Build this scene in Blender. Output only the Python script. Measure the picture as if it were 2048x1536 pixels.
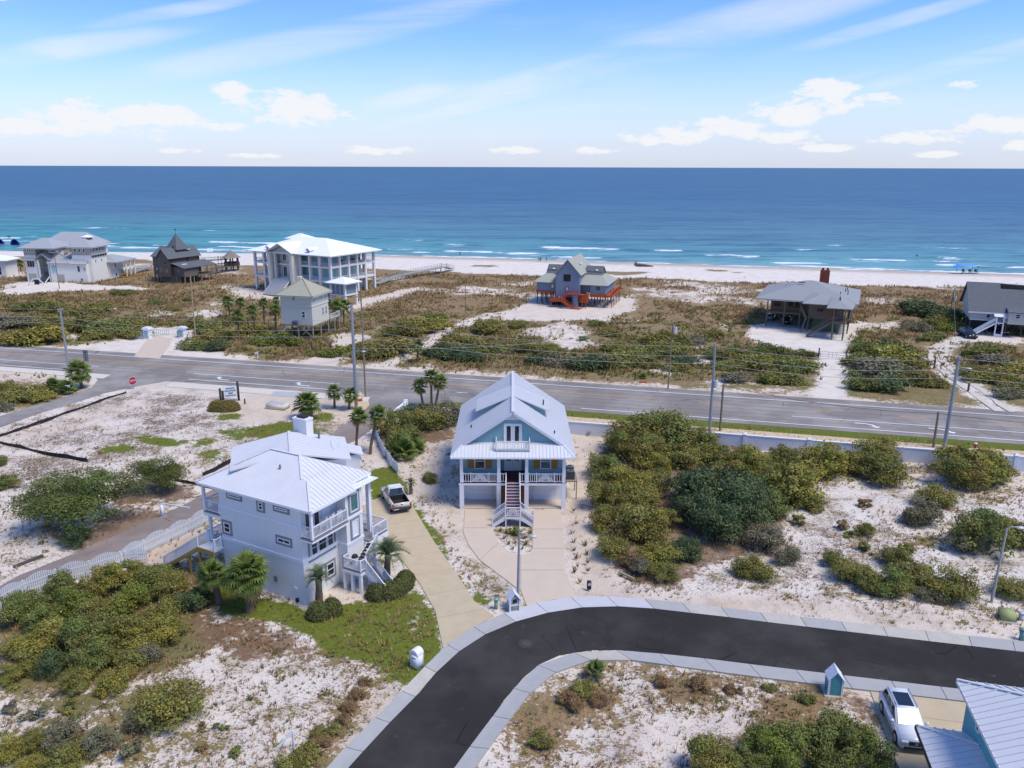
import bpy, math, random
import numpy as np
random.seed(7); rng = np.random.default_rng(7)
for o in list(bpy.data.objects): bpy.data.objects.remove(o)
SC = bpy.context.scene
COL = SC.collection
R = math.radians
# ------------------------------------------------------------------ camera
CAM_H, F_PX = 34.0, 1600.0
PIT, ROL = math.atan2(434, F_PX), math.atan2(6, 2048)
fwd = np.array([0, math.cos(PIT), -math.sin(PIT)]); rgt = np.array([1., 0, 0]); upv = np.cross(rgt, fwd)
RX = math.cos(ROL)*rgt + math.sin(ROL)*upv; UX = -math.sin(ROL)*rgt + math.cos(ROL)*upv
cam = bpy.data.cameras.new('camera'); cam_o = bpy.data.objects.new('camera', cam); COL.objects.link(cam_o)
from mathutils import Matrix, Vector
cam_o.matrix_world = Matrix(((RX[0], UX[0], -fwd[0], 0), (RX[1], UX[1], -fwd[1], 0), (RX[2], UX[2], -fwd[2], CAM_H), (0, 0, 0, 1)))
cam.sensor_width = 36; cam.lens = F_PX/2048*36; cam.clip_start = 1; cam.clip_end = 400000
SC.camera = cam_o
SC.render.engine = 'CYCLES'
SC.view_settings.view_transform = 'Standard'; SC.view_settings.look = 'None'
SC.cycles.max_bounces = 4; SC.cycles.diffuse_bounces = 2; SC.cycles.glossy_bounces = 2; SC.cycles.transmission_bounces = 2; SC.cycles.caustics_reflective = False; SC.cycles.caustics_refractive = False
SC.view_settings.exposure = 0.33; SC.view_settings.gamma = 1
# ------------------------------------------------------------------ sun and sky
SUN_AZ, SUN_EL = 116.0, 60.0          # azimuth to the right of the seaward direction (+Y)
sun = bpy.data.lights.new('sun', 'SUN'); sun.energy = 2.8; sun.angle = R(24); sun.color = (1.0, 0.92, 0.785)
sun_o = bpy.data.objects.new('sun', sun); COL.objects.link(sun_o)
sd = Vector((math.sin(R(SUN_AZ))*math.cos(R(SUN_EL)), math.cos(R(SUN_AZ))*math.cos(R(SUN_EL)), math.sin(R(SUN_EL))))
sun_o.rotation_euler = sd.to_track_quat('Z', 'Y').to_euler(); sun_o.location = (60, 60, 120)
W = bpy.data.worlds.new('World'); SC.world = W; W.use_nodes = True
W.cycles.sampling_method = 'MANUAL'; W.cycles.sample_map_resolution = 128

class NT:
    """small helper to write node trees"""
    def __init__(s, tree): s.t = tree; s.n = tree.nodes; s.l = tree.links
    def new(s, typ, **kw):
        nd = s.n.new(typ)
        for k, v in kw.items(): setattr(nd, k, v)
        return nd
    def put(s, nd, key, v):
        inp = nd.inputs[key]
        if isinstance(v, bpy.types.NodeSocket): s.l.new(v, inp)
        elif v is not None: inp.default_value = v
    def math(s, op, a, b=None, c=None, clamp=False):
        nd = s.new('ShaderNodeMath', operation=op); nd.use_clamp = clamp
        s.put(nd, 0, a)
        if b is not None: s.put(nd, 1, b)
        if c is not None: s.put(nd, 2, c)
        return nd.outputs[0]
    def mix(s, fac, a, b, blend='MIX'):
        nd = s.new('ShaderNodeMix', data_type='RGBA', blend_type=blend)
        s.put(nd, 0, fac)
        for k, v in ((6, a), (7, b)):
            if isinstance(v, tuple) and len(v) == 3: v = v + (1,)
            s.put(nd, k, v)
        return nd.outputs[2]
    def noise(s, vec, scale, detail=4, rough=.55, dist=0.):
        nd = s.new('ShaderNodeTexNoise'); s.put(nd, 'Vector', vec); nd.inputs['Scale'].default_value = scale
        nd.inputs['Detail'].default_value = detail; nd.inputs['Roughness'].default_value = rough; nd.inputs['Distortion'].default_value = dist
        return nd.outputs['Fac']
    def ss(s, x, a, b):
        nd = s.new('ShaderNodeMapRange', interpolation_type='SMOOTHSTEP'); s.put(nd, 0, x)
        nd.inputs[1].default_value = a; nd.inputs[2].default_value = b
        return nd.outputs[0]
    def mapv(s, vec, scale=(1, 1, 1), rot=(0, 0, 0), loc=(0, 0, 0)):
        nd = s.new('ShaderNodeMapping'); s.put(nd, 0, vec); nd.inputs[1].default_value = loc; nd.inputs[2].default_value = rot; nd.inputs[3].default_value = scale
        return nd.outputs[0]

def build_world():
    T = NT(W.node_tree)
    for nd in list(T.n): T.n.remove(nd)
    out = T.new('ShaderNodeOutputWorld')
    sky = T.new('ShaderNodeTexSky', sky_type='NISHITA'); sky.sun_disc = False
    sky.sun_elevation = R(SUN_EL); sky.sun_rotation = R(SUN_AZ)
    sky.altitude = 0; sky.air_density = 1.0; sky.dust_density = 0.25; sky.ozone_density = 2.6
    tc = T.new('ShaderNodeTexCoord'); sep = T.new('ShaderNodeSeparateXYZ'); T.l.new(tc.outputs['Generated'], sep.inputs[0])
    x, y, z = sep.outputs
    hyp = T.math('SQRT', T.math('ADD', T.math('MULTIPLY', x, x), T.math('MULTIPLY', y, y)))
    te = T.math('DIVIDE', z, T.math('MAXIMUM', hyp, .001))
    az = T.math('ARCTAN2', x, y)
    cmb = T.new('ShaderNodeCombineXYZ'); T.put(cmb, 0, az); T.put(cmb, 1, te)
    v = cmb.outputs[0]
    n1 = T.noise(T.mapv(v, (10, 24, 1)), 2.6, 9, .66)           # cumulus billows
    n2 = T.noise(T.mapv(v, (3.0, 6, 1), loc=(3.1, 0, 0)), 1.6, 3, .5)
    # fair weather cumulus: clusters listed as (azimuth, tan elevation, half width, half height)
    cl = []
    for (px, py, w, h) in ((40, 272, 90, 18), (230, 255, 140, 30), (350, 250, 75, 26), (590, 228, 95, 36), (490, 200, 55, 14), (640, 240, 70, 20), (460, 263, 50, 8),
                           (1330, 277, 95, 16), (1450, 255, 105, 22), (1560, 240, 75, 26), (1635, 208, 60, 34), (1550, 277, 85, 14), (1720, 218, 50, 16),
                           (1820, 277, 80, 16), (1985, 262, 75, 20), (1900, 195, 36, 9), (15, 76, 34, 12), (2040, 297, 35, 9),
                           (750, 303, 75, 9), (1030, 302, 60, 8), (1185, 303, 45, 7), (1650, 300, 45, 8), (365, 307, 40, 6), (520, 315, 60, 5), (1860, 310, 50, 6)):
        cl.append((math.atan((px-1024)/1658), (334-py)/1640, w/1640, h/1640))
    # further clusters of the same kind all round the horizon
    rr = random.Random(3)
    for k in range(6):
        a = rr.uniform(0.75, 5.5); cl.append((((a+math.pi) % (2*math.pi))-math.pi, rr.uniform(.025, .09), rr.uniform(.04, .12), rr.uniform(.01, .022)))
    mask = None
    for (a, t, w, h) in cl:
        vm = T.new('ShaderNodeVectorMath', operation='MULTIPLY_ADD'); T.put(vm, 0, v); vm.inputs[1].default_value = (1/w, 1/h, 0); vm.inputs[2].default_value = (-a/w, -t/h, 0)
        dt = T.new('ShaderNodeVectorMath', operation='DOT_PRODUCT'); T.put(dt, 0, vm.outputs[0]); T.put(dt, 1, vm.outputs[0])
        mask = dt.outputs['Value'] if mask is None else T.math('MINIMUM', mask, dt.outputs['Value'])
    mask = T.math('SUBTRACT', 1.0, mask)
    cum = T.math('ADD', T.math('MULTIPLY', mask, .55), T.math('MULTIPLY', T.math('SUBTRACT', n1, .5), 3.4))
    cum = T.ss(cum, -.06, .46)
    # cirrus veils, streaked along a slight diagonal
    n3 = T.noise(T.mapv(v, (1.1, 7.5, 1), rot=(0, 0, R(-16))), 2.0, 7, .6, .6)
    n4 = T.noise(T.mapv(v, (.9, 2.4, 1), rot=(0, 0, R(-14)), loc=(1.7, .4, 0)), 1.9, 3, .5)
    vr = T.mapv(v, (1, 1, 1), rot=(0, 0, R(-13))); sm = None; c13, s13 = math.cos(R(-13)), math.sin(R(-13))
    for (px, py, hl, hw_) in ((1250, 130, 420, 26), (1480, 75, 420, 40), (1000, 205, 260, 16), (1930, 155, 220, 16), (240, 20, 260, 30), (380, 72, 160, 14), (1620, 190, 150, 8), (820, 205, 110, 20), (640, 110, 420, 30), (1750, 90, 240, 14), (120, 150, 300, 22)):
        a, t = math.atan((px-1024)/1658), (334-py)/1640; u0, w0 = a*c13-t*s13, a*s13+t*c13; hl, hw_ = hl/1650, hw_/1640
        vm = T.new('ShaderNodeVectorMath', operation='MULTIPLY_ADD'); T.put(vm, 0, vr); vm.inputs[1].default_value = (1/hl, 1/hw_, 0); vm.inputs[2].default_value = (-u0/hl, -w0/hw_, 0)
        dt = T.new('ShaderNodeVectorMath', operation='DOT_PRODUCT'); T.put(dt, 0, vm.outputs[0]); T.put(dt, 1, vm.outputs[0]); sm = dt.outputs['Value'] if sm is None else T.math('MINIMUM', sm, dt.outputs['Value'])
    cir = T.math('ADD', T.math('MULTIPLY', T.ss(sm, 1.3, .0), T.ss(n3, .30, .66)), T.math('MULTIPLY', T.math('MULTIPLY', T.ss(n3, .42, .70), T.ss(n4, .44, .60)), .55), clamp=True)
    haze = T.math('MULTIPLY', T.ss(te, .15, -.02), .72)
    bg1 = T.new('ShaderNodeBackground'); bg1.inputs[1].default_value = .15
    T.put(bg1, 0, T.mix(1.0, sky.outputs[0], T.mix(T.ss(te, .01, .20), (.86, .88, 1.14), (.47, .68, 1.10)), 'MULTIPLY'))
    bg2 = T.new('ShaderNodeBackground'); bg2.inputs[0].default_value = (.95, .965, 1, 1); bg2.inputs[1].default_value = .76
    fac = T.math('MAXIMUM', T.math('MULTIPLY', cum, .96), T.math('MULTIPLY', cir, .52))
    fac = T.math('MAXIMUM', fac, haze)
    bg3 = T.new('ShaderNodeBackground'); bg3.inputs[0].default_value = (.64, .755, 1, 1); bg3.inputs[1].default_value = .66
    ms0 = T.new('ShaderNodeMixShader'); T.put(ms0, 0, haze); T.l.new(bg1.outputs[0], ms0.inputs[1]); T.l.new(bg3.outputs[0], ms0.inputs[2])
    fac = T.math('MAXIMUM', T.math('MULTIPLY', cum, .96), T.math('MULTIPLY', cir, .52))
    ms = T.new('ShaderNodeMixShader'); T.put(ms, 0, fac); T.l.new(ms0.outputs[0], ms.inputs[1]); T.l.new(bg2.outputs[0], ms.inputs[2])
    T.l.new(ms.outputs[0], out.inputs[0])
build_world()

# ------------------------------------------------------------------ places: pixel of the photograph -> point of the flat ground
def ray(x, y): return fwd + RX*(x-1024)/F_PX - UX*(y-768)/F_PX
def G(x, y, z=0.):
    d = ray(x, y); t = (z-CAM_H)/d[2]; return np.array([0, 0, CAM_H]) + d*t
def GP(pts, z=0.): return [tuple(G(a, b, z)[:2]) for a, b in pts]
def upz(bx, by, tx, ty):
    g = G(bx, by); d = ray(tx, ty); return float(CAM_H + d[2]*g[1]/d[1])
def pxm(x, y):
    g = G(x, y); return F_PX/float((g-np.array([0, 0, CAM_H]))@fwd)
TC = math.atan(-.247); CE = np.array([math.cos(TC), math.sin(TC)]); CN = np.array([-math.sin(TC), math.cos(TC)])
def coast(s, icpt, off=0.):
    """point on the line Y = icpt - .247 X (parallel to the shore), s metres along it from X=0"""
    p = np.array([0, icpt]) + CE*s + CN*off; return (float(p[0]), float(p[1]))

# ------------------------------------------------------------------ materials
MATS = {}
def M(name, col, rough=.7, var=.12, scale=2.0, bump=0., bscale=30., metal=0., spec=.4, trans=0., vcol=False, streak=None):
    if name in MATS: return MATS[name]
    m = bpy.data.materials.new(name); m.use_nodes = True; MATS[name] = m
    T = NT(m.node_tree); bs = T.n['Principled BSDF']
    bs.inputs['Roughness'].default_value = rough; bs.inputs['Metallic'].default_value = metal
    bs.inputs['Specular IOR Level'].default_value = spec
    geo = T.new('ShaderNodeNewGeometry'); P = geo.outputs['Position']
    n = T.noise(T.mapv(P, streak) if streak else P, scale, 5, .6)
    dark = tuple(c*(1-var) for c in col); lite = tuple(min(1, c*(1+var)) for c in col)
    c = T.mix(n, dark, lite)
    if vcol:
        a = T.new('ShaderNodeAttribute', attribute_name='tint'); c = T.mix(1.0, c, a.outputs['Color'], 'MULTIPLY')
    T.put(bs, 'Base Color', c)
    if bump:
        b = T.new('ShaderNodeBump'); b.inputs['Strength'].default_value = bump; b.inputs['Distance'].default_value = .03
        T.put(b, 'Height', T.noise(P, bscale, 4, .6)); T.l.new(b.outputs[0], bs.inputs['Normal'])
    if trans:
        tr = T.new('ShaderNodeBsdfTranslucent'); T.put(tr, 'Color', c); mx = T.new('ShaderNodeMixShader'); mx.inputs[0].default_value = trans
        T.l.new(bs.outputs[0], mx.inputs[1]); T.l.new(tr.outputs[0], mx.inputs[2])
        T.l.new(mx.outputs[0], T.n['Material Output'].inputs[0])
    return m
def glassy(name, col=(.03, .05, .06), rough=.06):
    m = M(name, col, rough, .3, .8, spec=.9); return m

# ------------------------------------------------------------------ mesh builder
class MB:
    def __init__(s): s.v = []; s.f = []
    def add(s, vs, fs):
        b = len(s.v); s.v += [tuple(map(float, q)) for q in vs]; s.f += [tuple(b+i for i in q) for q in fs]; return s
    def box(s, x0, x1, y0, y1, z0, z1):
        return s.add([(x0, y0, z0), (x1, y0, z0), (x1, y1, z0), (x0, y1, z0), (x0, y0, z1), (x1, y0, z1), (x1, y1, z1), (x0, y1, z1)],
                     [(0, 3, 2, 1), (4, 5, 6, 7), (0, 1, 5, 4), (1, 2, 6, 5), (2, 3, 7, 6), (3, 0, 4, 7)])
    def beam(s, p, q, w, h):
        p, q = np.array(p, float), np.array(q, float); d = q-p; L = np.linalg.norm(d); d = d/max(L, 1e-6)
        a = np.cross(d, (0, 0, 1)); 
        if np.linalg.norm(a) < 1e-4: a = np.array([1., 0, 0])
        a = a/np.linalg.norm(a); b = np.cross(a, d)
        vs = [e + a*sx*w/2 + b*sz*h/2 for e in (p, q) for sx, sz in ((-1, -1), (1, -1), (1, 1), (-1, 1))]
        return s.add(vs, [(0, 1, 2, 3), (7, 6, 5, 4), (0, 4, 5, 1), (1, 5, 6, 2), (2, 6, 7, 3), (3, 7, 4, 0)])
    def cyl(s, p, q, r0, r1=None, n=8, caps=True):
        r1 = r0 if r1 is None else r1
        p, q = np.array(p, float), np.array(q, float); d = q-p; d = d/max(np.linalg.norm(d), 1e-6)
        a = np.cross(d, (0, 0, 1) if abs(d[2]) < .9 else (1, 0, 0)); a /= np.linalg.norm(a); b = np.cross(d, a)
        vs = [e + r*(a*math.cos(t)+b*math.sin(t)) for e, r in ((p, r0), (q, r1)) for t in [2*math.pi*k/n for k in range(n)]]
        fs = [(k, (k+1) % n, n+(k+1) % n, n+k) for k in range(n)]
        if caps: fs += [tuple(range(n))[::-1], tuple(range(n, 2*n))]
        return s.add(vs, fs)
    def tube(s, pts, r, n=5):
        pts = [np.array(p, float) for p in pts]
        rs = r if isinstance(r, (list, tuple)) else [r]*len(pts)
        rings = []
        for i, p in enumerate(pts):
            d = pts[min(i+1, len(pts)-1)] - pts[max(i-1, 0)]; d = d/max(np.linalg.norm(d), 1e-6)
            a = np.cross(d, (0, 0, 1) if abs(d[2]) < .95 else (1, 0, 0)); a /= np.linalg.norm(a); b = np.cross(d, a)
            rings += [p + rs[i]*(a*math.cos(2*math.pi*k/n)+b*math.sin(2*math.pi*k/n)) for k in range(n)]
        fs = [(i*n+k, i*n+(k+1) % n, (i+1)*n+(k+1) % n, (i+1)*n+k) for i in range(len(pts)-1) for k in range(n)]
        fs += [tuple(range(n))[::-1], tuple(range((len(pts)-1)*n, len(pts)*n))]
        return s.add(rings, fs)
    def prism(s, poly, z0, z1):
        n = len(poly); A = sum(poly[i][0]*poly[(i+1) % n][1]-poly[(i+1) % n][0]*poly[i][1] for i in range(n))
        if A < 0: poly = poly[::-1]
        return s.add([(x, y, z0) for x, y in poly] + [(x, y, z1) for x, y in poly],
                     [tuple(range(n))[::-1], tuple(range(n, 2*n))] + [(i, (i+1) % n, n+(i+1) % n, n+i) for i in range(n)])
    def slab(s, pts, t):
        """planar polygon pts (top side), thickened downwards along its normal"""
        P = [np.array(p, float) for p in pts]; n = sum(np.cross(P[i], P[(i+1) % len(P)]) for i in range(len(P))); n = n/np.linalg.norm(n)
        if n[2] < 0 or (abs(n[2]) < 1e-6 and t < 0): P = P[::-1]; n = -n
        k = len(P); return s.add(P + [p-n*t for p in P], [tuple(range(k)), tuple(range(k, 2*k))[::-1]] + [(i, k+i, k+(i+1) % k, (i+1) % k) for i in range(k)])
    def ball(s, c, r, seg=10, rings=6):
        rx, ry, rz = r if isinstance(r, (tuple, list)) else (r, r, r); vs = [(c[0], c[1], c[2]-rz)]
        for i in range(1, rings):
            t = math.pi*i/rings
            for k in range(seg):
                a = 2*math.pi*k/seg; vs.append((c[0]+rx*math.sin(t)*math.cos(a), c[1]+ry*math.sin(t)*math.sin(a), c[2]-rz*math.cos(t)))
        vs.append((c[0], c[1], c[2]+rz)); fs = []
        for k in range(seg): fs.append((0, 1+(k+1) % seg, 1+k))
        for i in range(rings-2):
            for k in range(seg): fs.append((1+i*seg+k, 1+i*seg+(k+1) % seg, 1+(i+1)*seg+(k+1) % seg, 1+(i+1)*seg+k))
        b = 1+(rings-2)*seg
        for k in range(seg): fs.append((b+k, b+(k+1) % seg, b+seg))
        return s.add(vs, fs)
    def mesh(s, name):
        me = bpy.data.meshes.new(name); me.from_pydata(s.v, [], s.f); me.update(); return me
    def build(s, name, mat, parent=None, smooth=False):
        me = s.mesh(name); me.materials.append(mat if not isinstance(mat, str) else MATS[mat])
        if smooth: me.polygons.foreach_set('use_smooth', [True]*len(me.polygons))
        return link(name, me, parent)
def link(name, me, parent=None):
    o = bpy.data.objects.new(name, me); COL.objects.link(o)
    if parent is not None: o.parent = parent
    return o
def tag(o, label=None, cat=None, group=None, kind=None):
    if label: o['label'] = label
    if cat: o['category'] = cat
    if group: o['group'] = group
    if kind: o['kind'] = kind
    return o
def thing(name, label, cat, loc=(0, 0, 0), deg=0., group=None, kind=None):
    o = bpy.data.objects.new(name, None); COL.objects.link(o); o.location = tuple(map(float, loc)); o.rotation_euler = (0, 0, R(deg))
    o.empty_display_size = .3
    return tag(o, label, cat, group, kind)
def copy_tree(o, parent=None):
    c = o.copy(); COL.objects.link(c); c.parent = parent
    for ch in list(o.children): copy_tree(ch, c)
    return c
def clip(poly, n, d):
    """2-D polygon clipped to n.p <= d"""
    out = []
    for i in range(len(poly)):
        a, b = poly[i], poly[(i+1) % len(poly)]; da = n[0]*a[0]+n[1]*a[1]-d; db = n[0]*b[0]+n[1]*b[1]-d
        if da <= 0: out.append(a)
        if (da < 0 < db) or (db < 0 < da):
            t = da/(da-db); out.append((a[0]+(b[0]-a[0])*t, a[1]+(b[1]-a[1])*t))
    return out
def pin(X, Y, poly):
    ins = np.zeros(X.shape, bool); n = len(poly)
    for i in range(n):
        x0, y0 = poly[i]; x1, y1 = poly[(i+1) % n]
        c = (y0 > Y) != (y1 > Y)
        with np.errstate(divide='ignore', invalid='ignore'):
            xi = (x1-x0)*(Y-y0)/((y1-y0) if y1 != y0 else 1e-9)+x0
        ins ^= c & (X < xi)
    return ins
# ------------------------------------------------------------------ numpy noise
_lat = rng.random((256, 256))
def vnoise(x, y):
    xi = np.floor(x).astype(int); yi = np.floor(y).astype(int); fx = x-xi; fy = y-yi
    fx = fx*fx*(3-2*fx); fy = fy*fy*(3-2*fy)
    g = lambda a, b: _lat[a & 255, b & 255]
    return (g(xi, yi)*(1-fx)+g(xi+1, yi)*fx)*(1-fy)+(g(xi, yi+1)*(1-fx)+g(xi+1, yi+1)*fx)*fy
def fbm(x, y, o=4):
    s = 0; a = .5; t = 0
    for k in range(o): s = s+a*vnoise(x*2**k+17*k, y*2**k+31*k); t += a; a *= .5
    return s/t
# ------------------------------------------------------------------ ground sheet with cover masks
NR, NC = 560, 640
tt = np.linspace(0, 1, NR)
rowsY = 8 + 322*(.42*tt + .58*tt**2)
colsS = np.linspace(-1, 1, NC)
GY = np.repeat(rowsY[:, None], NC, 1); GX = colsS[None, :]*(GY+70)*1.0
YI = GY + .247*GX                         # distance measured across the shore-parallel strips
veg = np.full(GX.shape, .44); lawn = np.zeros(GX.shape); lit = np.zeros(GX.shape); tan_ = np.full(GX.shape, .15)
spk = np.full(GX.shape, .45); olv = np.full(GX.shape, .35); nat = np.ones(GX.shape); wet = np.zeros(GX.shape)
far = YI > 129
veg[far] = 1.02; olv[far] = .32; spk[far] = .2; tan_[far] = .25
CH = dict(veg=veg, lawn=lawn, lit=lit, tan=tan_, spk=spk, olv=olv, nat=nat)
def paint(m, **kw):
    for k, v in kw.items(): CH[k][m] = v
WXn = (fbm(GX/6, GY/6, 4)-.5)*7 + (fbm(GX/1.6+9, GY/1.6, 3)-.5)*2.2; WYn = (fbm(GX/6+70, GY/6+20, 4)-.5)*9 + (fbm(GX/1.6+33, GY/1.6, 3)-.5)*2.2
WA = np.clip((GY-20)/110, .25, 1.3)
def RP(pts, warp=1., **kw): paint(pin(GX+WXn*WA*warp, GY+WYn*WA*warp, GP(pts)), **kw)
def RE(px, py, rx, ry, **kw):
    """elliptic patch given where it lies in the photograph"""
    pts = [(px+rx*math.cos(a), py+ry*math.sin(a)) for a in np.linspace(0, 2*math.pi, 20)[:-1]]; RP(pts, **kw)
def strip(pl, w, **kw):
    P = [np.array(p) for p in pl]
    D = np.full(GX.shape, 1e9)
    for a, b in zip(P[:-1], P[1:]):
        d = b-a; L2 = d@d; t = np.clip(((GX-a[0])*d[0]+(GY-a[1])*d[1])/L2, 0, 1); D = np.minimum(D, np.hypot(GX-a[0]-t*d[0], GY-a[1]-t*d[1]))
    paint(D < w, **kw)
# beach and dunes
dl = fbm(GX/22, GY/22, 3)
edge = 264 + 16*(dl-.5)
paint(YI > edge, veg=.0, tan=.0, spk=.04, olv=.2)
paint((YI > edge+6) & (YI < edge+26) & (fbm(GX/9+50, GY/5, 3) > .66), veg=.55, olv=.1)
paint((YI > 236) & (YI < edge) & (fbm(GX/12+9, GY/12, 3) > .60), veg=.45)
for (x, y, a, b) in ((1760, 574, 95, 4), (1960, 575, 85, 4), (1430, 541, 22, 3), (1480, 545, 16, 2), (1180, 541, 40, 2.5), (950, 533, 40, 2), (1250, 547, 50, 3)): RE(x, y, a, b, veg=1.3, olv=.1)
wet[:] = np.clip((YI-299)/10, 0, 1)
# dune land across the highway: rust brown grass towards the sea, olive scrub towards the road
q = np.clip((YI-150)/90, 0, 1); m = far & (YI <= edge)
olv[m] = (.46-.40*q)[m]
for (x, y, a, b, v) in ((1120, 668, 75, 24, .12), (1150, 690, 45, 14, .12), (1320, 738, 45, 16, .15), (1395, 690, 45, 12, .3), (1450, 655, 60, 12, .45), (1420, 600, 90, 10, .35),
                        (1330, 590, 110, 8, .35), (1500, 605, 80, 8, .45), (1290, 690, 35, 9, .4), (1420, 720, 40, 12, .25), (1460, 760, 50, 9, .3), (960, 584, 90, 10, .3), (1050, 590, 40, 8, .25),
                        (860, 582, 60, 9, .35), (215, 618, 60, 8, .35), (330, 628, 40, 8, .3), (420, 625, 40, 10, .12), (85, 646, 35, 6, .15), (180, 672, 45, 9, .12), (130, 668, 30, 7, .2), (440, 606, 60, 6, .3),
                        (760, 655, 30, 7, .3), (700, 710, 60, 8, .35), (850, 735, 55, 14, .3), (1560, 770, 60, 8, .35), (1760, 600, 50, 8, .35), (1790, 650, 45, 14, .35), (1930, 760, 60, 12, .4), (1990, 790, 45, 8, .3),
                        (1960, 730, 60, 10, .45), (1640, 590, 0.1, .1, 1), (460, 575, 60, 6, .4), (500, 592, 40, 8, .25), (350, 580, 40, 6, .5), (1250, 640, 70, 10, .45), (1740, 655, 30, 18, .4)):
    RE(x, y, a*.9, b*.85, veg=v+.12, tan=.25, spk=.5)
for (x, y, a, b) in ((800, 600, 120, 22), (900, 610, 60, 20), (700, 575, 30, 10), (560, 560, 90, 20)): RE(x, y, a, b, veg=.88, olv=.12)
for (x, y, a, b) in ((900, 745, 70, 8), (1230, 765, 150, 6), (1480, 785, 110, 7), (560, 722, 110, 5), (60, 684, 70, 6), (820, 668, 40, 14)): RE(x, y, a, b, veg=.9, lit=.5, olv=.05)
# open sand and drives across the highway
paint((YI > 129) & (YI < 131.2+2.4*fbm(GX/8, GY/8, 2)), veg=.50, tan=.5, spk=.4, lit=.15)
RP([(60, 703), (160, 692), (270, 668), (300, 660), (380, 655), (395, 690), (520, 722), (470, 728), (260, 712)], veg=.03, tan=.12, spk=.1, nat=.2)
RP([(300, 668), (365, 668), (420, 640), (455, 615), (440, 612), (390, 640), (330, 655)], veg=.12, tan=.35, spk=.2)
RP([(585, 731), (660, 697), (650, 680), (625, 676), (660, 668), (725, 668), (740, 680), (700, 690), (650, 735)], veg=.03, tan=.45, spk=.1, nat=.15)
strip([G(735, 744)[:2], G(790, 722)[:2], G(850, 692)[:2], G(905, 655)[:2], G(985, 628)[:2], G(1060, 618)[:2]], 1.9, veg=.14, tan=.3, spk=.25, nat=.2)
RP([(1010, 625), (1075, 592), (1190, 590), (1275, 598), (1270, 620), (1200, 640), (1090, 642), (1000, 640)], warp=.15, veg=.03, tan=.35, spk=.12, nat=.1)
RP([(1490, 672), (1510, 650), (1560, 640), (1690, 650), (1735, 640), (1700, 690), (1696, 800), (1628, 796), (1636, 722), (1600, 700), (1520, 690)], warp=.15, veg=.02, tan=.05, spk=.1, nat=.1)
trk = [G(2010, 823)[:2], G(1960, 790)[:2], G(1905, 750)[:2], G(1873, 718)[:2], G(1885, 695)[:2], G(1935, 674)[:2]]
strip(trk, 2.3, veg=.08, tan=.1, spk=.2, nat=.15); strip(trk, .55, veg=.8, olv=.5, nat=.15)
RP([(1925, 675), (1950, 660), (2048, 664), (2048, 690), (1960, 685)], warp=.15, veg=.03, tan=.2, spk=.1, nat=.1)
RP([(690, 612), (760, 590), (830, 572), (840, 580), (780, 596), (690, 630)], warp=.15, veg=.03, tan=.45, spk=.1, nat=.1)
RP([(455, 590), (490, 570), (560, 585), (640, 600), (600, 620), (560, 604), (480, 600)], veg=.2, tan=.4, spk=.2, nat=.3)
RP([(0, 590), (0, 568), (60, 562), (140, 566), (300, 575), (300, 580), (150, 580), (50, 588)], warp=.15, veg=.02, tan=.1, spk=.05, nat=.1)
RE(12, 572, 30, 4, veg=.4, olv=.3); RP([(0, 548), (56, 540), (56, 552), (0, 556)], veg=.05, tan=.1)
# near side of the highway
paint((YI > 105) & (YI < 129), veg=.2, tan=.5, nat=.0, spk=.25)
paint((YI > 109.9) & (YI < 114) & (GX > -14), lawn=.9, veg=.2, nat=0)
paint((YI > 104.5) & (YI < 107.2) & (GX > 45), lawn=.75, veg=.3, nat=0)
paint((YI > 96) & (YI < 104) & (GX > 12), veg=.42, tan=.35)
RP([(0, 742), (140, 742), (150, 752), (0, 742)], veg=.6, olv=.3)
RP([(0, 756), (160, 770), (170, 780), (60, 812), (0, 830)], veg=.75, lit=.3, olv=.35)
RP([(0, 858), (90, 828), (210, 790), (285, 772), (380, 784), (480, 792), (560, 790), (690, 800), (735, 812), (735, 850), (660, 868), (560, 905), (420, 905), (180, 925), (0, 915)], veg=.14, tan=.22, spk=.95, nat=.6)
RP([(0, 870), (240, 800), (300, 800), (120, 870), (0, 905)], veg=.2, tan=.5, spk=.6)
RP([(470, 792), (560, 785), (735, 800), (735, 835), (650, 850), (480, 850), (440, 820)], veg=.05, tan=.62, spk=.2)
for (x, y, a, b, v) in ((590, 868, 70, 17, .85), (480, 868, 55, 10, .55), (455, 830, 30, 9, .8), (640, 840, 25, 10, .7), (400, 885, 45, 9, .55), (235, 900, 40, 7, .75), (310, 882, 45, 8, .75), (430, 905, 60, 8, .5)): RE(x, y, a, b, lawn=v, veg=.3)
RE(190, 905, 120, 10, lit=.35, veg=.4); RP([(640, 838), (735, 838), (700, 870), (640, 900)], veg=.4, tan=.6, lawn=.25)
RP([(0, 915), (180, 925), (120, 960), (40, 1050), (0, 1090)], veg=.28, tan=.15, spk=.95)
RP([(0, 1080), (60, 1040), (150, 1070), (200, 1090), (60, 1150), (0, 1172)], veg=.4, tan=.2, spk=.9, lit=.2)
for (x, y, a, b) in ((255, 1050, 95, 38), (310, 985, 90, 22), (195, 1080, 70, 20)): RE(x, y, a, b, lit=.85, veg=.35)
RE(330, 975, 60, 12, lawn=.3); RP([(395, 935), (420, 910), (470, 920), (430, 975)], veg=.3, spk=.8)
RP([(240, 1112), (380, 1060), (410, 1085), (340, 1120), (260, 1130)], veg=.12, tan=.85, spk=.3)
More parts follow.
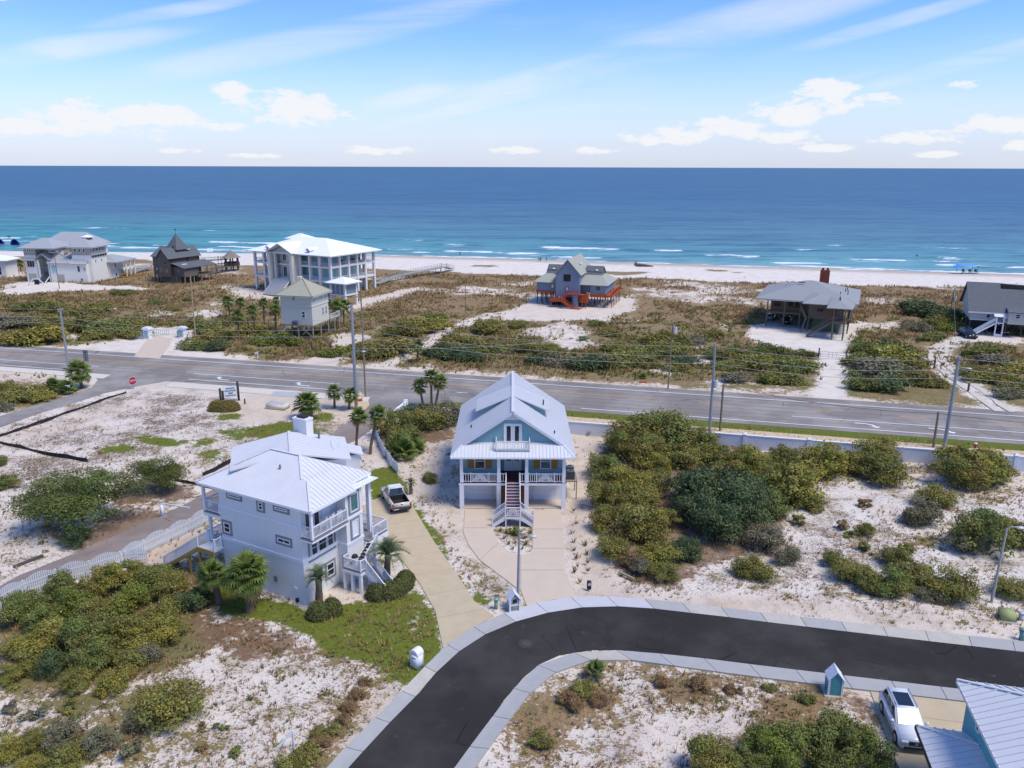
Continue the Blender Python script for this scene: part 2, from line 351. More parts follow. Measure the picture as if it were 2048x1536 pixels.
# left foreground
RP([(0, 1225), (120, 1170), (260, 1150), (340, 1130), (430, 1150), (440, 1230), (400, 1320), (250, 1350), (0, 1380)], veg=.92, olv=.65, lit=.25)
RP([(380, 1225), (560, 1180), (640, 1240), (650, 1310), (520, 1320), (400, 1300)], lit=.75, veg=.6, olv=.2)
RP([(280, 1340), (420, 1310), (560, 1300), (650, 1305), (790, 1345), (810, 1375), (660, 1536), (300, 1536), (260, 1440)], veg=.42, tan=.2, spk=.85)
RP([(0, 1380), (250, 1350), (290, 1420), (300, 1536), (0, 1536)], veg=.70, olv=.5, spk=.5)
RE(585, 1262, 22, 12, veg=.02, tan=0.); RE(55, 1430, 50, 22, veg=.15); RE(230, 1370, 60, 10, veg=.3)
RP([(740, 1370), (815, 1370), (660, 1536), (590, 1536), (640, 1480)], veg=.15, tan=.75, spk=.5)
RP([(735, 1340), (760, 1345), (700, 1460), (640, 1536), (560, 1536), (660, 1430)], veg=.9, lit=.35, olv=.45)
RP([(430, 1165), (470, 1180), (600, 1215), (640, 1235), (700, 1205), (760, 1198), (840, 1172), (872, 1225), (888, 1295), (845, 1345), (815, 1370), (760, 1335), (640, 1290), (560, 1240), (440, 1225)], lawn=.86, warp=.15, veg=.5, lit=0, nat=.2)
RE(830, 1235, 35, 45, lawn=.5, veg=.7, lit=.35); RE(700, 1265, 45, 20, lawn=.55, veg=.6, lit=.2)
RP([(612, 1208), (700, 1165), (790, 1140), (838, 1140), (848, 1175), (760, 1203), (690, 1206), (645, 1240), (600, 1225)], lawn=0, warp=.15, veg=.04, tan=.45, spk=.45, nat=.1)
RP([(818, 995), (860, 1050), (930, 1160), (992, 1212), (985, 1222), (945, 1195), (900, 1135), (845, 1060), (812, 1012)], lawn=.95, warp=.15, veg=.2, nat=.1)
RP([(735, 945), (790, 930), (815, 985), (800, 1000), (745, 1000)], lawn=.95, warp=.15, veg=.2, nat=.1)
RP([(690, 905), (745, 870), (790, 930), (740, 950)], veg=.1, tan=.5, spk=.3)
# around the blue house
RP([(790, 850), (910, 840), (920, 900), (930, 1030), (1040, 1180), (1050, 1210), (1000, 1225), (930, 1110), (860, 1010), (800, 950)], veg=.22, tan=.55, spk=.6)
RP([(850, 1010), (900, 1050), (960, 1130), (1020, 1190), (1000, 1220), (940, 1130)], veg=.5, tan=.5, lit=.35, spk=.5)
RP([(880, 910), (915, 900), (928, 1020), (900, 1030)], veg=.08, tan=.6, spk=.3)
RE(860, 870, 55, 22, lit=.8, veg=.5)
RP([(1128, 865), (1215, 868), (1195, 940), (1185, 1050), (1230, 1150), (1240, 1190), (1150, 1196), (1130, 1140), (1122, 1020)], veg=.06, tan=.62, spk=.35)
RE(1205, 1150, 30, 20, lit=.4)
RP([(1195, 880), (1300, 850), (1450, 868), (1640, 930), (1640, 1010), (1560, 1075), (1565, 1150), (1480, 1170), (1340, 1178), (1240, 1150), (1190, 1030)], lit=.85, veg=.5)
RP([(1640, 965), (1800, 965), (1960, 1000), (2048, 1010), (2048, 1250), (1850, 1222), (1500, 1200), (1350, 1178), (1565, 1085)], veg=.35, tan=.02, spk=.8, lit=0)
for (x, y, a, b, v) in ((1700, 1000, 60, 28, .08), (1640, 1060, 60, 40, .12), (1620, 1130, 50, 30, .12), (1420, 1175, 60, 14, .2), (1800, 1120, 70, 25, .3), (1900, 1150, 60, 20, .3), (1980, 1020, 50, 15, .3), (1780, 1065, 40, 10, .3)): RE(x, y, a, b, veg=v)
for (x, y, a, b) in ((1860, 1080, 60, 16), (1940, 1070, 60, 30), (2000, 980, 50, 20), (1760, 1180, 90, 20), (1950, 1240, 70, 16)): RE(x, y, a, b, veg=.6, olv=.35)
RP([(1140, 1190), (1330, 1180), (1500, 1195), (1700, 1215), (1850, 1235), (2048, 1262), (2048, 1285), (1500, 1228), (1290, 1202)], veg=.14, tan=.5, spk=.4)
RE(1455, 1212, 45, 10, tan=1., veg=.0); RE(1240, 1185, 60, 10, tan=.7, veg=.03)
# inside the street's bend
RP([(1000, 1480), (1080, 1368), (1190, 1322), (1320, 1332), (1660, 1376), (1745, 1385), (1800, 1536), (960, 1536)], veg=.54, tan=.25, spk=.75, olv=.2)
for (x, y, a, b) in ((1150, 1400, 60, 30), (1400, 1368, 110, 18), (1090, 1450, 40, 50), (1590, 1410, 70, 26), (1560, 1430, 60, 20)): RE(x, y, a, b, veg=.88, olv=.22)
RE(1260, 1370, 55, 12, veg=.12, tan=.35); RE(1290, 1490, 110, 40, veg=.16); RE(1440, 1450, 60, 18, veg=.15)
RP([(1670, 1385), (1745, 1385), (1770, 1450), (1800, 1536), (1740, 1536), (1700, 1450)], veg=.4, lit=.75, tan=.8)
RE(1675, 1390, 12, 12, lawn=.7); RE(1690, 1430, 22, 16, veg=.08, lit=0, tan=.1)
GM = {}
def blur(a, n=2):
    for _ in range(n):
        a = (np.roll(a, 1, 0)+2*a+np.roll(a, -1, 0))/4; a = (np.roll(a, 1, 1)+2*a+np.roll(a, -1, 1))/4
    return a
for k in CH: CH[k] = blur(CH[k], 7 if k in ('veg', 'lit', 'tan', 'spk', 'olv') else 4)
wet = blur(wet, 2)

# ------------------------------------------------------------------ paved outlines (world coordinates)
st_out = GP([(560, 1640), (655.6, 1536), (713, 1473.6), (776.7, 1413), (813, 1373.7), (843.3, 1342), (887, 1296.5), (934, 1261.7), (989, 1235.5), (1053.4, 1212), (1100, 1202), (1153, 1194.5), (1226, 1194.8), (1290.7, 1199.8), (1358, 1206.6), (1460, 1218.3), (1500, 1224), (1714, 1248), (1901, 1269), (2048, 1285), (2300, 1312)])
st_ai = GP([(600, 1640), (696.5, 1536), (740, 1487), (798, 1425), (840, 1384), (864.5, 1352.5), (904, 1313), (952, 1277), (1019, 1246.5), (1100, 1224), (1145, 1216), (1211.6, 1211.5), (1290.7, 1215), (1375.7, 1225), (1460, 1234.5), (1500, 1240), (1660.6, 1259), (1821, 1278), (2048, 1304), (2300, 1331)])
st_bi = GP([(830, 1640), (910, 1536), (943, 1488.7), (970.5, 1455.4), (1006.8, 1401), (1049, 1352.5), (1080, 1327.5), (1119.4, 1310), (1186, 1299.4), (1261.7, 1301), (1413, 1317.5), (1534, 1332.7), (1700, 1352.3), (2048, 1393), (2300, 1423)])
st_bo = GP([(880, 1640), (951, 1536), (980, 1494), (1006.8, 1458.4), (1040, 1412), (1073.4, 1371), (1100, 1352), (1125.4, 1338.7), (1186, 1320.5), (1249.5, 1320), (1322, 1329.6), (1473.6, 1350.8), (1649, 1372), (1741, 1383), (2048, 1418), (2300, 1450)])
def hw(s0, s1, i0, i1): return [coast(s0, i0), coast(s1, i0), coast(s1, i1), coast(s0, i1)]
path_c = [G(-60, 1245)[:2], G(0, 1203)[:2], G(75, 1160)[:2], G(150, 1130)[:2], G(250, 1086)[:2], G(330, 1050)[:2], G(405, 1014)[:2], G(500, 962)[:2], G(600, 915)[:2], G(690, 872)[:2], G(735, 840)[:2], G(775, 805)[:2]]
side_street = GP([(-60, 856), (0, 832), (69, 811), (140, 791), (183, 775), (196, 760), (180, 752), (138, 741), (360, 757), (317, 765), (277, 772), (210, 786), (167, 800), (83, 825), (0, 855), (-60, 880)])
junction = GP([(650, 779), (700, 782), (737, 800), (742, 820), (725, 850), (790, 850), (800, 822), (846, 809), (940, 800), (1000, 800), (800, 785)])
drive_w = GP([(722, 1018), (748, 1000), (768, 992), (800, 990), (824, 1010), (849, 1052), (868.6, 1084), (920, 1158), (949, 1203), (988, 1232.5), (934, 1262), (886.5, 1297), (870.5, 1222), (840, 1168), (816, 1136), (775, 1082), (745, 1040)])
pv = np.zeros(GX.shape, bool)
for pl in (st_out+st_bo[::-1], side_street, junction, drive_w, hw(-190, 190, 112.6, 129.2)): pv |= pin(GX, GY, pl)
for a_, b_ in zip(path_c[:-1], path_c[1:]):
    d_ = np.array(b_)-np.array(a_); t_ = np.clip(((GX-a_[0])*d_[0]+(GY-a_[1])*d_[1])/(d_@d_), 0, 1); pv |= np.hypot(GX-a_[0]-t_*d_[0], GY-a_[1]-t_*d_[1]) < 2.6
pv |= pin(GX, GY, GP([(920, 1010), (1130, 1010), (1135, 1140), (1160, 1196), (1050, 1215), (1030, 1180), (950, 1120), (920, 1080)])) | pin(GX, GY, GP([(1735, 1378), (2048, 1415), (2150, 1650), (1825, 1650)])) | pin(GX, GY, GP([(260, 718), (300, 665), (350, 672), (325, 722)]))
pvb = blur(pv.astype(float), 3)
bumps = (fbm(GX/7, GY/7, 4)-.45)*.8 + (fbm(GX/2.2+40, GY/2.2, 3)-.5)*.30
GZ = bumps*np.clip(CH['nat'], 0, 1)*np.clip(1-2.5*pvb, 0, 1)
GZ[GY > 129] *= 1.6
GZ = np.minimum(GZ, .45)-.035
slope = np.clip((YI-288-10*(fbm(GX/30+5, GY/30, 2)-.5))/26, 0, 3)
GZ = GZ*(1-np.clip((YI-250)/30, 0, .85)) - .62*slope
def grid_mesh(name, X, Y, Z, attrs=()):
    r, c = X.shape; me = bpy.data.meshes.new(name)
    co = np.stack([X, Y, Z], -1).reshape(-1, 3).astype(np.float32)
    i = np.arange(r*c).reshape(r, c); fs = np.stack([i[:-1, :-1], i[:-1, 1:], i[1:, 1:], i[1:, :-1]], -1).reshape(-1, 4)
    me.vertices.add(len(co)); me.vertices.foreach_set('co', co.ravel())
    me.loops.add(fs.size); me.loops.foreach_set('vertex_index', fs.ravel().astype(np.int32))
    me.polygons.add(len(fs)); me.polygons.foreach_set('loop_start', (np.arange(len(fs))*4).astype(np.int32)); me.polygons.foreach_set('loop_total', np.full(len(fs), 4, np.int32))
    me.update(); me.validate()
    me.polygons.foreach_set('use_smooth', np.ones(len(fs), bool))
    for nm, ch in attrs:
        a = me.attributes.new(nm, 'FLOAT_COLOR', 'POINT'); a.data.foreach_set('color', np.stack(ch, -1).reshape(-1).astype(np.float32))
    return me
one = np.ones(GX.shape)
me = grid_mesh('ground', GX, GY, GZ, (('cover', (CH['veg'], CH['lawn'], CH['lit'], one)), ('tone', (CH['tan'], CH['spk'], wet, one)), ('tone2', (CH['olv'], CH['nat'], CH['olv'], one))))
ground = tag(link('ground', me), kind='structure')
def ground_material():
    m = bpy.data.materials.new('dune_ground'); m.use_nodes = True; T = NT(m.node_tree); bs = T.n['Principled BSDF']; bs.inputs['Roughness'].default_value = .95; bs.inputs['Specular IOR Level'].default_value = .15
    def at(n):
        a = T.new('ShaderNodeAttribute', attribute_name=n); s = T.new('ShaderNodeSeparateColor'); T.l.new(a.outputs['Color'], s.inputs[0]); return s.outputs
    v, l, li = at('cover'); ta, sp, we = at('tone'); ol, _, _ = at('tone2')
    P = T.new('ShaderNodeNewGeometry').outputs['Position']
    nZ = T.noise(P, .11, 5, .6); nA = T.noise(P, .35, 5, .62); nB = T.noise(P, 1.7, 5, .65); nC = T.noise(P, 6.5, 4, .6); nD = T.noise(P, 22, 3, .6)
    sand = T.mix(ta, (.75, .69, .61), (.59, .45, .31))
    sand = T.mix(T.math('MULTIPLY', T.ss(nA, .35, .75), .35), sand, (.46, .385, .315))
    sand = T.mix(T.math('MULTIPLY', T.ss(nC, .45, .75), .22), sand, (.40, .33, .27))
    sand = T.mix(T.math('MULTIPLY', we, .75), sand, (.36, .30, .235))
    sp = T.math('MULTIPLY', sp, T.math('ADD', .45, T.math('MULTIPLY', T.ss(T.math('ADD', T.math('MULTIPLY', nZ, .6), T.math('MULTIPLY', nA, .4)), .36, .60), .85)))
    sand = T.mix(T.math('MULTIPLY', T.math('MULTIPLY', T.ss(nA, .48, .66), sp), .45), sand, (.34, .235, .15))
    # twigs, pine straw and dead stems lying on the sand
    spm = T.ss(T.math('ADD', T.math('ADD', T.math('MULTIPLY', nC, .75), T.math('MULTIPLY', nB, .35)), T.math('MULTIPLY', sp, .16)), .66, .76)
    sand = T.mix(T.math('MULTIPLY', spm, T.math('MULTIPLY', sp, .85)), sand, T.mix(nD, (.10, .075, .055), (.24, .17, .12)))
    vor = T.new('ShaderNodeTexVoronoi'); T.put(vor, 'Vector', P); vor.inputs['Scale'].default_value = 1.5
    dots = T.math('MULTIPLY', T.ss(vor.outputs['Distance'], .20, .12), T.ss(T.noise(P, .9, 2, .5), .46, .56))
    sand = T.mix(T.math('MULTIPLY', dots, T.math('MULTIPLY', sp, .8)), sand, (.075, .06, .045))
    # dry grass and low herbs
    br = T.mix(T.ss(nB, .3, .7), (.20, .125, .06), (.34, .235, .11))
    olive = T.mix(T.ss(nB, .3, .7), (.12, .11, .03), (.25, .205, .065))
    grass = T.mix(T.ss(T.math('ADD', ol, T.math('MULTIPLY', T.math('SUBTRACT', nA, .5), 1.3)), .25, .6), br, olive)
    grass = T.mix(T.math('MULTIPLY', T.ss(nC, .4, .72), .45), grass, (.06, .05, .025))
    grass = T.mix(T.math('MULTIPLY', T.ss(nD, .52, .74), .35), grass, (.36, .27, .15))
    f = T.math('ADD', T.math('MULTIPLY', v, 1.15), T.math('ADD', T.math('MULTIPLY', T.math('SUBTRACT', nB, .5), 1.5), T.math('MULTIPLY', T.math('SUBTRACT', nC, .5), .9)))
    f = T.math('ADD', f, T.math('ADD', T.math('MULTIPLY', T.math('SUBTRACT', nA, .5), 1.1), T.math('MULTIPLY', T.math('SUBTRACT', nZ, .5), .9)))
    c = T.mix(T.math('MULTIPLY', T.ss(f, .50, .74), .95), sand, grass)
    lm = T.math('ADD', T.math('MULTIPLY', li, 1.1), T.math('ADD', T.math('MULTIPLY', T.math('SUBTRACT', nB, .5), 1.4), T.math('MULTIPLY', T.math('SUBTRACT', nA, .5), 1.5)))
    c = T.mix(T.math('MULTIPLY', T.ss(lm, .42, .75), .85), c, T.mix(T.ss(nC, .3, .7), (.125, .068, .04), (.26, .16, .095)))
    gl = T.mix(T.ss(nC, .3, .7), (.085, .125, .012), (.17, .185, .03))
    gl = T.mix(T.math('MULTIPLY', T.ss(nB, .50, .72), .55), gl, (.27, .215, .07))
    gm = T.math('ADD', T.math('MULTIPLY', l, 1.2), T.math('ADD', T.math('MULTIPLY', T.math('SUBTRACT', nB, .5), 1.0), T.math('MULTIPLY', T.math('SUBTRACT', nA, .5), 1.0)))
    c = T.mix(T.ss(gm, .30, .58), c, gl)
    T.put(bs, 'Base Color', c)
    h = T.math('ADD', T.math('MULTIPLY', nB, .5), T.math('ADD', T.math('MULTIPLY', nC, .35), T.math('MULTIPLY', nD, .15)))
    b = T.new('ShaderNodeBump'); b.inputs['Strength'].default_value = .75; b.inputs['Distance'].default_value = .30; T.put(b, 'Height', h); T.l.new(b.outputs[0], bs.inputs['Normal'])
    return m
ground.data.materials.append(ground_material())

# ------------------------------------------------------------------ sea
SEA0 = -.62
def sea_part():
    dr = np.concatenate([np.linspace(-24, 120, 190), np.linspace(121, 600, 120), np.geomspace(605, 300000, 60)])
    sc = np.linspace(-1, 1, 420)
    D = np.repeat(dr[:, None], len(sc), 1); S = sc[None, :]*(420+np.maximum(D, 0)*1.6)
    X = S*math.cos(TC) + D*math.sin(-TC); Y = 312 + S*math.sin(TC) + D*math.cos(TC)
    foam = np.zeros(X.shape); Z = np.full(X.shape, SEA0)
    for (d0, amp, sk, th, w, sd) in ((6, .22, 40, .34, 1.8, 1), (15, .42, 30, .44, 1.9, 2), (25, .5, 24, .50, 2.0, 3), (37, .55, 26, .54, 2.0, 4), (52, .55, 28, .60, 2.2, 5), (70, .5, 30, .67, 2.4, 6), (95, .45, 36, .74, 2.6, 7)):
        dd = d0 + 9*(fbm(S/55+13*sd, S*0+sd, 3)-.5)
        on = fbm(S/sk+7.7*sd, S*0+3.3*sd, 2)
        cr = np.exp(-((D-dd)/w)**2); act = np.clip((on-.30)*4, 0, 1)
        Z += amp*cr*act
        br = np.clip((on-th)*7, 0, 1)
        foam = np.maximum(foam, br*np.exp(-((D-dd+1.8)/(w*.75))**2)*.95)
        foam = np.maximum(foam, br*np.exp(-((D-dd+6)/(w*2.4))**2)*.50)
    foam = np.maximum(foam, np.exp(-((D-1.5-3*(fbm(S/12, D*0, 2)-.5))/3.2)**2)*.8)
    Z += (fbm(X/9, Y/6, 3)-.5)*.35*np.clip((D+5)/20, 0, 1)*np.clip(1-D/900, 0, 1)
    dep = np.clip(D/600, 0, 1)
    me = grid_mesh('sea', X, Y, Z, (('sea', (foam, dep, np.clip(D/60, 0, 1), np.ones(X.shape))),))
    o = tag(link('sea', me), kind='structure')
    m = bpy.data.materials.new('sea_water'); m.use_nodes = True; T = NT(m.node_tree); bs = T.n['Principled BSDF']
    a = T.new('ShaderNodeAttribute', attribute_name='sea'); s = T.new('ShaderNodeSeparateColor'); T.l.new(a.outputs['Color'], s.inputs[0]); fo, de, ns = s.outputs
    P = T.new('ShaderNodeNewGeometry').outputs['Position']; sp = T.new('ShaderNodeSeparateXYZ'); T.l.new(P, sp.inputs[0])
    big = T.noise(T.mapv(P, (.006, .016, 1), rot=(0, 0, -TC)), 1.0, 4, .55)
    lx = T.ss(sp.outputs[0], 60, -220)
    r = T.new('ShaderNodeValToRGB'); r.color_ramp.interpolation = 'EASE'; e = r.color_ramp.elements
    e[0].position = 0; e[0].color = (.22, .40, .39, 1); e[1].position = 1; e[1].color = (.050, .132, .215, 1)
    for p_, c_ in ((.035, (.15, .36, .365, 1)), (.10, (.11, .285, .315, 1)), (.24, (.090, .215, .265, 1)), (.5, (.070, .165, .235, 1))):
        k = e.new(p_); k.color = c_
    T.put(r, 0, T.math('ADD', de, T.math('MULTIPLY', T.math('SUBTRACT', big, .5), T.math('MULTIPLY', T.ss(de, 0, .3), .22))))
    col = T.mix(T.math('MULTIPLY', lx, T.math('MULTIPLY', T.ss(de, .40, .03), .75)), r.outputs[0], (.045, .285, .27))
    w1 = T.noise(T.mapv(P, (.05, .17, 1), rot=(0, 0, -TC)), 1.0, 5, .62)
    w2 = T.noise(T.mapv(P, (.10, .45, 1), rot=(0, 0, -TC)), 1.0, 5, .65)
    w0 = T.noise(T.mapv(P, (.010, .045, 1), rot=(0, 0, -TC)), 1.0, 6, .66)
    col = T.mix(T.math('MULTIPLY', T.ss(w1, .48, .70), .55), col, (.010, .052, .115)); col = T.mix(T.math('MULTIPLY', T.ss(w0, .46, .72), .50), col, (.010, .055, .13)); col = T.mix(T.math('MULTIPLY', T.ss(w0, .52, .30), .22), col, (.07, .22, .30))
    w3 = T.noise(T.mapv(P, (.010, .17, 1), rot=(0, 0, -TC)), 1.0, 3, .5)
    col = T.mix(T.math('MULTIPLY', T.math('MULTIPLY', T.ss(w3, .54, .66), T.ss(de, .75, .02)), .60), col, (.022, .10, .145)); col = T.mix(T.math('MULTIPLY', T.math('MULTIPLY', T.ss(w3, .44, .34), T.ss(de, .75, .02)), .25), col, (.16, .33, .36))
    fm = T.ss(T.math('ADD', fo, T.math('MULTIPLY', T.math('SUBTRACT', w2, .5), 2.6)), .50, .92)
    col = T.mix(fm, col, (.74, .78, .80))
    df = T.new('ShaderNodeBsdfDiffuse'); T.put(df, 0, col); gs = T.new('ShaderNodeBsdfGlossy'); gs.inputs['Roughness'].default_value = .30; gs.inputs[0].default_value = (.85, .93, 1, 1)
    mx = T.new('ShaderNodeMixShader'); T.put(mx, 0, T.math('MULTIPLY', T.math('SUBTRACT', 1.0, fm), .19)); T.l.new(df.outputs[0], mx.inputs[1]); T.l.new(gs.outputs[0], mx.inputs[2]); T.l.new(mx.outputs[0], T.n['Material Output'].inputs[0])
    b = T.new('ShaderNodeBump'); b.inputs['Strength'].default_value = .9; b.inputs['Distance'].default_value = 1.2
    T.put(b, 'Height', T.math('ADD', w1, T.math('MULTIPLY', w2, .35))); T.l.new(b.outputs[0], df.inputs['Normal']); T.l.new(b.outputs[0], gs.inputs['Normal'])
    o.data.materials.append(m)
sea_part()
# ------------------------------------------------------------------ roads, kerbs, drives
def asphalt(name, col, lanes=False, dust=.12):
    m = M(name, col, .95, .16, .5, .35, 60, spec=.1); T = NT(m.node_tree); bs = T.n['Principled BSDF']; c = bs.inputs['Base Color'].links[0].from_socket
    P = T.new('ShaderNodeNewGeometry').outputs['Position']; lt = tuple(min(1, k*1.7+.02) for k in col)
    c = T.mix(T.math('MULTIPLY', T.ss(T.noise(P, .13, 4, .6), .40, .66), .55), c, lt)
    c = T.mix(T.math('MULTIPLY', T.ss(T.noise(P, 9, 3, .7), .55, .8), .30), c, lt)
    c = T.mix(T.math('MULTIPLY', T.ss(T.noise(P, .8, 6, .7), .60, .78), dust*2), c, (.36, .31, .25))
    v = T.new('ShaderNodeTexVoronoi', feature='DISTANCE_TO_EDGE'); T.put(v, 'Vector', T.mix(.25, P, T.new('ShaderNodeNewGeometry').outputs['Position']) if False else P); v.inputs['Scale'].default_value = .17
    ck = T.math('MULTIPLY', T.ss(v.outputs['Distance'], .010, .002), T.ss(T.noise(P, .22, 2, .5), .50, .60)); c = T.mix(T.math('MULTIPLY', ck, .75), c, tuple(k*.35 for k in col))
    if lanes:
        q = T.mapv(P, (1, 1, 1), rot=(0, 0, -TC)); sp = T.new('ShaderNodeSeparateXYZ'); T.l.new(q, sp.inputs[0]); w = T.math('SINE', T.math('MULTIPLY', sp.outputs[1], 3.3)); st = T.noise(T.mapv(q, (.03, .8, 1)), 1.0, 4, .6)
        c = T.mix(T.math('MULTIPLY', T.ss(T.math('ADD', w, T.math('MULTIPLY', T.math('SUBTRACT', st, .5), 3)), -.2, 1.2), .30), c, tuple(k*.62 for k in col))
    T.put(bs, 'Base Color', c); return m
asphalt('asphalt_new', (.034, .031, .030), dust=.10); asphalt('asphalt_old', (.225, .205, .185), True, .06); asphalt('asphalt_path', (.235, .195, .175)); asphalt('asphalt_junction', (.22, .205, .19))
M('kerb_concrete', (.38, .375, .36), .85, .14, 1.2, .3, 40); M('kerb_concrete_pale', (.50, .50, .51), .85, .08, 1.2, .3, 40); M('kerb_concrete_stained', (.47, .44, .38), .85, .2, 1.5, .3, 40)
M('drive_concrete', (.50, .41, .27), .9, .16, .9, .35, 40); M('drive_concrete_new', (.57, .47, .365), .9, .09, .7, .25, 40); M('walk_concrete', (.60, .46, .28), .9, .10, 1.3, .25, 40); M('walk_concrete_grey', (.62, .57, .48), .9, .10, 1.3, .25, 40)
M('paint_white', (.72, .72, .72), .8, .14, 3); M('paint_yellow', (.60, .30, .055), .8, .2, 2); M('soil_edge', (.10, .08, .06), .95, .3, 4)
def sheet(name, poly, z, mat, t=.12, label=None, parent=None, kind='structure'):
    o = MB().prism(list(poly), z-t, z).build(name, mat, parent)
    if parent is None: tag(o, kind=kind)
    return o
def crackline(pts, w, z):
    mb = MB(); P = [np.array(p) for p in pts]
    for a, b in zip(P[:-1], P[1:]):
        d = b-a; n = np.array([-d[1], d[0]])/max(np.linalg.norm(d), 1e-6)*w/2
        mb.add([(*(a-n), z), (*(b-n), z), (*(b+n), z), (*(a+n), z)], [(0, 1, 2, 3)])
    return mb
street = sheet('street', st_ai+st_bi[::-1], .0, 'asphalt_new')
highway = sheet('highway', hw(-210, 210, 112.7, 129.2), .0, 'asphalt_old')
sheet('street_junction', side_street, .004, 'asphalt_junction'); sheet('street_junction', junction, .004, 'asphalt_junction')
def ribbon(pl, w):
    P = [np.array(p) for p in pl]; L, Rr = [], []
    for i, p in enumerate(P):
        d = P[min(i+1, len(P)-1)]-P[max(i-1, 0)]; n = np.array([-d[1], d[0]])/np.linalg.norm(d); L.append(tuple(p+n*w/2)); Rr.append(tuple(p-n*w/2))
    return L, Rr
pl_, pr_ = ribbon(path_c, 4.4)
sheet('path', pl_+pr_[::-1], .002, 'asphalt_path')
# cracks sealed in the new asphalt, manhole with its patch
M('crack_seal', (.012, .012, .013), .6, .1)
for pts in (((1085, 1268), (1092, 1280), (1100, 1290), (1112, 1300)), ((1208, 1245), (1216, 1262), (1222, 1275), (1225, 1290)), ((800, 1330), (960, 1490)), ((905, 1430), (955, 1415)), ((860, 1400), (905, 1425))):
    g = [np.array(G(*p)[:2]) for p in pts]
    if len(g) == 2: continue
    q = []
    for a, b in zip(g[:-1], g[1:]): q += [a+(b-a)*t+rng.normal(0, .08, 2) for t in (0, .33, .66)]
    crackline(q+[g[-1]], .05, .006).build('crack', 'crack_seal', street)
mh = thing('manhole_cover', 'round rusty manhole cover in the dark street below the blue house', 'manhole cover', G(1053, 1287))
M('iron_rust', (.075, .055, .045), .7, .3, 12)
MB().cyl((0, 0, -.05), (0, 0, .004), .62, n=24).build('ring', M('asphalt_patch', (.042, .040, .042), .9, .2, 6), mh)
MB().cyl((0, 0, 0), (0, 0, .012), .36, n=20).build('lid', 'iron_rust', mh)
# kerb and gutter pans: one object per concrete bay
def resample(pl, step):
    P = np.array(pl); d = np.r_[0, np.cumsum(np.hypot(*np.diff(P, axis=0).T))]; n = max(2, int(round(d[-1]/step))+1); t = np.linspace(0, d[-1], n)
    return np.stack([np.interp(t, d, P[:, 0]), np.interp(t, d, P[:, 1])], -1), d[-1]
def kerb(outer, inner, step, name, pale):
    root = thing(name, None, None, kind='structure')
    O, L = resample(outer, step); n = len(O); I = np.array(resample(inner, step)[0])
    Pi = np.array(inner); d = np.r_[0, np.cumsum(np.hypot(*np.diff(Pi, axis=0).T))]; t = np.linspace(0, d[-1], n); I = np.stack([np.interp(t, d, Pi[:, 0]), np.interp(t, d, Pi[:, 1])], -1)
    for k in range(n-1):
        g = .008
        a, b = O[k]*(1-g)+O[k+1]*g, O[k]*g+O[k+1]*(1-g); c, e = I[k]*g+I[k+1]*(1-g), I[k]*(1-g)+I[k+1]*g
        mp = (a*.35+e*.65, b*.35+c*.65)                        # gutter line: the pan dips, the back lifts
        V = [(*a, .10), (*b, .10), (*mp[1], .025), (*mp[0], .025), (*c, .012), (*e, .012)]
        Vb = [(x, y, -.15) for x, y, z in V]
        mb = MB().add(V+Vb, [(1, 0, 3, 2), (2, 3, 5, 4), (0, 1, 7, 6), (4, 5, 11, 10), (1, 2, 8, 7), (2, 4, 10, 8), (3, 0, 6, 9), (5, 3, 9, 11)])
        c_ = (a+c)/2
        mat = 'kerb_concrete_pale' if pale(c_) else ('kerb_concrete_stained' if rng.random() < .22 else 'kerb_concrete')
        mb.build('kerb_segment', mat, root)
a0, a1 = G(1020, 1230)[0], G(1292, 1200)[0]
kerb(st_out, st_ai, 3.0, 'kerb', lambda c: a0 < c[0] < a1 and c[1] > 50)
kerb(st_bo, st_bi, 3.0, 'kerb', lambda c: False)
# highway markings
def mark(s0, s1, i, w, mat, z=.006):
    return tag(MB().prism([coast(s0, i-w/2), coast(s1, i-w/2), coast(s1, i+w/2), coast(s0, i+w/2)], z-.004, z).build('road_marking', mat, highway))
S = lambda px, py: float((np.array(G(px, py)[:2])-np.array([0, 122.4]))@CE)
mark(-210, 210, 126.5, .22, 'paint_white')
mark(-210, S(1312, 797), 122.4, .22, 'paint_yellow')
for (xa, xb) in ((1395, 1440), (1618, 1663), (1800, 1855), (2000, 2048)):
    mark(S(xa, 800+(xa-1312)*.073), S(xb, 800+(xb-1312)*.073), 122.1, .24, 'paint_yellow')
mark(-210, S(180, 735), 118.3, .2, 'paint_white'); mark(S(380, 745), S(670, 766), 118.2, .2, 'paint_white'); mark(S(1569, 831), 210, 118.2, .2, 'paint_white')
mark(S(902, 783), S(925, 784), 118.2, .2, 'paint_white')
mark(-210, S(120, 737), 114.9, .2, 'paint_white'); mark(S(360, 756), S(655, 780), 114.6, .22, 'paint_white'); mark(S(1140, 807), 210, 114.4, .22, 'paint_white')
def arrow(px, py, flip):
    s0 = S(px, py); i = 116.4; f = -1 if flip else 1
    mb = MB()
    def pt(u, v): return coast(s0+u*f, i, v*f)
    def poly(pts, z=.008):
        P = [pt(*p) for p in pts]; mb.prism(P, z-.004, z)
    poly([(-1.7, .50), (-.4, .50), (-.4, .78), (-1.7, .78)]); poly([(-.4, .50), (.35, .1), (.60, .35), (-.4, .78)]); poly([(.35, .1), (.6, -.35), (.95, -.35), (.60, .35)])
    poly([(.15, -.35), (1.45, -.35), (.95, -1.0)])
    mb.build('road_marking', 'paint_white', highway)
arrow(431, 755, True); arrow(588, 767, True); arrow(1715, 849, False); arrow(1865, 861, False)
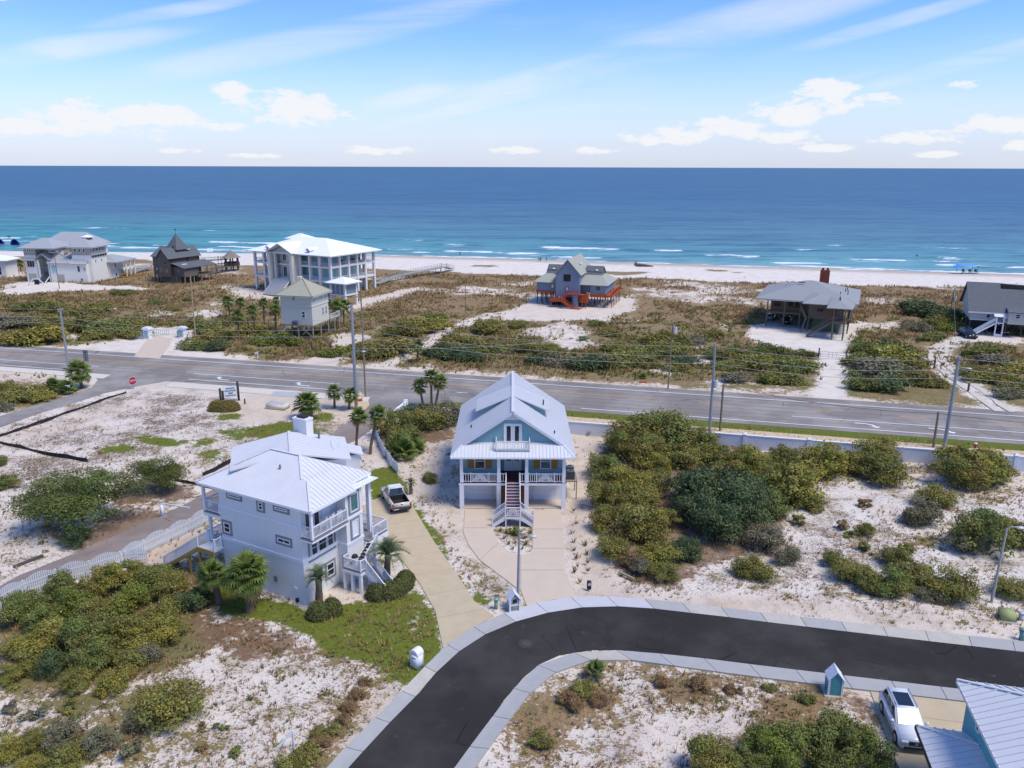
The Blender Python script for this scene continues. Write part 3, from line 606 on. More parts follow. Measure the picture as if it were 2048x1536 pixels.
# sidewalks: one object per slab
def slab_strip(name, s0, s1, i0, i1, step, mat, z=.05):
    root = thing(name, None, None, kind='structure'); s = s0
    while s < s1-.05:
        e = min(s+step, s1); MB().prism(hw(s+.012, e-.012, i0, i1), -.1, z).build('paving_slab', mat, root); s = e
slab_strip('sidewalk', S(850, 809), 110, 106.9, 109.7, 1.6, 'walk_concrete')
slab_strip('sidewalk', -130, S(165, 760), 111.2, 113.8, 1.6, 'walk_concrete_grey'); slab_strip('sidewalk', S(285, 775), S(714, 790), 109.4, 112.0, 1.6, 'walk_concrete_grey')
sheet('sidewalk_apron', GP([(150, 752), (175, 752), (195, 758), (190, 768), (170, 774), (160, 766)]), .03, 'walk_concrete_grey'); sheet('sidewalk_apron', GP([(690, 788), (720, 783), (737, 800), (737, 812), (722, 828), (700, 815)]), .03, 'walk_concrete')
sheet('utility_pad', GP([(548, 783), (598, 785), (594, 795), (540, 792)]), .06, M('pad_grey', (.42, .43, .43), .9, .15))
# drives: one object per cast bay
def drive(name, poly, axis, step, mat, z=.03, off=0.):
    root = thing(name, None, None, kind='structure'); ax = np.array(axis, float); ax /= np.linalg.norm(ax)
    t = [p[0]*ax[0]+p[1]*ax[1] for p in poly]; k = min(t)-off
    while k < max(t):
        c = clip(clip(list(poly), -ax, -(k+.012)), ax, k+step-.012)
        if len(c) > 2: MB().prism(c, -.12, z).build('concrete_bay', mat, root)
        k += step
    return root
a_ = np.array(G(910, 1250)[:2])-np.array(G(780, 1000)[:2])
drive('driveway', drive_w, a_, 3.6, 'drive_concrete', .034)
MB()
db = thing('driveway', None, None, kind='structure')
for pts in (((930, 1019), (986, 1019), (986, 1056), (927.5, 1056)), ((927.5, 1056.5), (986, 1056.5), (989, 1067), (997.7, 1085), (959.5, 1120), (937.6, 1091), (927.2, 1067)),
            ((960.4, 1120.7), (998.2, 1085.5), (1018, 1104), (1041.4, 1110), (1041.4, 1181), (1033, 1176)), ((1042, 1110), (1059, 1107), (1065, 1097.4), (1128, 1097.4), (1129.6, 1140.3), (1042, 1140.3)),
            ((1042, 1141), (1129.6, 1141), (1153, 1194.5), (1105, 1200), (1053.4, 1212), (1042, 1182)), ((1065, 1020), (1121, 1020), (1126.6, 1058.4), (1065, 1058.4)), ((1065, 1059), (1126.6, 1059), (1128, 1096.8), (1065, 1096.8))):
    MB().prism(GP(pts), -.12, .034).build('concrete_bay', 'drive_concrete_new', db)
drive('driveway', GP([(1741, 1383.5), (1960, 1409), (2060, 1640), (1836, 1640)]), (G(1741, 1383)-G(1836, 1640))[:2], 3.0, 'drive_concrete', .034)
drive('driveway', GP([(268, 713), (300, 672), (345, 676), (340, 690), (318, 718)]), (0, 1), 4.0, 'drive_concrete_new', .03)

# sandy two-rut tracks across the highway
M('track_sand', (.58, .52, .44), .95, .16, 1.2, .4, 12, spec=.1); M('gravel_pale', (.50, .475, .44), .95, .16, .9, .5, 14, spec=.1)
def ruts(pts, gap, w, mat, z=.10):
    P, _ = resample([G(*p)[:2] for p in pts], 4.0); k = [np.array(P[0])]
    for a, b, c, d in zip(np.r_[P[:1], P[:-2]], P[:-1], P[1:], np.r_[P[2:], P[-1:]]):
        for t in (.5, 1.): k.append(.5*((2*b)+(-a+c)*t+(2*a-5*b+4*c-d)*t*t+(-a+3*b-3*c+d)*t**3))
    root = thing('track', None, None, kind='structure')
    for s in (-1, 1):
        L = []
        for i, p in enumerate(k):
            d = k[min(i+1, len(k)-1)]-k[max(i-1, 0)]; n = np.array([-d[1], d[0]])/max(np.linalg.norm(d), 1e-6); L.append((p+n*(s*gap/2+rng.normal(0, .09)), n, w*rng.uniform(.55, 1.25)))
        mb = MB(); n_ = len(L)
        mb.add([(*(p+n*v/2), z) for p, n, v in L]+[(*(p-n*v/2), z) for p, n, v in L], [(i, n_+i, n_+i+1, i+1) for i in range(n_-1)])
        mb.build('wheel_rut', mat, root)
ruts([(2012, 824), (1985, 806), (1945, 778), (1905, 750), (1877, 726), (1871, 712), (1880, 698), (1905, 685), (1940, 673)], 1.9, 1.15, 'track_sand', .06)
# ------------------------------------------------------------------ building kit
M('trim_white', (.74, .75, .78), .5, .05, 2); M('roof_white', (.63, .635, .645), .42, .10, .6, spec=.4); M('roof_seam_shade', (.55, .57, .61), .45, .05); M('glass_dark', (.018, .024, .03), .08, .4, .7, spec=.9)  # roof seams darker than the panels: rib shading put into their colour
M('glass_teal', (.03, .13, .15), .08, .3, .7, spec=.8); M('siding_teal', (.225, .40, .43), .7, .06, 1.2); M('siding_white', (.74, .735, .73), .6, .07, 1, streak=(2.2, 2.2, .3)); M('window_surround', (.235, .235, .25), .7, .06)
M('shutter_wood', (.36, .155, .035), .6, .25, 6); M('deck_red', (.075, .012, .012), .6, .2, 5); M('slat_brown', (.27, .12, .045), .7, .2, 5); M('deck_grey', (.20, .19, .20), .8, .15, 5); M('wood_yellow', (.42, .27, .07), .8, .2, 4); M('dark', (.02, .02, .022), .6, .1)
def fbox(mb, c, u, n, w, h, d):
    c, u, n = np.array(c, float), np.array(u, float), np.array(n, float); z = np.array([0, 0, 1.])
    vs = [c+u*sx*w/2+z*sz*h/2+n*sn*d/2 for sn in (-1, 1) for sx, sz in ((-1, -1), (1, -1), (1, 1), (-1, 1))]
    return mb.add(vs, [(0, 3, 2, 1), (4, 5, 6, 7), (0, 1, 5, 4), (1, 2, 6, 5), (2, 3, 7, 6), (3, 0, 4, 7)])
def window(par, c, u, n, w, h, cols=1, rows=2, frame='trim_white', pane='glass_dark', surround=None, fw=.08, name='window', sw=.2):
    c, u, n = np.array(c, float), np.array(u, float), np.array(n, float); z = np.array([0, 0, 1.])
    mb = MB()
    for s in (-1, 1): fbox(mb, c+u*s*(w-fw)/2+n*.04, u, n, fw, h, .08); fbox(mb, c+z*s*(h-fw)/2+n*.04, u, n, w-2*fw, fw, .08)
    for k in range(1, cols): fbox(mb, c+u*(-w/2+w*k/cols)+n*.035, u, n, fw*.7, h-2*fw, .06)
    for k in range(1, rows): fbox(mb, c+z*(-h/2+h*k/rows)+n*.033, u, n, w-2*fw, fw*.7, .06)
    o = mb.build(name, frame, par)
    fbox(MB(), c+n*.012, u, n, w-2*fw+.01, h-2*fw+.01, .03).build('pane', pane, o)
    if surround:
        m2 = MB()
        for s in (-1, 1): fbox(m2, c+u*s*(w+sw)/2+n*.03, u, n, sw, h+2*sw, .06); fbox(m2, c+z*s*(h+sw)/2+n*.03, u, n, w, sw, .06)
        m2.build('surround', surround, o)
    return o
def railing(par, pts, h=1.0, bal=.13, mat='trim_white', post=.1, name='railing', rw=.06, posts=True, bw=.035, fill='trim_white'):
    mb = MB(); bb = MB(); pts = [np.array(p, float) for p in pts]; z = np.array([0, 0, 1.])
    for i, p in enumerate(pts):
        if posts: mb.box(p[0]-post/2, p[0]+post/2, p[1]-post/2, p[1]+post/2, p[2], p[2]+h+.12)
    for a, b in zip(pts[:-1], pts[1:]):
        mb.beam(a+z*h, b+z*h, rw*1.3, rw); mb.beam(a+z*.1, b+z*.1, rw, rw)
        n = max(1, int(np.linalg.norm(b-a)/bal))
        for k in range(1, n):
            q = a+(b-a)*k/n; bb.add([(q[0]-bw/2, q[1]-bw/2, q[2]+.1), (q[0]+bw/2, q[1]-bw/2, q[2]+.1), (q[0]+bw/2, q[1]+bw/2, q[2]+.1), (q[0]-bw/2, q[1]+bw/2, q[2]+.1),
                                     (q[0]-bw/2, q[1]-bw/2, q[2]+h), (q[0]+bw/2, q[1]-bw/2, q[2]+h), (q[0]+bw/2, q[1]+bw/2, q[2]+h), (q[0]-bw/2, q[1]+bw/2, q[2]+h)], [(0, 1, 5, 4), (1, 2, 6, 5), (2, 3, 7, 6), (3, 0, 4, 7)])
    o = mb.build(name, mat, par)
    if bb.v: tag(bb.build('balusters', fill, o), kind='stuff')
    return o
def stairs(par, top, bot, wdir, width, mat='deck_grey', riser='trim_white', side='trim_white', tread=.28, name='staircase', rail=None, railh=.95):
    top, bot = np.array(top, float), np.array(bot, float); wd = np.array(wdir, float); wd /= np.linalg.norm(wd)
    n = max(2, int(round((top[2]-bot[2])/.19)))
    o = bpy.data.objects.new(name, None); COL.objects.link(o); o.parent = par; o.empty_display_size = .2
    for s in (-1, 1): MB().beam(top+wd*s*width/2-np.array([0, 0, .16]), bot+wd*s*width/2-np.array([0, 0, .02]), .07, .30).build('stringer', side, o)
    run = (bot-top)*np.array([1, 1, 0]); ru = run/np.linalg.norm(run)
    for k in range(n):
        c = top+(bot-top)*(k+.5)/n; st = MB(); fbox(st, c-np.array([0, 0, .0]), wd, ru, width-.1, .05, np.linalg.norm(run)/n+.04); st.build('step', mat, o)
    if riser:
        rb = MB()
        for k in range(n):
            c = top+(bot-top)*(k+.5)/n; fbox(rb, c-ru*np.linalg.norm(run)/n*.45-np.array([0, 0, .0])+np.array([0, 0, .09]), wd, ru, width-.12, .13, .02)
        tag(rb.build('risers', riser, o), kind='stuff')
    if rail:
        for s in rail: railing(par, [top+wd*s*width/2, bot+wd*s*width/2+np.array([0, 0, .05])], railh)
    return o
def roof(par, pts, mat, w=.45, pieces=True, seam=None, t=.10, rib=.035, name='roof', ribw=.05):
    """planar slope; pts[0]-pts[1] is the eave; standing seams run up the slope"""
    P = [np.array(p, float) for p in pts]; u = (P[1]-P[0]); u /= np.linalg.norm(u)
    nn = sum(np.cross(P[i]-P[0], P[(i+1) % len(P)]-P[0]) for i in range(len(P))); nn /= np.linalg.norm(nn)
    if nn[2] < 0: nn = -nn
    v = np.cross(nn, u); v = v if v[2] > 0 else -v
    p2 = [((p-P[0])@u, (p-P[0])@v) for p in P]; a0, a1 = min(q[0] for q in p2), max(q[0] for q in p2)
    to3 = lambda q, h=0.: P[0]+u*q[0]+v*q[1]+nn*h
    if not pieces:
        o = MB().slab([to3(q) for q in p2], t).build(name, mat, par); rb = MB()
    else:
        o = MB().slab([to3(q, -.03) for q in p2], t).build(name, mat, par)
    k = a0; cnt = 0
    while k < a1-.02:
        e = min(k+w, a1); c = clip(clip(p2, (-1, 0), -k), (1, 0), e); r = clip(clip(p2, (-1, 0), -k), (1, 0), k+ribw)
        if pieces and len(c) > 2:
            mb = MB().slab([to3(q) for q in c], .025)
            if len(r) > 2 and cnt: mb.slab([to3(q, rib) for q in r], rib)
            mb.build('roof_panel', mat, o)
        elif not pieces and len(r) > 2 and cnt: rb.slab([to3(q, rib) for q in r], rib)
        k = e; cnt += 1
    if not pieces and rb.v: tag(rb.build('seams', seam or mat, o), kind='stuff')
    return o
Xp, Xm, Yp, Ym = (1, 0, 0), (-1, 0, 0), (0, 1, 0), (0, -1, 0)

# ------------------------------------------------------------------ the blue house in the middle
def blue_house():
    H = thing('beach_house', 'sea-blue two-storey beach house with white metal roof, porch and central front stairs', 'house', (.1, 76.2, 0))
    T, RW = 'trim_white', 'roof_white'
    w = MB()
    w.box(-5.3, -1.35, 1.9, 17.0, 2.9, 6.3); w.box(1.35, 5.3, 1.9, 17.0, 2.9, 6.3); w.box(-1.35, 1.35, 3.4, 17.0, 2.9, 6.3)
    w.add([(-4.95, 1.6, 6.5), (4.95, 1.6, 6.5), (0, 1.6, 9.88), (-4.95, 17, 6.5), (4.95, 17, 6.5), (0, 17, 9.88)], [(0, 1, 2), (5, 4, 3), (0, 2, 5, 3), (1, 4, 5, 2)])
    wall = w.build('wall', 'siding_teal', H)
    bt = MB()
    for k in range(-11, 12):
        x = k*.41; top = 9.75-.672*abs(x)
        if top > 6.75 and abs(x) > .99: bt.box(x-.02, x+.02, 1.575, 1.6, 6.66, top)
        elif top > 6.75 and top > 8.75: bt.box(x-.02, x+.02, 1.575, 1.6, 8.72, min(top, 9.1))
    tag(bt.build('battens', M('batten_teal', (.25, .43, .46), .7, .05), wall), kind='stuff')
    MB().add([(-1.05, 1.55, 9.12), (1.05, 1.55, 9.12), (0, 1.55, 9.82), (-1.05, 1.6, 9.12), (1.05, 1.6, 9.12), (0, 1.6, 9.82)], [(0, 1, 2), (5, 4, 3), (0, 3, 4, 1), (1, 4, 5, 2), (2, 5, 3, 0)]).build('gable_panel', T, H)
    MB().box(-4.9, 4.9, 1.54, 1.6, 6.52, 6.72).build('trim_board', M('trim_blue', (.40, .53, .62), .6, .05), H)
    # roof
    for s in (-1, 1):
        pts = [(s*6.3, 17.8, 5.786), (s*6.3, -.45, 5.786), (s*5.2, 1.2, 6.534), (0, 1.2, 10.07), (0, 17.8, 10.07)]
        roof(H, pts, RW, .36, False, 'roof_seam_shade', .09, .045, ribw=.05)
        mb = MB(); a = np.array((s*5.2, 1.14, 6.42)); b = np.array((0, 1.14, 9.95)); mb.beam(a, b, .07, .24); mb.build('rake_board', M('rake_grey', (.55, .60, .66), .6, .05), H)
        mb = MB().beam((s*6.3, -.4, 5.68), (s*6.3, 17.8, 5.68), .06, .16); mb.build('fascia', T, H)
        # shed dormer
        d = MB(); x0, x1 = 0, s*3.5
        d.add([(0, 7.4, 10.0), (x1, 7.4, 7.68), (x1, 7.4, 8.52), (0, 11.2, 10.0), (x1, 11.2, 7.68), (x1, 11.2, 8.52)], [(0, 1, 2), (5, 4, 3), (1, 4, 5, 2), (0, 3, 4, 1), (0, 2, 5, 3)])
        dm = d.build('dormer', 'siding_teal', H)
        roof(H, [(s*4.05, 11.5, 8.37), (s*4.05, 7.05, 8.37), (0, 7.05, 10.12), (0, 11.5, 10.12)], RW, .36, False, 'roof_seam_shade', .1, .045, name='dormer_roof', ribw=.05)
    roof(H, [(-6.3, -.45, 5.78), (6.3, -.45, 5.78), (5.2, 1.2, 6.54), (4.93, 1.6, 6.72), (-4.93, 1.6, 6.72), (-5.2, 1.2, 6.54)], RW, .36, False, 'roof_seam_shade', .09, .045, name='porch_roof', ribw=.05)
    MB().beam((-6.3, -.46, 5.69), (6.3, -.46, 5.69), .05, .15).build('fascia', T, H)
    MB().beam((0, 1.15, 10.12), (0, 17.85, 10.12), .3, .06).build('ridge_cap', RW, H)
    for s in (-1, 1): MB().beam((s*6.28, -.43, 5.80), (s*5.2, 1.2, 6.56), .16, .05).build('hip_cap', RW, H)
    for (x, y) in ((-4.45, 5.2), (4.35, 3.1), (3.35, 8.2), (3.4, 9.0)):
        z = 10.07-.68*abs(x) if abs(x) > 4 else 8.75
        MB().cyl((x, y, z), (x, y, z+.35), .07, n=8).build('vent_pipe', 'dark', H)
    MB().box(-5.3, 5.3, -.2, 2.0, 5.52, 5.60).build('porch_ceiling', T, H)
    # deck, columns, garage level
    MB().box(-5.5, 5.5, 0.02, 3.45, 2.82, 2.88).build('deck', 'deck_red', H)
    MB().box(-5.5, 5.5, -.03, .22, 2.60, 2.80).build('deck_beam', T, H)
    MB().box(-5.35, 5.35, .22, 17, 2.55, 2.80).build('floor_slab', T, H)
    for x in (-5.22, -1.42, 1.42, 5.22):
        MB().box(x-.16, x+.16, .0, .32, 2.88, 5.56).build('column', T, H)
        MB().box(x-.22, x+.22, -.02, .40, -.05, 2.60).build('pier', T, H)
    for sx in (-1, 1):
        m = MB(); m.box(min(sx*1.3, sx*5.3), max(sx*1.3, sx*5.3), 2.35, 17, -.02, 2.55); gw = m.build('garage_wall', T, H)
        for k in range(4):
            MB().box(sx*3.43-1.27, sx*3.43+1.27, 2.29, 2.35, .03+k*.56, .03+k*.56+.54).build('door_panel', M('garage_door', (.78, .79, .82), .5, .03), gw)
        z = 2.86
        window(H, (sx*3.42, 1.9, 4.5), Xp, Ym, 1.12, 1.65, 1, 2, pane='glass_teal' if sx > 0 else 'glass_dark')
        for q in (-1, 1):
            m = MB().box(sx*3.42+q*.93-.31, sx*3.42+q*.93+.31, 1.84, 1.9, 3.72, 5.3)
            for k in range(9): m.box(sx*3.42+q*.93-.25, sx*3.42+q*.93+.25, 1.825, 1.84, 3.83+k*.16, 3.93+k*.16)
            m.build('shutter', 'shutter_wood', H)
    MB().box(-1.3, 1.3, 2.35, 10, -.02, 2.55).build('garage_wall', T, H)
    m = MB()
    for k in range(15): m.box(-1.2, 1.2, .55, .60, .05+k*.17, .05+k*.17+.12)
    lp = MB().box(-1.2, 1.2, .60, .64, .02, 2.58).build('slat_screen', 'slat_brown', H)
    for k in range(15): MB().box(-1.2, 1.2, .55, .60, .05+k*.17, .05+k*.17+.13).build('slat', 'slat_brown', lp)
    MB().box(-5.4, 5.4, .1, 2.4, -.02, .045).build('garage_floor', 'drive_concrete_new', H)
    # doors
    def double_door(par, y, z0, h, w, name):
        o = MB()
        for s in (-1, 1): o.box(s*w/2-.06, s*w/2+.06, y-.08, y, z0, z0+h)
        o.box(-w/2, w/2, y-.08, y, z0+h, z0+h+.1)
        f = o.build(name, T, par)
        for s in (-1, 1):
            lf = MB().box(min(s*.01, s*(w/2-.06)), max(s*.01, s*(w/2-.06)), y-.05, y-.01, z0, z0+h).build('door_leaf', T, f)
        return f
    d1 = double_door(H, 1.6, 6.62, 2.0, 1.75, 'balcony_door'); d2 = double_door(H, 3.4, 2.9, 2.45, 1.75, 'front_door')
    for s in (-1, 1):
        MB().box(s*.42-.21, s*.42+.21, 1.535, 1.55, 6.8, 8.45).build('pane', 'glass_dark', d1)
        for q in (-.12, .12): MB().box(s*.42+q-.09, s*.42+q+.09, 3.335, 3.35, 4.0, 5.25).build('pane', 'glass_dark', d2)
    # balcony on the porch roof
    MB().box(-1.75, 1.75, .25, 1.6, 6.20, 6.30).build('balcony_deck', M('balcony_base', (.42, .47, .52), .7, .1), H)
    railing(H, [(-1.7, 1.5, 6.3), (-1.7, .32, 6.3), (0, .32, 6.3), (1.7, .32, 6.3), (1.7, 1.5, 6.3)], .92, .2, bw=.055)
    # porch railings with lattice panels
    def lattice(par, x0, x1, y, z0, z1):
        mb = MB(); d = z1-z0; cx = (x0+x1)/2
        for k in range(-3, 4):
            o_ = k*.15
            for sg in (1, -1):
                a = max(-d/2, -d/2); P0, P1 = np.array([cx+o_-sg*.0-d*.45*sg, y, z0]), np.array([cx+o_+d*.45*sg, y, z1])
                if (k < 0 and sg > 0) or (k > 0 and sg < 0) or k == 0: mb.beam(P0, P1, .03, .05)
        tag(mb.build('lattice', T, par), kind='stuff')
    for sx in (-1, 1):
        for a, b in ((5.05, 4.28), (2.42, 1.6), (1.25, .68)): railing(H, [(sx*a, .12, 2.88), (sx*b, .12, 2.88)], .93, .2, bw=.055)
        r = railing(H, [(sx*4.28, .12, 2.88), (sx*2.42, .12, 2.88)], .93, .15, posts=False, bw=.055); lattice(r, sx*3.35-.4, sx*3.35+.4, .10, 3.0, 3.8)
        railing(H, [(sx*5.25, .5, 2.88), (sx*5.25, 1.85, 2.88)], .93, .2, bw=.055)
    # stairs: straight flight to a landing, then a flight to each side
    st = stairs(H, (0.03, .0, 2.86), (0.03, -2.9, 1.08), Xp, 1.42, 'deck_red', riser=T, rail=(-1, 1))
    MB().box(-.72, .78, -4.3, -2.9, .96, 1.06).build('landing', 'deck_red', H); MB().box(-.74, .80, -4.34, -4.28, .84, 1.06).build('landing_fascia', T, H)
    for x in (-.66, .72):
        for y in (-4.26, -2.98): MB().box(x-.06, x+.06, y-.06, y+.06, -.05, .98).build('post', T, H)
    r = railing(H, [(-.68, -4.26, 1.06), (.74, -4.26, 1.06)], .95, .16, bw=.055); lattice(r, -.4, .46, -4.28, 1.18, 1.95)
    for s in (-1, 1): stairs(H, (.03+s*.75, -3.6, 1.05), (.03+s*2.0, -3.6, .06), Yp, 1.3, 'deck_red', riser=T, rail=(-1, 1))
    # floodlights by the eaves
    return H
blue_house()
M('ac_grey', (.055, .055, .06), .5, .2, 10); M('ac_top', (.16, .16, .165), .5, .2)
for k, (x, y) in enumerate(((6.25, 4.7), (6.25, 3.4))):
    a = thing('air_conditioner', ('farther' if k == 0 else 'nearer')+' of two dark condenser units beside the blue house', 'air conditioner', (x, 76.2+y, 2.03), group='condenser units')
    MB().box(-.42, .42, -.42, .42, 0, .85).build('casing', 'ac_grey', a); MB().cyl((0, 0, .85), (0, 0, .91), .38, n=14).build('fan_guard', 'ac_top', a); MB().cyl((0, 0, .91), (0, 0, .93), .2, n=10).build('fan_cap', 'dark', a)
pf = thing('equipment_platform', 'wooden platform on posts carrying two condensers beside the blue house', 'platform', (6.3, 80.2, 0))
MB().box(-.65, .65, -1.4, 1.2, 1.92, 2.03).build('platform_deck', M('wood_grey', (.26, .23, .19), .85, .2, 4), pf)
for x in (-.55, .55):
    for y in (-1.3, 1.1): MB().box(x-.05, x+.05, y-.05, y+.05, -.1, 1.92).build('leg', 'wood_grey', pf)

# ------------------------------------------------------------------ the white house on the left
def white_house():
    o = G(612.5, 1208); H = thing('beach_house', 'tall white three-storey house with white standing-seam roof beside the pickup drive', 'house', (o[0], o[1], 0), -28.7)
    T, WS, SR, RW = 'trim_white', 'siding_white', 'window_surround', 'roof_white'
    w = MB()
    w.prism([(-9, 0), (0, 0), (0, 6.3), (-1.9, 6.3), (-1.9, 8.3), (-9, 8.3)], -.05, 8.5)
    w.box(0.002, 1.0, 4.15, 6.25, -.05, 8.35)
    w.build('wall', WS, H)
    gr = MB()
    for k in range(1, 44): gr.box(-9+k*.205, -9+k*.205+.014, -.006, 0, 3.9, 8.45)
    for k in range(1, 24): gr.box(0, .006, k*.205-.02, k*.205-.006, 3.9, 8.3) if k*.205 < 4.1 else None
    tag(gr.build('siding_grooves', M('groove', (.60, .625, .68), .7, .05), H), kind='stuff')
    MB().box(-9.03, .03, -.05, 0, 6.5, 6.78).build('belt_board', T, H); MB().box(-9.03, .03, -.06, 0, 3.55, 3.85).build('belt_board', T, H)
    MB().box(0, .06, 0, 4.15, 3.55, 3.85).build('belt_board', T, H); MB().box(-.02, 1.05, 4.1, 6.3, 3.45, 3.7).build('belt_board', T, H)
    MB().box(1.0, 1.05, 4.15, 6.25, 5.75, 5.95).build('belt_board', T, H)
    for (x0, x1, z0, z1, c, r) in ((-7.82, -6.46, 7.74, 8.0, 1, 1), (-4.42, -3.93, 7.3, 7.98, 1, 2), (-2.6, -1.27, 7.72, 7.96, 1, 1), (-8.69, -7.94, 4.34, 5.25, 1, 2), (-2.57, -1.22, 4.89, 5.3, 2, 1)):
        window(H, ((x0+x1)/2, 0, (z0+z1)/2), Xp, Ym, x1-x0, z1-z0, c, r, surround=SR)
    for (y, w_) in ((1.3, .75), (2.25, 1.0), (3.2, .75)): window(H, (0, y, 4.45), Yp, Xp, w_, 1.75, 1, 2)
    m = MB()
    for a in ((.62, .78, 3.42, 5.5), (3.7, 3.86, 3.42, 5.5)): fbox(m, (.02, (a[0]+a[1])/2, (a[2]+a[3])/2), Yp, Xp, a[1]-a[0], a[3]-a[2], .05)
    fbox(m, (.02, 2.24, 3.40), Yp, Xp, 3.24, .14, .05); m.build('window_trim', SR, H)
    window(H, (0, 3.0, 1.7), Yp, Xp, .9, 1.2, 1, 2, surround=SR)
    window(H, (1.0, 5.2, 7.1), Yp, Xp, 1.0, 1.6, 1, 1, pane='glass_teal', surround=SR); m = window(H, (1.0, 5.2, 4.75), Yp, Xp, .8, 1.5, 1, 1, pane=MATS['trim_white'], surround=SR, name='blind_panel')
    # roofs
    z0 = 8.4
    roof(H, [(-11.3, -.25, z0), (1.4, -.25, z0), (-1.0, 2.15, 9.655), (-1.6, 2.15, 9.655), (-3.6, 4.15, 10.7), (-6.9, 4.15, 10.7)], RW, .42, True, ribw=.03, rib=.018)
    roof(H, [(1.4, -.25, z0), (1.4, 5.1, z0), (-1.0, 5.1, 9.655), (-1.0, 2.15, 9.655)], RW, .42, True, ribw=.05, rib=.05)
    roof(H, [(.45, .1, 8.585), (.45, 8.25, 8.585), (-3.6, 4.15, 10.7)], RW, .42, True, ribw=.05, rib=.05)
    roof(H, [(-11.3, 8.55, z0), (-11.3, -.25, z0), (-6.9, 4.15, 10.7)], RW, .42, False)
    roof(H, [(.45, 8.25, 8.585), (-11.3, 8.55, z0), (-6.9, 4.15, 10.7), (-3.6, 4.15, 10.7)], RW, .42, False)
    hc = MB()
    for a, b in (((1.4, -.25, z0), (-1.0, 2.15, 9.655)), ((-1.6, 2.15, 9.655), (-3.6, 4.15, 10.7)), ((-11.3, -.25, z0), (-6.9, 4.15, 10.7)), ((-6.9, 4.15, 10.7), (-3.6, 4.15, 10.7))): MB().beam(np.array(a)+(0, 0, .04), np.array(b)+(0, 0, .04), .22, .05).build('hip_cap', RW, H)
    for a, b in (((-11.3, -.26, z0-.1), (1.4, -.26, z0-.1)), ((1.41, -.25, z0-.1), (1.41, 5.1, z0-.1)), ((.46, 5.1, z0+.08), (.46, 8.25, z0+.08)), ((-11.31, -.25, z0-.1), (-11.31, 8.5, z0-.1))): MB().beam(a, b, .06, .2).build('fascia', T, H)
    MB().box(-11.2, 1.3, -.2, 8.2, 8.24, 8.28).build('soffit', T, H)
    MB().cyl((-4.4, 2.6, 9.8), (-4.4, 2.6, 10.25), .08, n=8).build('vent_pipe', 'ac_top', H)
    # rear wing, turned to the lane
    wr = MB(); a = R(28.7+16.5); ca, sa = math.cos(a), math.sin(a)
    def L(x, y, z): return (-6.1+x*ca-y*sa, 5.6+x*sa+y*ca, z)
    for s in (-1, 1):
        roof(H, [L(s*5.0, -1.5, 9.5), L(s*5.0, 4.6, 9.5), L(0, 4.6, 10.5), L(0, -1.5, 10.5)], RW, .42, True, ribw=.04, rib=.03, name='wing_roof')
    p = [L(-4.6, -1.2, 0)[:2], L(4.6, -1.2, 0)[:2], L(4.6, 4.3, 0)[:2], L(-4.6, 4.3, 0)[:2]]
    MB().prism(p, -.05, 9.45).build('wing_wall', WS, H)
    MB().beam(L(0, -1.5, 10.55), L(0, 4.6, 10.55), .25, .05).build('ridge_cap', RW, H)
    cmy = L(1.3, 4.9, 0); m = MB().box(cmy[0]-.8, cmy[0]+.8, cmy[1]-.45, cmy[1]+.45, -.05, 11.5); c = m.build('chimney', WS, H)
    MB().box(cmy[0]-.85, cmy[0]+.85, cmy[1]-.5, cmy[1]+.5, 11.5, 11.65).build('chimney_cap', T, c); MB().box(cmy[0]-.45, cmy[0]+.45, cmy[1]-.3, cmy[1]+.3, 11.66, 11.85).build('flue_cap', 'dark', c)
    q = L(2.6, 3.4, 9.9); MB().cyl(q, (q[0], q[1], 10.7), .1, n=8).build('vent_pipe', 'ac_top', H)
    roof(H, [L(6.3, .8, 8.95), L(6.3, 3.0, 8.95), L(3.6, 3.0, 9.85), L(3.6, .8, 9.85)], RW, .42, True, name='entry_roof'); MB().prism([L(4.6, 1.0, 0)[:2], L(6.0, 1.0, 0)[:2], L(6.0, 2.8, 0)[:2], L(4.6, 2.8, 0)[:2]], 0, 8.9).build('entry_wall', WS, H)
    # right balcony, third floor
    MB().box(0, 1.25, -.12, 4.15, 5.75, 5.92).build('balcony_deck', 'deck_grey', H); MB().box(-.02, 1.28, -.15, 4.15, 5.62, 5.75).build('balcony_fascia', T, H)
    railing(H, [(0.05, -.05, 5.92), (1.18, -.05, 5.92), (1.18, 2.1, 5.92), (1.18, 4.1, 5.92)], 1.0, .13)
    MB().box(1.08, 1.28, -.15, .05, 5.92, 8.4).build('column', T, H)
    for (y, w_) in ((.75, .7), (1.75, .7)): window(H, (0, y, 7.0), Yp, Xp, w_, 1.9, 1, 1)
    MB().box(0, .05, 2.4, 3.3, 5.95, 8.0).build('balcony_door', T, H)
    # corner porch with tall column, deck and stairs
    MB().box(-1.9, 1.5, 6.3, 8.9, 3.05, 3.2).build('porch_deck', 'deck_grey', H)
    MB().box(-1.9, 1.55, 6.25, 8.95, 2.6, 3.05).build('porch_beam', T, H)
    MB().box(.22, .55, 7.7, 8.03, 3.2, 8.5).build('column', T, H)
    railing(H, [(1.45, 6.9, 3.2), (1.45, 8.85, 3.2), (-1.8, 8.85, 3.2)], 1.0, .13)
    stairs(H, (1.9, 6.3, 3.1), (1.9, 4.75, 1.95), Xp, 1.05, 'dark', riser=None, rail=(1,))
    MB().box(1.05, 2.95, 3.35, 4.85, 1.85, 1.98).build('landing', 'deck_grey', H); MB().box(1.02, 2.98, 3.3, 4.85, 1.6, 1.85).build('landing_fascia', T, H)
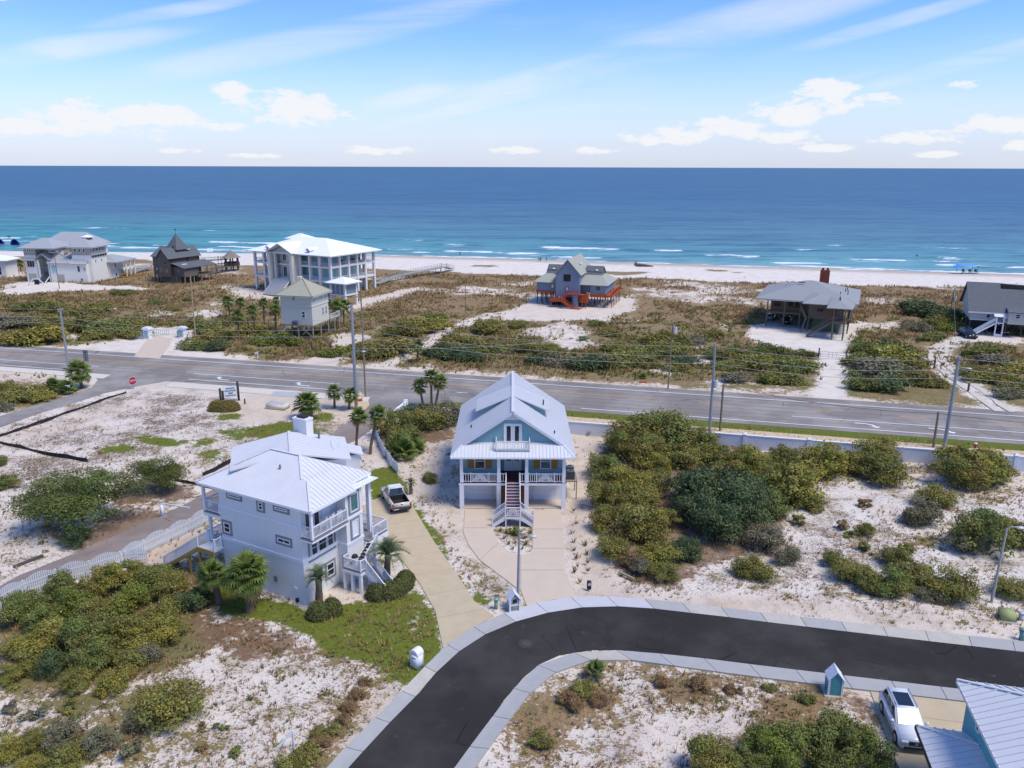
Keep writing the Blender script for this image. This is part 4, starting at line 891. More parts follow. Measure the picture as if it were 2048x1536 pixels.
    railing(H, [(1.1, 3.4, 1.98), (2.9, 3.4, 1.98), (2.9, 4.1, 1.98)], .95, .13); railing(H, [(1.1, 3.4, 1.98), (1.1, 4.1, 1.98)], .95, .13)
    stairs(H, (2.95, 4.45, 1.95), (4.9, 4.45, .1), Yp, 1.0, 'deck_grey', riser=None, rail=(-1, 1))
    for (x, y) in ((1.15, 3.5), (1.95, 3.5), (2.8, 3.5), (2.8, 4.7), (1.6, 7.0), (1.4, 8.8)): MB().box(x-.12, x+.12, y-.12, y+.12, -.05, 1.7 if y < 6 else 2.7).build('post', T, H)
    # left porches and the timber stair
    MB().box(-10.9, -9.0, -.1, 3.2, 5.7, 5.85).build('balcony_deck', 'deck_grey', H); railing(H, [(-9.05, -.02, 5.85), (-10.8, -.02, 5.85), (-10.8, 3.2, 5.85)], 1.0, .13); MB().box(-10.9, -9.0, -.12, 3.2, 5.45, 5.7).build('balcony_fascia', T, H)
    MB().box(-10.92, -10.70, -.1, .12, 5.85, 8.4).build('column', T, H); MB().box(-10.92, -10.70, .3, .52, 2.9, 5.5).build('column', T, H)
    MB().box(-11.0, -9.0, -1.0, 3.2, 2.7, 2.82).build('porch_deck', M('deck_pale', (.52, .55, .62), .7, .06), H); MB().box(-11.05, -9.0, -1.06, -.98, 2.4, 2.82).build('rim_joist', 'wood_yellow', H); MB().box(-11.08, -11.0, -1.0, 3.2, 2.4, 2.82).build('rim_joist', 'wood_yellow', H)
    railing(H, [(-11.0, .2, 2.82), (-11.0, 2.8, 2.82)], 1.0, .13); railing(H, [(-9.05, -.9, 2.82), (-9.05, -.2, 2.82)], 1.0, .13)
    stairs(H, (-11.05, -.4, 2.75), (-15.0, -.9, .1), Yp, 1.1, 'wood_yellow', riser=None, side='wood_yellow', rail=(-1, 1))
    for (x, y) in ((-9.4, -.95), (-10.9, -.95), (-12.2, -1.0), (-12.2, .1), (-10.9, 3.0)): MB().box(x-.08, x+.08, y-.08, y+.08, -.05, 2.5 if x > -11 else 1.9).build('post', 'wood_yellow', H)
    MB().box(-11.0, -9, 3.2, 8.2, -.05, 8.4).build('wing_wall', WS, H)
    # meters on the wall
    MB().box(-3.3, -2.95, -.1, 0, 1.2, 1.7).build('meter_box', 'window_surround', H); MB().box(-1.15, -.85, -.08, 0, 1.0, 1.25).build('meter_box', T, H); MB().box(-1.0, -.75, -.16, 0, .02, .3).build('vent', 'dark', H)
    return H, o
WH, who = white_house()
def whl(x, y, z=0):
    a = R(-28.7); return (who[0]+x*math.cos(a)-y*math.sin(a), who[1]+x*math.sin(a)+y*math.cos(a), z)
def deck_chair(name, label, x, y, z, deg, mat, group=None):
    t = thing(name, label, 'chair', whl(x, y, z), -28.7+deg, group)
    m = MB()
    for k in range(5): m.box(-.25+k*.105, -.25+k*.105+.08, -.22, .25, .40, .43)
    m.build('seat', mat, t); m = MB()
    for k in range(5): m.box(-.25+k*.105, -.25+k*.105+.08, .25, .28, .43, 1.05)
    m.build('backrest', mat, t)
    for sx in (-.25, .25):
        MB().box(sx-.03, sx+.03, -.22, .28, .62, .66).build('armrest', mat, t)
        for sy in (-.2, .25): MB().box(sx-.025, sx+.025, sy-.025, sy+.025, 0, .62 if sy < 0 else .42).build('leg', mat, t)
for k, (y, d) in enumerate(((2.7, -75), (3.6, -100), (1.9, -60))):
    deck_chair('balcony_chair', ['white slatted chair in the middle of the white house balcony', 'white slatted chair at the right end of the white house balcony', 'white slatted chair by the balcony door of the white house'][k], .62, y, 5.92, d, 'trim_white', 'balcony chairs')
ur = thing('trash_urn', 'white round urn with dark opening on the stair landing of the white house', 'urn', whl(1.6, 4.3, 1.98)); MB().cyl((0, 0, 0), (0, 0, .65), .25, .3, 12).build('body', 'trim_white', ur); MB().cyl((0, 0, .65), (0, 0, .85), .3, .2, 12).build('hood', 'dark', ur)
wrth = thing('wall_plaque', 'dark oval plaque on the left porch wall of the white house', 'plaque', whl(-8.99, 1.2, 4.9), -28.7); wrth.location = whl(-9.9, 3.19, 4.9)
MB().cyl((0, 0, 0), (0, -.05, 0), .42, n=16).build('board', M('plaque_navy', (.02, .025, .05), .6, .1), wrth); MB().box(-.25, .25, -.07, -.05, -.07, .07).build('lettering', 'trim_white', wrth)

# ------------------------------------------------------------------ roof corner of the house at lower right
def corner_house():
    o = G(*((1640+1375/5.0196), (1310+250/5.0196)), 6.0); H = thing('beach_house', 'teal house with white standing-seam roofs cut off by the lower right corner', 'house', (o[0], o[1], 0), -13)
    RW = 'roof_white'; z = 6.0; p = .47
    roof(H, [(0, -16, z), (0, 0, z), (5.5, -5.5, z+5.5*p), (5.5, -10.5, z+5.5*p)], RW, .48, True, ribw=.06, rib=.06)
    roof(H, [(0, 0, z), (11, 0, z), (5.5, -5.5, z+5.5*p)], RW, .48, True, ribw=.06, rib=.06)
    roof(H, [(11, 0, z), (11, -16, z), (5.5, -10.5, z+5.5*p), (5.5, -5.5, z+5.5*p)], RW, .48, False); roof(H, [(11, -16, z), (0, -16, z), (5.5, -10.5, z+5.5*p)], RW, .48, False)
    for a, b in (((0, 0, z), (5.5, -5.5, z+5.5*p)), ((5.5, -5.5, z+5.5*p), (5.5, -10.5, z+5.5*p))): MB().beam(np.array(a)+(0, 0, .05), np.array(b)+(0, 0, .05), .16, .06).build('hip_cap', RW, H)
    MB().beam((-.02, -16, z-.1), (-.02, 0, z-.1), .05, .2).build('fascia', RW, H); MB().beam((0, .02, z-.1), (11, .02, z-.1), .05, .2).build('fascia', RW, H)
    MB().box(.5, 10.5, -15.5, -.5, -.05, z-.02).build('wall', M('siding_turquoise', (.10, .36, .40), .7, .05), H)
    window(H, (.5, -2.6, 5.1), Ym, Xm, .5, .8, 1, 1); window(H, (.5, -6.5, 4.9), Ym, Xm, .9, 1.2, 1, 2)
    zz = 3.15
    roof(H, [(-1.95, -12, zz), (-1.95, -.65, zz), (.5, -3.1, zz+2.45*.43), (.5, -12, zz+2.45*.43)], RW, .48, True, ribw=.06, rib=.06, name='carport_roof')
    roof(H, [(-1.95, -.65, zz), (.5, -.65, zz), (.5, -3.1, zz+2.45*.43)], RW, .48, True, ribw=.06, rib=.06, name='carport_roof')
    MB().beam((-1.95, -.65, zz+.05), (.5, -3.1, zz+2.45*.43+.05), .14, .06).build('hip_cap', RW, H); MB().beam((-1.98, -12, zz-.12), (-1.98, -.65, zz-.12), .05, .24).build('fascia', 'dark', H)
    MB().box(-1.55, .5, -12, -3.6, -.05, zz+.05).build('wall', 'siding_turquoise', H)
corner_house()
# ------------------------------------------------------------------ houses across the highway
M('roof_shingle_grey', (.30, .31, .32), .9, .12, 1.2, .4, 8); M('roof_shingle_slate', (.115, .125, .135), .9, .2, 1.2, .4, 8); M('roof_shingle_light', (.275, .29, .29), .85, .08, 1.0, .3, 8); M('roof_shingle_olive', (.36, .35, .26), .9, .12, 1.3, .4, 8); M('roof_shingle_tan', (.34, .345, .295), .9, .12, 1.3, .4, 8)
M('roof_bright', (.84, .85, .87), .45, .03, 1); M('stucco_white', (.72, .70, .66), .8, .05, .8); M('stucco_cream', (.66, .63, .54), .8, .05, .8); M('beige_grey', (.40, .37, .32), .8, .08, .8); M('glass_aqua', (.24, .50, .53), .4, .2, .5, spec=.3)
M('wood_weathered', (.135, .115, .10), .9, .22, 3, .4, 12, streak=(3, 3, .5)); M('wood_weathered_dark', (.085, .075, .07), .9, .25, 3, .4, 12); M('wood_brown', (.17, .125, .095), .9, .22, 3, .4, 12, streak=(.6, .6, 4)); M('siding_slate_blue', (.185, .225, .295), .8, .07, 1.2); M('deck_orange', (.40, .065, .02), .7, .18, 3); M('wood_tan', (.30, .25, .18), .9, .2, 3); M('pile_green', (.10, .14, .09), .9, .2, 3); M('brick_red', (.24, .055, .03), .85, .25, 6); M('clapboard_pale', (.50, .50, .45), .8, .05, 1.2); M('pavers', (.42, .39, .36), .9, .15, 3)
def hip(par, x0, x1, y0, y1, z0, z1, mat, ridge='x', inset=None, name='roof', cap=None):
    """four-slope roof over a rectangle, one object per slope"""
    w, d = x1-x0, y1-y0; i = inset if inset is not None else min(w, d)/2
    if ridge == 'x': a, b = (x0+i, (y0+y1)/2, z1), (x1-i, (y0+y1)/2, z1)
    else: a, b = ((x0+x1)/2, y0+i, z1), ((x0+x1)/2, y1-i, z1)
    c = [(x0, y0, z0), (x1, y0, z0), (x1, y1, z0), (x0, y1, z0)]
    if np.allclose(a, b): F = [[c[0], c[1], a], [c[1], c[2], a], [c[2], c[3], a], [c[3], c[0], a]]
    elif ridge == 'x': F = [[c[0], c[1], b, a], [c[1], c[2], b], [c[2], c[3], a, b], [c[3], c[0], a]]
    else: F = [[c[0], c[1], a], [c[1], c[2], b, a], [c[2], c[3], b], [c[3], c[0], a, b]]
    for f in F: MB().slab(f, .14).build(name, mat, par)
    MB().box(x0+.05, x1-.05, y0+.05, y1-.05, z0-.26, z0-.16).build('soffit', cap or 'trim_white', par)
def gable(par, x0, x1, y0, y1, z0, z1, mat, ridge='y', name='roof'):
    if ridge == 'y':
        m = (x0+x1)/2
        for x in (x0, x1): MB().slab([(x, y0, z0), (x, y1, z0), (m, y1, z1), (m, y0, z1)], .14).build(name, mat, par)
    else:
        m = (y0+y1)/2
        for y in (y0, y1): MB().slab([(x0, y, z0), (x1, y, z0), (x1, m, z1), (x0, m, z1)], .14).build(name, mat, par)
def body(par, x0, x1, y0, y1, z0, z1, mat, name='wall'): return MB().box(x0, x1, y0, y1, z0, z1).build(name, mat, par)
def gwall(par, x0, x1, y, z0, ze, zp, mat, d=.2):
    m = (x0+x1)/2; P = [(x0, z0), (x1, z0), (x1, ze), (m, zp), (x0, ze)]
    return MB().add([(a, y, b) for a, b in P]+[(a, y+d, b) for a, b in P], [(0, 1, 2, 3, 4), (9, 8, 7, 6, 5)]+[(i, (i+5), (i+1) % 5+5, (i+1) % 5) for i in range(5)]).build('gable_wall', mat, par)
def piles(par, xs, ys, z1, mat, r=.13, z0=-.3):
    for x in xs:
        for y in ys: MB().cyl((x, y, z0), (x, y, z1), r, n=6).build('pile', mat, par)
def wx(par, x, y, z, w, h, n, cols=1, rows=2, frame='trim_white', pane='glass_dark', **k):
    u = (1, 0, 0) if abs(n[1]) > .5 else (0, 1, 0)
    return window(par, (x, y, z), u, n, w, h, cols, rows, frame, pane, fw=.1, **k)
# --- white three-storey mansion with colonnade
def mansion():
    H = thing('mansion', 'large white three-storey mansion with colonnaded verandas and bright white hipped roof', 'house', (-73.31, 229.32, 0), -30)
    S = 'stucco_white'; X1, Y1 = 28.3, 18.0; fl = (0, 4.0, 7.85, 11.0)
    body(H, 2.6, X1-2.6, 2.6, Y1-2.6, -.1, 11.0, M('panel_sea', (.34, .58, .60), .6, .08))
    for z in (4.0, 7.85): MB().box(-.3, X1+.3, -.3, Y1+.3, z-.35, z+.1).build('floor_slab', S, H)
    MB().box(-.4, X1+.4, -.4, Y1+.4, 10.55, 11.0).build('entablature', S, H)
    xs = [0, 3.6, 7.0, 17.4, 21.0, 24.6, X1]; ys = [3.6, 7.2, 10.7, 14.2, Y1]
    for (x, y) in [(x, 0) for x in xs]+[(X1, y) for y in ys]+[(0, y) for y in ys]+[(x, Y1) for x in xs[1:-1]]:
        MB().box(x-.32, x+.32, y-.32, y+.32, -.2, 10.6).build('column', S, H)
    for k, z in enumerate(fl[:3]):
        for x in (3.9, 5.9, 18.2, 20.3, 22.4, 24.4): wx(H, x, 2.6, z+1.55, 1.9, 3.0, Ym, 1, 1, pane='glass_aqua')
        for y in (3.9, 6.3, 8.8, 11.2, 13.6): wx(H, X1-2.6, y, z+1.55, 2.3, 3.0, Xp, 2, 1, pane='glass_aqua')
        if k:
            railing(H, [(.4, .05, z+.1), (7.0, .05, z+.1)], .95, .3, posts=False, bw=.05); railing(H, [(17.6, .05, z+.1), (X1, .05, z+.1), (X1, Y1, z+.1)], .95, .3, posts=False, bw=.05); railing(H, [(0, .05, z+.1), (0, Y1, z+.1)], .95, .3, posts=False, bw=.05)
    hip(H, -1.8, X1+1.9, -1.8, Y1+1.8, 11.05, 14.6, 'roof_bright', inset=11.2)
    hip(H, 3.2, 10.2, 8.6, 14.6, 13.9, 15.2, 'roof_bright')
    # entrance pavilion with gable
    for x in (8.1, 16.5):
        MB().box(x-.45, x+.45, -2.7, .3, -.2, 11.3).build('pavilion_pier', 'stucco_cream', H)
    for x in (9.3, 15.2): MB().box(x-.35, x+.35, -1.6, -.9, 4, 11.2).build('column', 'stucco_cream', H)
    body(H, 9.0, 15.6, .6, 3, 3.9, 12.3, 'stucco_cream', 'pavilion_wall'); gwall(H, 7.8, 16.8, -.5, 11.2, 11.3, 13.35, 'stucco_cream')
    wx(H, 14.2, .6, 8.2, 2.0, 7.4, Ym, 2, 5, pane='glass_aqua'); wx(H, 11.0, .6, 5.6, 1.3, 2.8, Ym, 2, 1); wx(H, 11.0, .6, 9.6, 1.3, 2.0, Ym, 2, 1)
    gable(H, 7.2, 17.4, -3.0, 9.0, 11.2, 13.75, 'roof_bright')
    stairs(H, (12.3, -2.0, 4.0), (12.8, -7.2, .1), Xp, 6.2, 'pavers', riser='stucco_white', side='stucco_white')
    for x in (6.0, 21.2):
        d = MB(); d.box(x-.6, x+.6, -.6, 2.4, 11.2, 12.1); d.build('dormer', S, H); gable(H, x-.95, x+.95, -.9, 3.2, 12.1, 12.75, 'roof_bright', name='dormer_roof'); wx(H, x, -.6, 11.75, .6, .75, Ym, 1, 1)
    # small furniture on the upper veranda
    return H
mansion()
fl_ = np.array([-73.31, 229.32]); ca_, sa_ = math.cos(R(-30)), math.sin(R(-30))
def manl(x, y, z=0): return (fl_[0]+x*ca_-y*sa_, fl_[1]+x*sa_+y*ca_, z)
for k, (x, y, z) in enumerate(((28.0-1.0, 6.0, 7.95), (26.9, 12.0, 7.95), (27.0, 13.2, 7.95))):
    t = thing('sofa', ['dark sofa on the upper veranda nearest the front corner of the mansion', 'dark armchair on the upper side veranda of the mansion', 'dark seat at the far end of the upper side veranda of the mansion'][k], 'sofa', manl(x, y, z), -30)
    MB().box(-.45, .45, -.9, .9, .1, .5).build('seat', 'dark', t); MB().box(-.45, -.2, -.9, .9, .5, 1.1).build('backrest', 'dark', t)
# --- small raised pavilion in front of the mansion
def pavilion():
    o = G(678, 612); H = thing('pavilion', 'small white-roofed screened pavilion on posts behind the cream stilt house', 'pavilion', (o[0], o[1], 0), -30)
    for x in (-2.2, 2.2):
        for y in (0, 4.2): MB().box(x-.25, x+.25, y-.25, y+.25, -.2, 6.0).build('post', 'stucco_white', H)
    MB().box(-2.6, 2.6, -.4, 4.6, 2.7, 3.0).build('deck', 'stucco_white', H)
    for y in (0, 4.2): MB().box(-2.1, 2.1, y-.04, y+.04, 3.0, 5.8).build('screen', M('screen_grey', (.20, .25, .30), .6, .15), H)
    for x in (-2.2, 2.2): MB().box(x-.04, x+.04, .1, 4.1, 3.0, 5.8).build('screen', 'screen_grey', H)
    for x in (-.7, .7): MB().box(x-.06, x+.06, -.1, -.04, 3, 5.8).build('mullion', 'trim_white', H)
    hip(H, -3.4, 3.4, -1.2, 5.4, 5.9, 7.2, 'roof_bright')
pavilion()
# --- cream house on stilts
def cream():
    H = thing('stilt_house', 'narrow cream house on wooden stilts with pyramid roof beside the palms', 'house', (-40.23, 158.87, 0), -14)
    W_ = 'stucco_cream'; body(H, -6.9, 0, 0, 7.2, 3.0, 9.0, M('cream_boards', (.56, .545, .47), .8, .06, 1, streak=(6, 6, .3)))
    body(H, -7.0, .1, -.1, 7.3, 6.75, 6.95, W_, 'belt_board')
    hip(H, -7.7, .8, -.8, 8.0, 9.0, 12.0, 'roof_shingle_olive')
    for a in ((-7.7, -.8), (.8, -.8), (.8, 8.0)): MB().beam((a[0], a[1], 9.05), (-3.45, 3.6, 12.05), .3, .08).build('hip_cap', 'roof_shingle_olive', H)
    wx(H, -3.85, 0, 8.35, .75, .8, Ym); wx(H, -1.9, 0, 5.15, .8, 1.4, Ym)
    for y in (1.2, 4.2, 6.0): wx(H, 0, y, 8.2, .55, 1.1, Xp)
    for y in (4.6, 6.0): wx(H, 0, y, 5.2, .7, 1.7, Xp)
    piles(H, (-6.7, -3.4, -.15), (.2, 3.6, 7.0), 3.0, 'wood_tan', .16)
    MB().box(-6.9, 0, 0, 7.2, 2.75, 3.0).build('floor_frame', 'wood_tan', H)
    MB().beam((-2.9, .1, 2.7), (-.3, .1, .6), .1, .2).build('brace', 'wood_tan', H); MB().beam((-.3, .1, 2.7), (-2.4, .1, 1.0), .1, .2).build('brace', 'wood_tan', H)
    MB().box(-2.3, .4, 7.2, 11.6, 2.9, 3.1).build('deck', 'wood_tan', H); railing(H, [(.35, 7.4, 3.1), (.35, 11.5, 3.1), (-2.2, 11.5, 3.1)], 1, .3); piles(H, (-2.0, .2), (9.2, 11.3), 3.0, 'wood_tan', .12)
    stairs(H, (-6.0, .1, 2.9), (-7.6, -2.2, .1), (.8, -.6, 0), 1.1, 'wood_tan', riser=None, side='wood_tan')
    body(H, -5.9, -5.0, 5.4, 6.2, 9.6, 12.0, W_, 'chimney')
    MB().box(-4.2, -3.2, -.8, -.05, 3.2, 3.9).build('condenser', M('blue_box', (.06, .09, .16), .6, .2), H)
cream()
# --- slate blue house with orange deck
def red_deck():
    H = thing('stilt_house', 'slate blue stilt house with steep central gable and orange-red deck and stairs', 'house', (23.36, 198.37, 0), -17)
    B, SH, DK = 'siding_slate_blue', 'roof_shingle_tan', 'deck_orange'
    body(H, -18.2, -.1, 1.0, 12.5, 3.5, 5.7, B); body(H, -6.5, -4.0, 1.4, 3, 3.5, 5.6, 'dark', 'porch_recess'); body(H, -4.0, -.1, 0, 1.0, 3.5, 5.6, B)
    gwall(H, -12.6, -6.5, -1.3, 2.5, 8.5, 11.65, B, 13)
    gable(H, -13.1, -6.0, -1.8, 13.5, 8.05, 11.95, SH)
    MB().slab([(-18.9, .2, 5.75), (-12.6, .2, 5.75), (-12.6, 4.4, 7.6), (-16.6, 4.4, 7.6)], .14).build('roof', SH, H)
    MB().slab([(-6.5, -.6, 5.65), (.6, -.6, 5.65), (-1.9, 4.4, 7.6), (-6.5, 4.4, 7.6)], .14).build('roof', SH, H)
    MB().slab([(.6, -.6, 5.65), (.6, 13.2, 5.65), (-1.9, 8.8, 7.6), (-1.9, 4.4, 7.6)], .14).build('roof', SH, H); MB().slab([(-18.9, .2, 5.75), (-18.9, 13.2, 5.75), (-16.6, 9, 7.6), (-16.6, 4.4, 7.6)], .14).build('roof', SH, H)
    for a, b in ((-16.6, -12.6), (-6.5, -1.9)): MB().slab([(a, 4.3, 7.6), (b, 4.3, 7.6), (b, 7.0, 9.6), (a, 7.0, 9.6)], .14).build('roof', 'roof_shingle_slate', H); MB().slab([(b, 13, 5.7), (a, 13, 5.7), (a, 7, 9.6), (b, 7, 9.6)], .14).build('roof', SH, H); body(H, a+.2, b-.2, 5.0, 9, 5.7, 8.4, 'roof_shingle_slate', 'dormer_wall')
    for x, y, z in ((-14.9, 5.6, 8.6), (-3.6, 5.6, 8.6), (-7.6, 4.5, 10.3)): MB().ball((x, y, z), (.4, .4, .25), 8, 4).build('skylight', 'stucco_white', H)
    wx(H, -9.7, -1.3, 7.3, 1.8, 1.7, Ym, 2, 1, frame='dark'); wx(H, -9.6, -1.3, 4.5, .75, 1.1, Ym, 1, 1, frame='dark', pane='stucco_cream'); wx(H, -14.0, 1.0, 4.7, .8, 1.2, Ym, 1, 1, frame='dark', pane='stucco_cream'); wx(H, -2.0, 0, 4.8, .8, .8, Ym, 1, 1, frame='dark')
    wx(H, -5.2, 1.4, 4.5, .9, 1.9, Ym, 1, 1, pane='screen_grey')
    # orange decks and stairs
    MB().box(-18.3, -12.6, .8, 1.1, 3.0, 3.5).build('deck_skirt', DK, H); MB().box(-4.1, .3, -.3, 0, 2.6, 3.4).build('deck_skirt', DK, H); MB().box(0, 1.6, -.3, 13, 2.7, 3.1).build('side_deck', DK, H); railing(H, [(1.5, 0, 3.1), (1.5, 6, 3.1), (1.5, 13, 3.1)], 1.0, .3, mat=DK, fill=DK, bw=.1)
    MB().box(-13.4, -9.6, -3.2, -1.3, 1.75, 1.95).build('landing', DK, H); MB().box(-13.5, -9.6, -3.3, -3.2, 1.5, 2.5).build('deck_skirt', DK, H); MB().box(-9.2, -5.2, -3.0, -1.3, 3.3, 3.45).build('landing', DK, H)
    stairs(H, (-9.2, -2.2, 3.35), (-10.9, -2.2, 1.9), Yp, 1.4, DK, riser=None, side=DK); stairs(H, (-10.1, -3.9, 1.9), (-7.4, -3.9, .1), Yp, 1.2, DK, riser=None, side=DK)
    railing(H, [(-10.9, -2.9, 1.95), (-9.2, -2.9, 3.4), (-6.0, -2.9, 3.4)], .95, .25, mat=DK, fill=DK, bw=.06); railing(H, [(-10.1, -4.5, 1.95), (-7.4, -4.5, .15)], .95, .25, mat=DK, fill=DK, bw=.06)
    MB().box(-6.5, -4.4, -1.3, .5, 1.2, 3.3).build('screen_wall', DK, H); MB().box(-7.6, -5.6, -4.6, -3.0, .0, .22).build('stair_pad', DK, H); MB().cyl((-7.4, -1.9, 0), (-7.4, -1.9, 3.2), .8, n=12).build('storage_drum', B, H)
    for x in (-5.4, -4.5): MB().box(x-.08, x+.08, -2.9, -2.74, -.2, 3.4).build('post', DK, H)
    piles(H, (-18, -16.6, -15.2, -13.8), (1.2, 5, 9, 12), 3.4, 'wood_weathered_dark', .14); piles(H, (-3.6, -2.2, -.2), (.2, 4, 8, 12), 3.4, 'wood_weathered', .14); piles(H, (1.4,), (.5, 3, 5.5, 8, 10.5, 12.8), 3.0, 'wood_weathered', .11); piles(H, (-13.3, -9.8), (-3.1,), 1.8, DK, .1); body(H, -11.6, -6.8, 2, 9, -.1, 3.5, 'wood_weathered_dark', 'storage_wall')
red_deck()
# --- brown stilt house with brick chimney
M('wood_post', (.17, .145, .11), .9, .2, 3)
def brown():
    H = thing('stilt_house', 'weathered brown stilt house with pale hipped roof and red brick chimney', 'house', (67.33, 159.92, 0), -24)
    Wd, RF = 'wood_brown', 'roof_shingle_light'
    body(H, -15.8, -1.2, 12.0, 27, 3.3, 6.5, Wd); body(H, -7.4, -1.2, 6.6, 12.2, 3.0, 6.4, Wd); body(H, -1.8, -.4, 3.0, 7.5, 3.6, 6.4, Wd)
    for z in np.arange(3.2, 6.3, .28): MB().box(-7.42, -2.6, 6.57, 6.6, z, z+.24).build('clapboard', Wd, H)
    hip(H, -18.6, 2.3, 6.6, 29.5, 6.55, 9.6, RF, 'x', 10.0)
    MB().slab([(-8.6, 3.9, 6.5), (-3.2, 3.9, 6.5), (-3.0, 9.0, 7.6), (-5.4, 9.0, 7.9)], .14).build('roof', RF, H); MB().slab([(-8.6, 3.9, 6.5), (-5.4, 9.0, 7.9), (-7.6, 12.5, 7.9), (-8.6, 12, 6.6)], .14).build('roof', RF, H)
    MB().slab([(-3.6, .3, 6.45), (1.3, .3, 6.45), (-1.1, 4.8, 7.4)], .14).build('roof', RF, H); MB().slab([(1.3, .3, 6.45), (2.0, 12, 6.5), (-1.5, 10.5, 7.7), (-1.1, 4.8, 7.4)], .14).build('roof', RF, H); MB().slab([(-3.6, .3, 6.45), (-1.1, 4.8, 7.4), (-3.0, 8.4, 7.6), (-3.6, 4.2, 6.5)], .14).build('roof', RF, H)
    c = body(H, -6.6, -4.6, 21, 22.4, 8.5, 11.6, 'brick_red', 'chimney'); 
    for x in (-6.1, -5.1): MB().cyl((x, 21.7, 11.6), (x, 21.7, 12.1), .25, n=8).build('chimney_pot', 'dark', c)
    MB().box(-10.6, -9.2, 15.2, 15.5, 9.3, 9.45).build('roof_vent', 'dark', H)
    for x, y in ((-1.6, 12), (-.2, 15), (-.8, 18), (-.5, 21), (-13.4, 18), (-13.0, 19)): MB().cyl((x, y, 7.0), (x, y, 8.3), .09, n=6).build('vent_pipe', 'dark', H)
    # porches
    MB().box(-16.4, -9.2, 9.8, 12, 3.0, 3.3).build('porch_deck', 'wood_weathered', H); railing(H, [(-16.2, 9.9, 3.3), (-12.6, 9.9, 3.3), (-9.3, 9.9, 3.3), (-9.3, 12, 3.3)], 1.0, .25, mat='wood_post', fill='wood_brown')
    for x in (-16.2, -12.6, -9.3): MB().box(x-.12, x+.12, 9.8, 10.04, 3.3, 6.5).build('post', 'wood_post', H)
    for x, w_ in ((-14.4, 1.6), (-11.6, 1.2), (-10.2, 1.0)): wx(H, x, 12.0, 4.9, w_, 1.5, Ym, 1, 1, frame='wood_weathered')
    wx(H, -5.1, 6.56, 4.9, 1.4, .8, Ym, 2, 1, frame='wood_weathered'); wx(H, -1.0, 3.0, 4.8, .9, 1.7, Ym, 1, 1, frame='wood_weathered'); body(H, -2.7, -1.85, 4.5, 4.6, 3.6, 5.9, M('door_amber', (.22, .085, .02), .7, .2), 'front_door')
    MB().box(-2.3, .2, -.1, 3.1, 3.4, 3.65).build('porch_deck', 'wood_weathered', H); railing(H, [(-2.1, .6, 3.65), (-2.1, 0, 3.65), (0.05, 0, 3.65), (.05, 3, 3.65)], 1.0, .25, mat='wood_weathered', fill='wood_weathered')
    for x in (-2.1, .05): MB().box(x-.1, x+.1, -.1, .1, 3.6, 6.4).build('post', 'wood_weathered', H)
    stairs(H, (-2.3, 1.4, 3.6), (-7.0, 1.4, .1), Yp, 1.3, 'wood_weathered', riser=None, side='wood_weathered'); railing(H, [(-2.3, .75, 3.6), (-7.0, .75, .15)], .95, .2, mat='wood_post', fill='wood_weathered')
    MB().beam((-9.3, 9.9, 5.0), (-7.6, 5.2, 3.0), .1, .9).build('stair_rail', 'wood_post', H); MB().beam((-7.8, 5.6, 3.4), (-8.4, 5.4, .1), .12, .25).build('brace', 'wood_post', H)
    piles(H, (-2.1, 0), (0, 3), 3.4, 'pile_green', .16); piles(H, (-7.3, -4.3, -1.3), (6.8, 10, 14, 20, 26), 3.2, 'pile_green', .16); piles(H, (-16.2, -12.6, -9.3), (9.9,), 3.1, 'wood_post', .17); piles(H, (-15.6, -12.4, -9.2), (14, 18, 22, 26), 3.2, 'pile_green', .17); piles(H, (.6,), (8, 12, 16, 20, 24), 6.4, 'wood_weathered_dark', .15)
    MB().box(.2, 1.2, 6, 27, 3.0, 3.2).build('side_deck', 'wood_weathered', H); railing(H, [(1.1, 6, 3.2), (1.1, 16, 3.2), (1.1, 27, 3.2)], 1, .35, mat='wood_weathered', fill='wood_weathered')
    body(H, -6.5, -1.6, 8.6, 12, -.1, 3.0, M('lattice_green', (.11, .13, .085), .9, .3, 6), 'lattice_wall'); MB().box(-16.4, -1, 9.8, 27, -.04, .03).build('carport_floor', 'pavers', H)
brown()
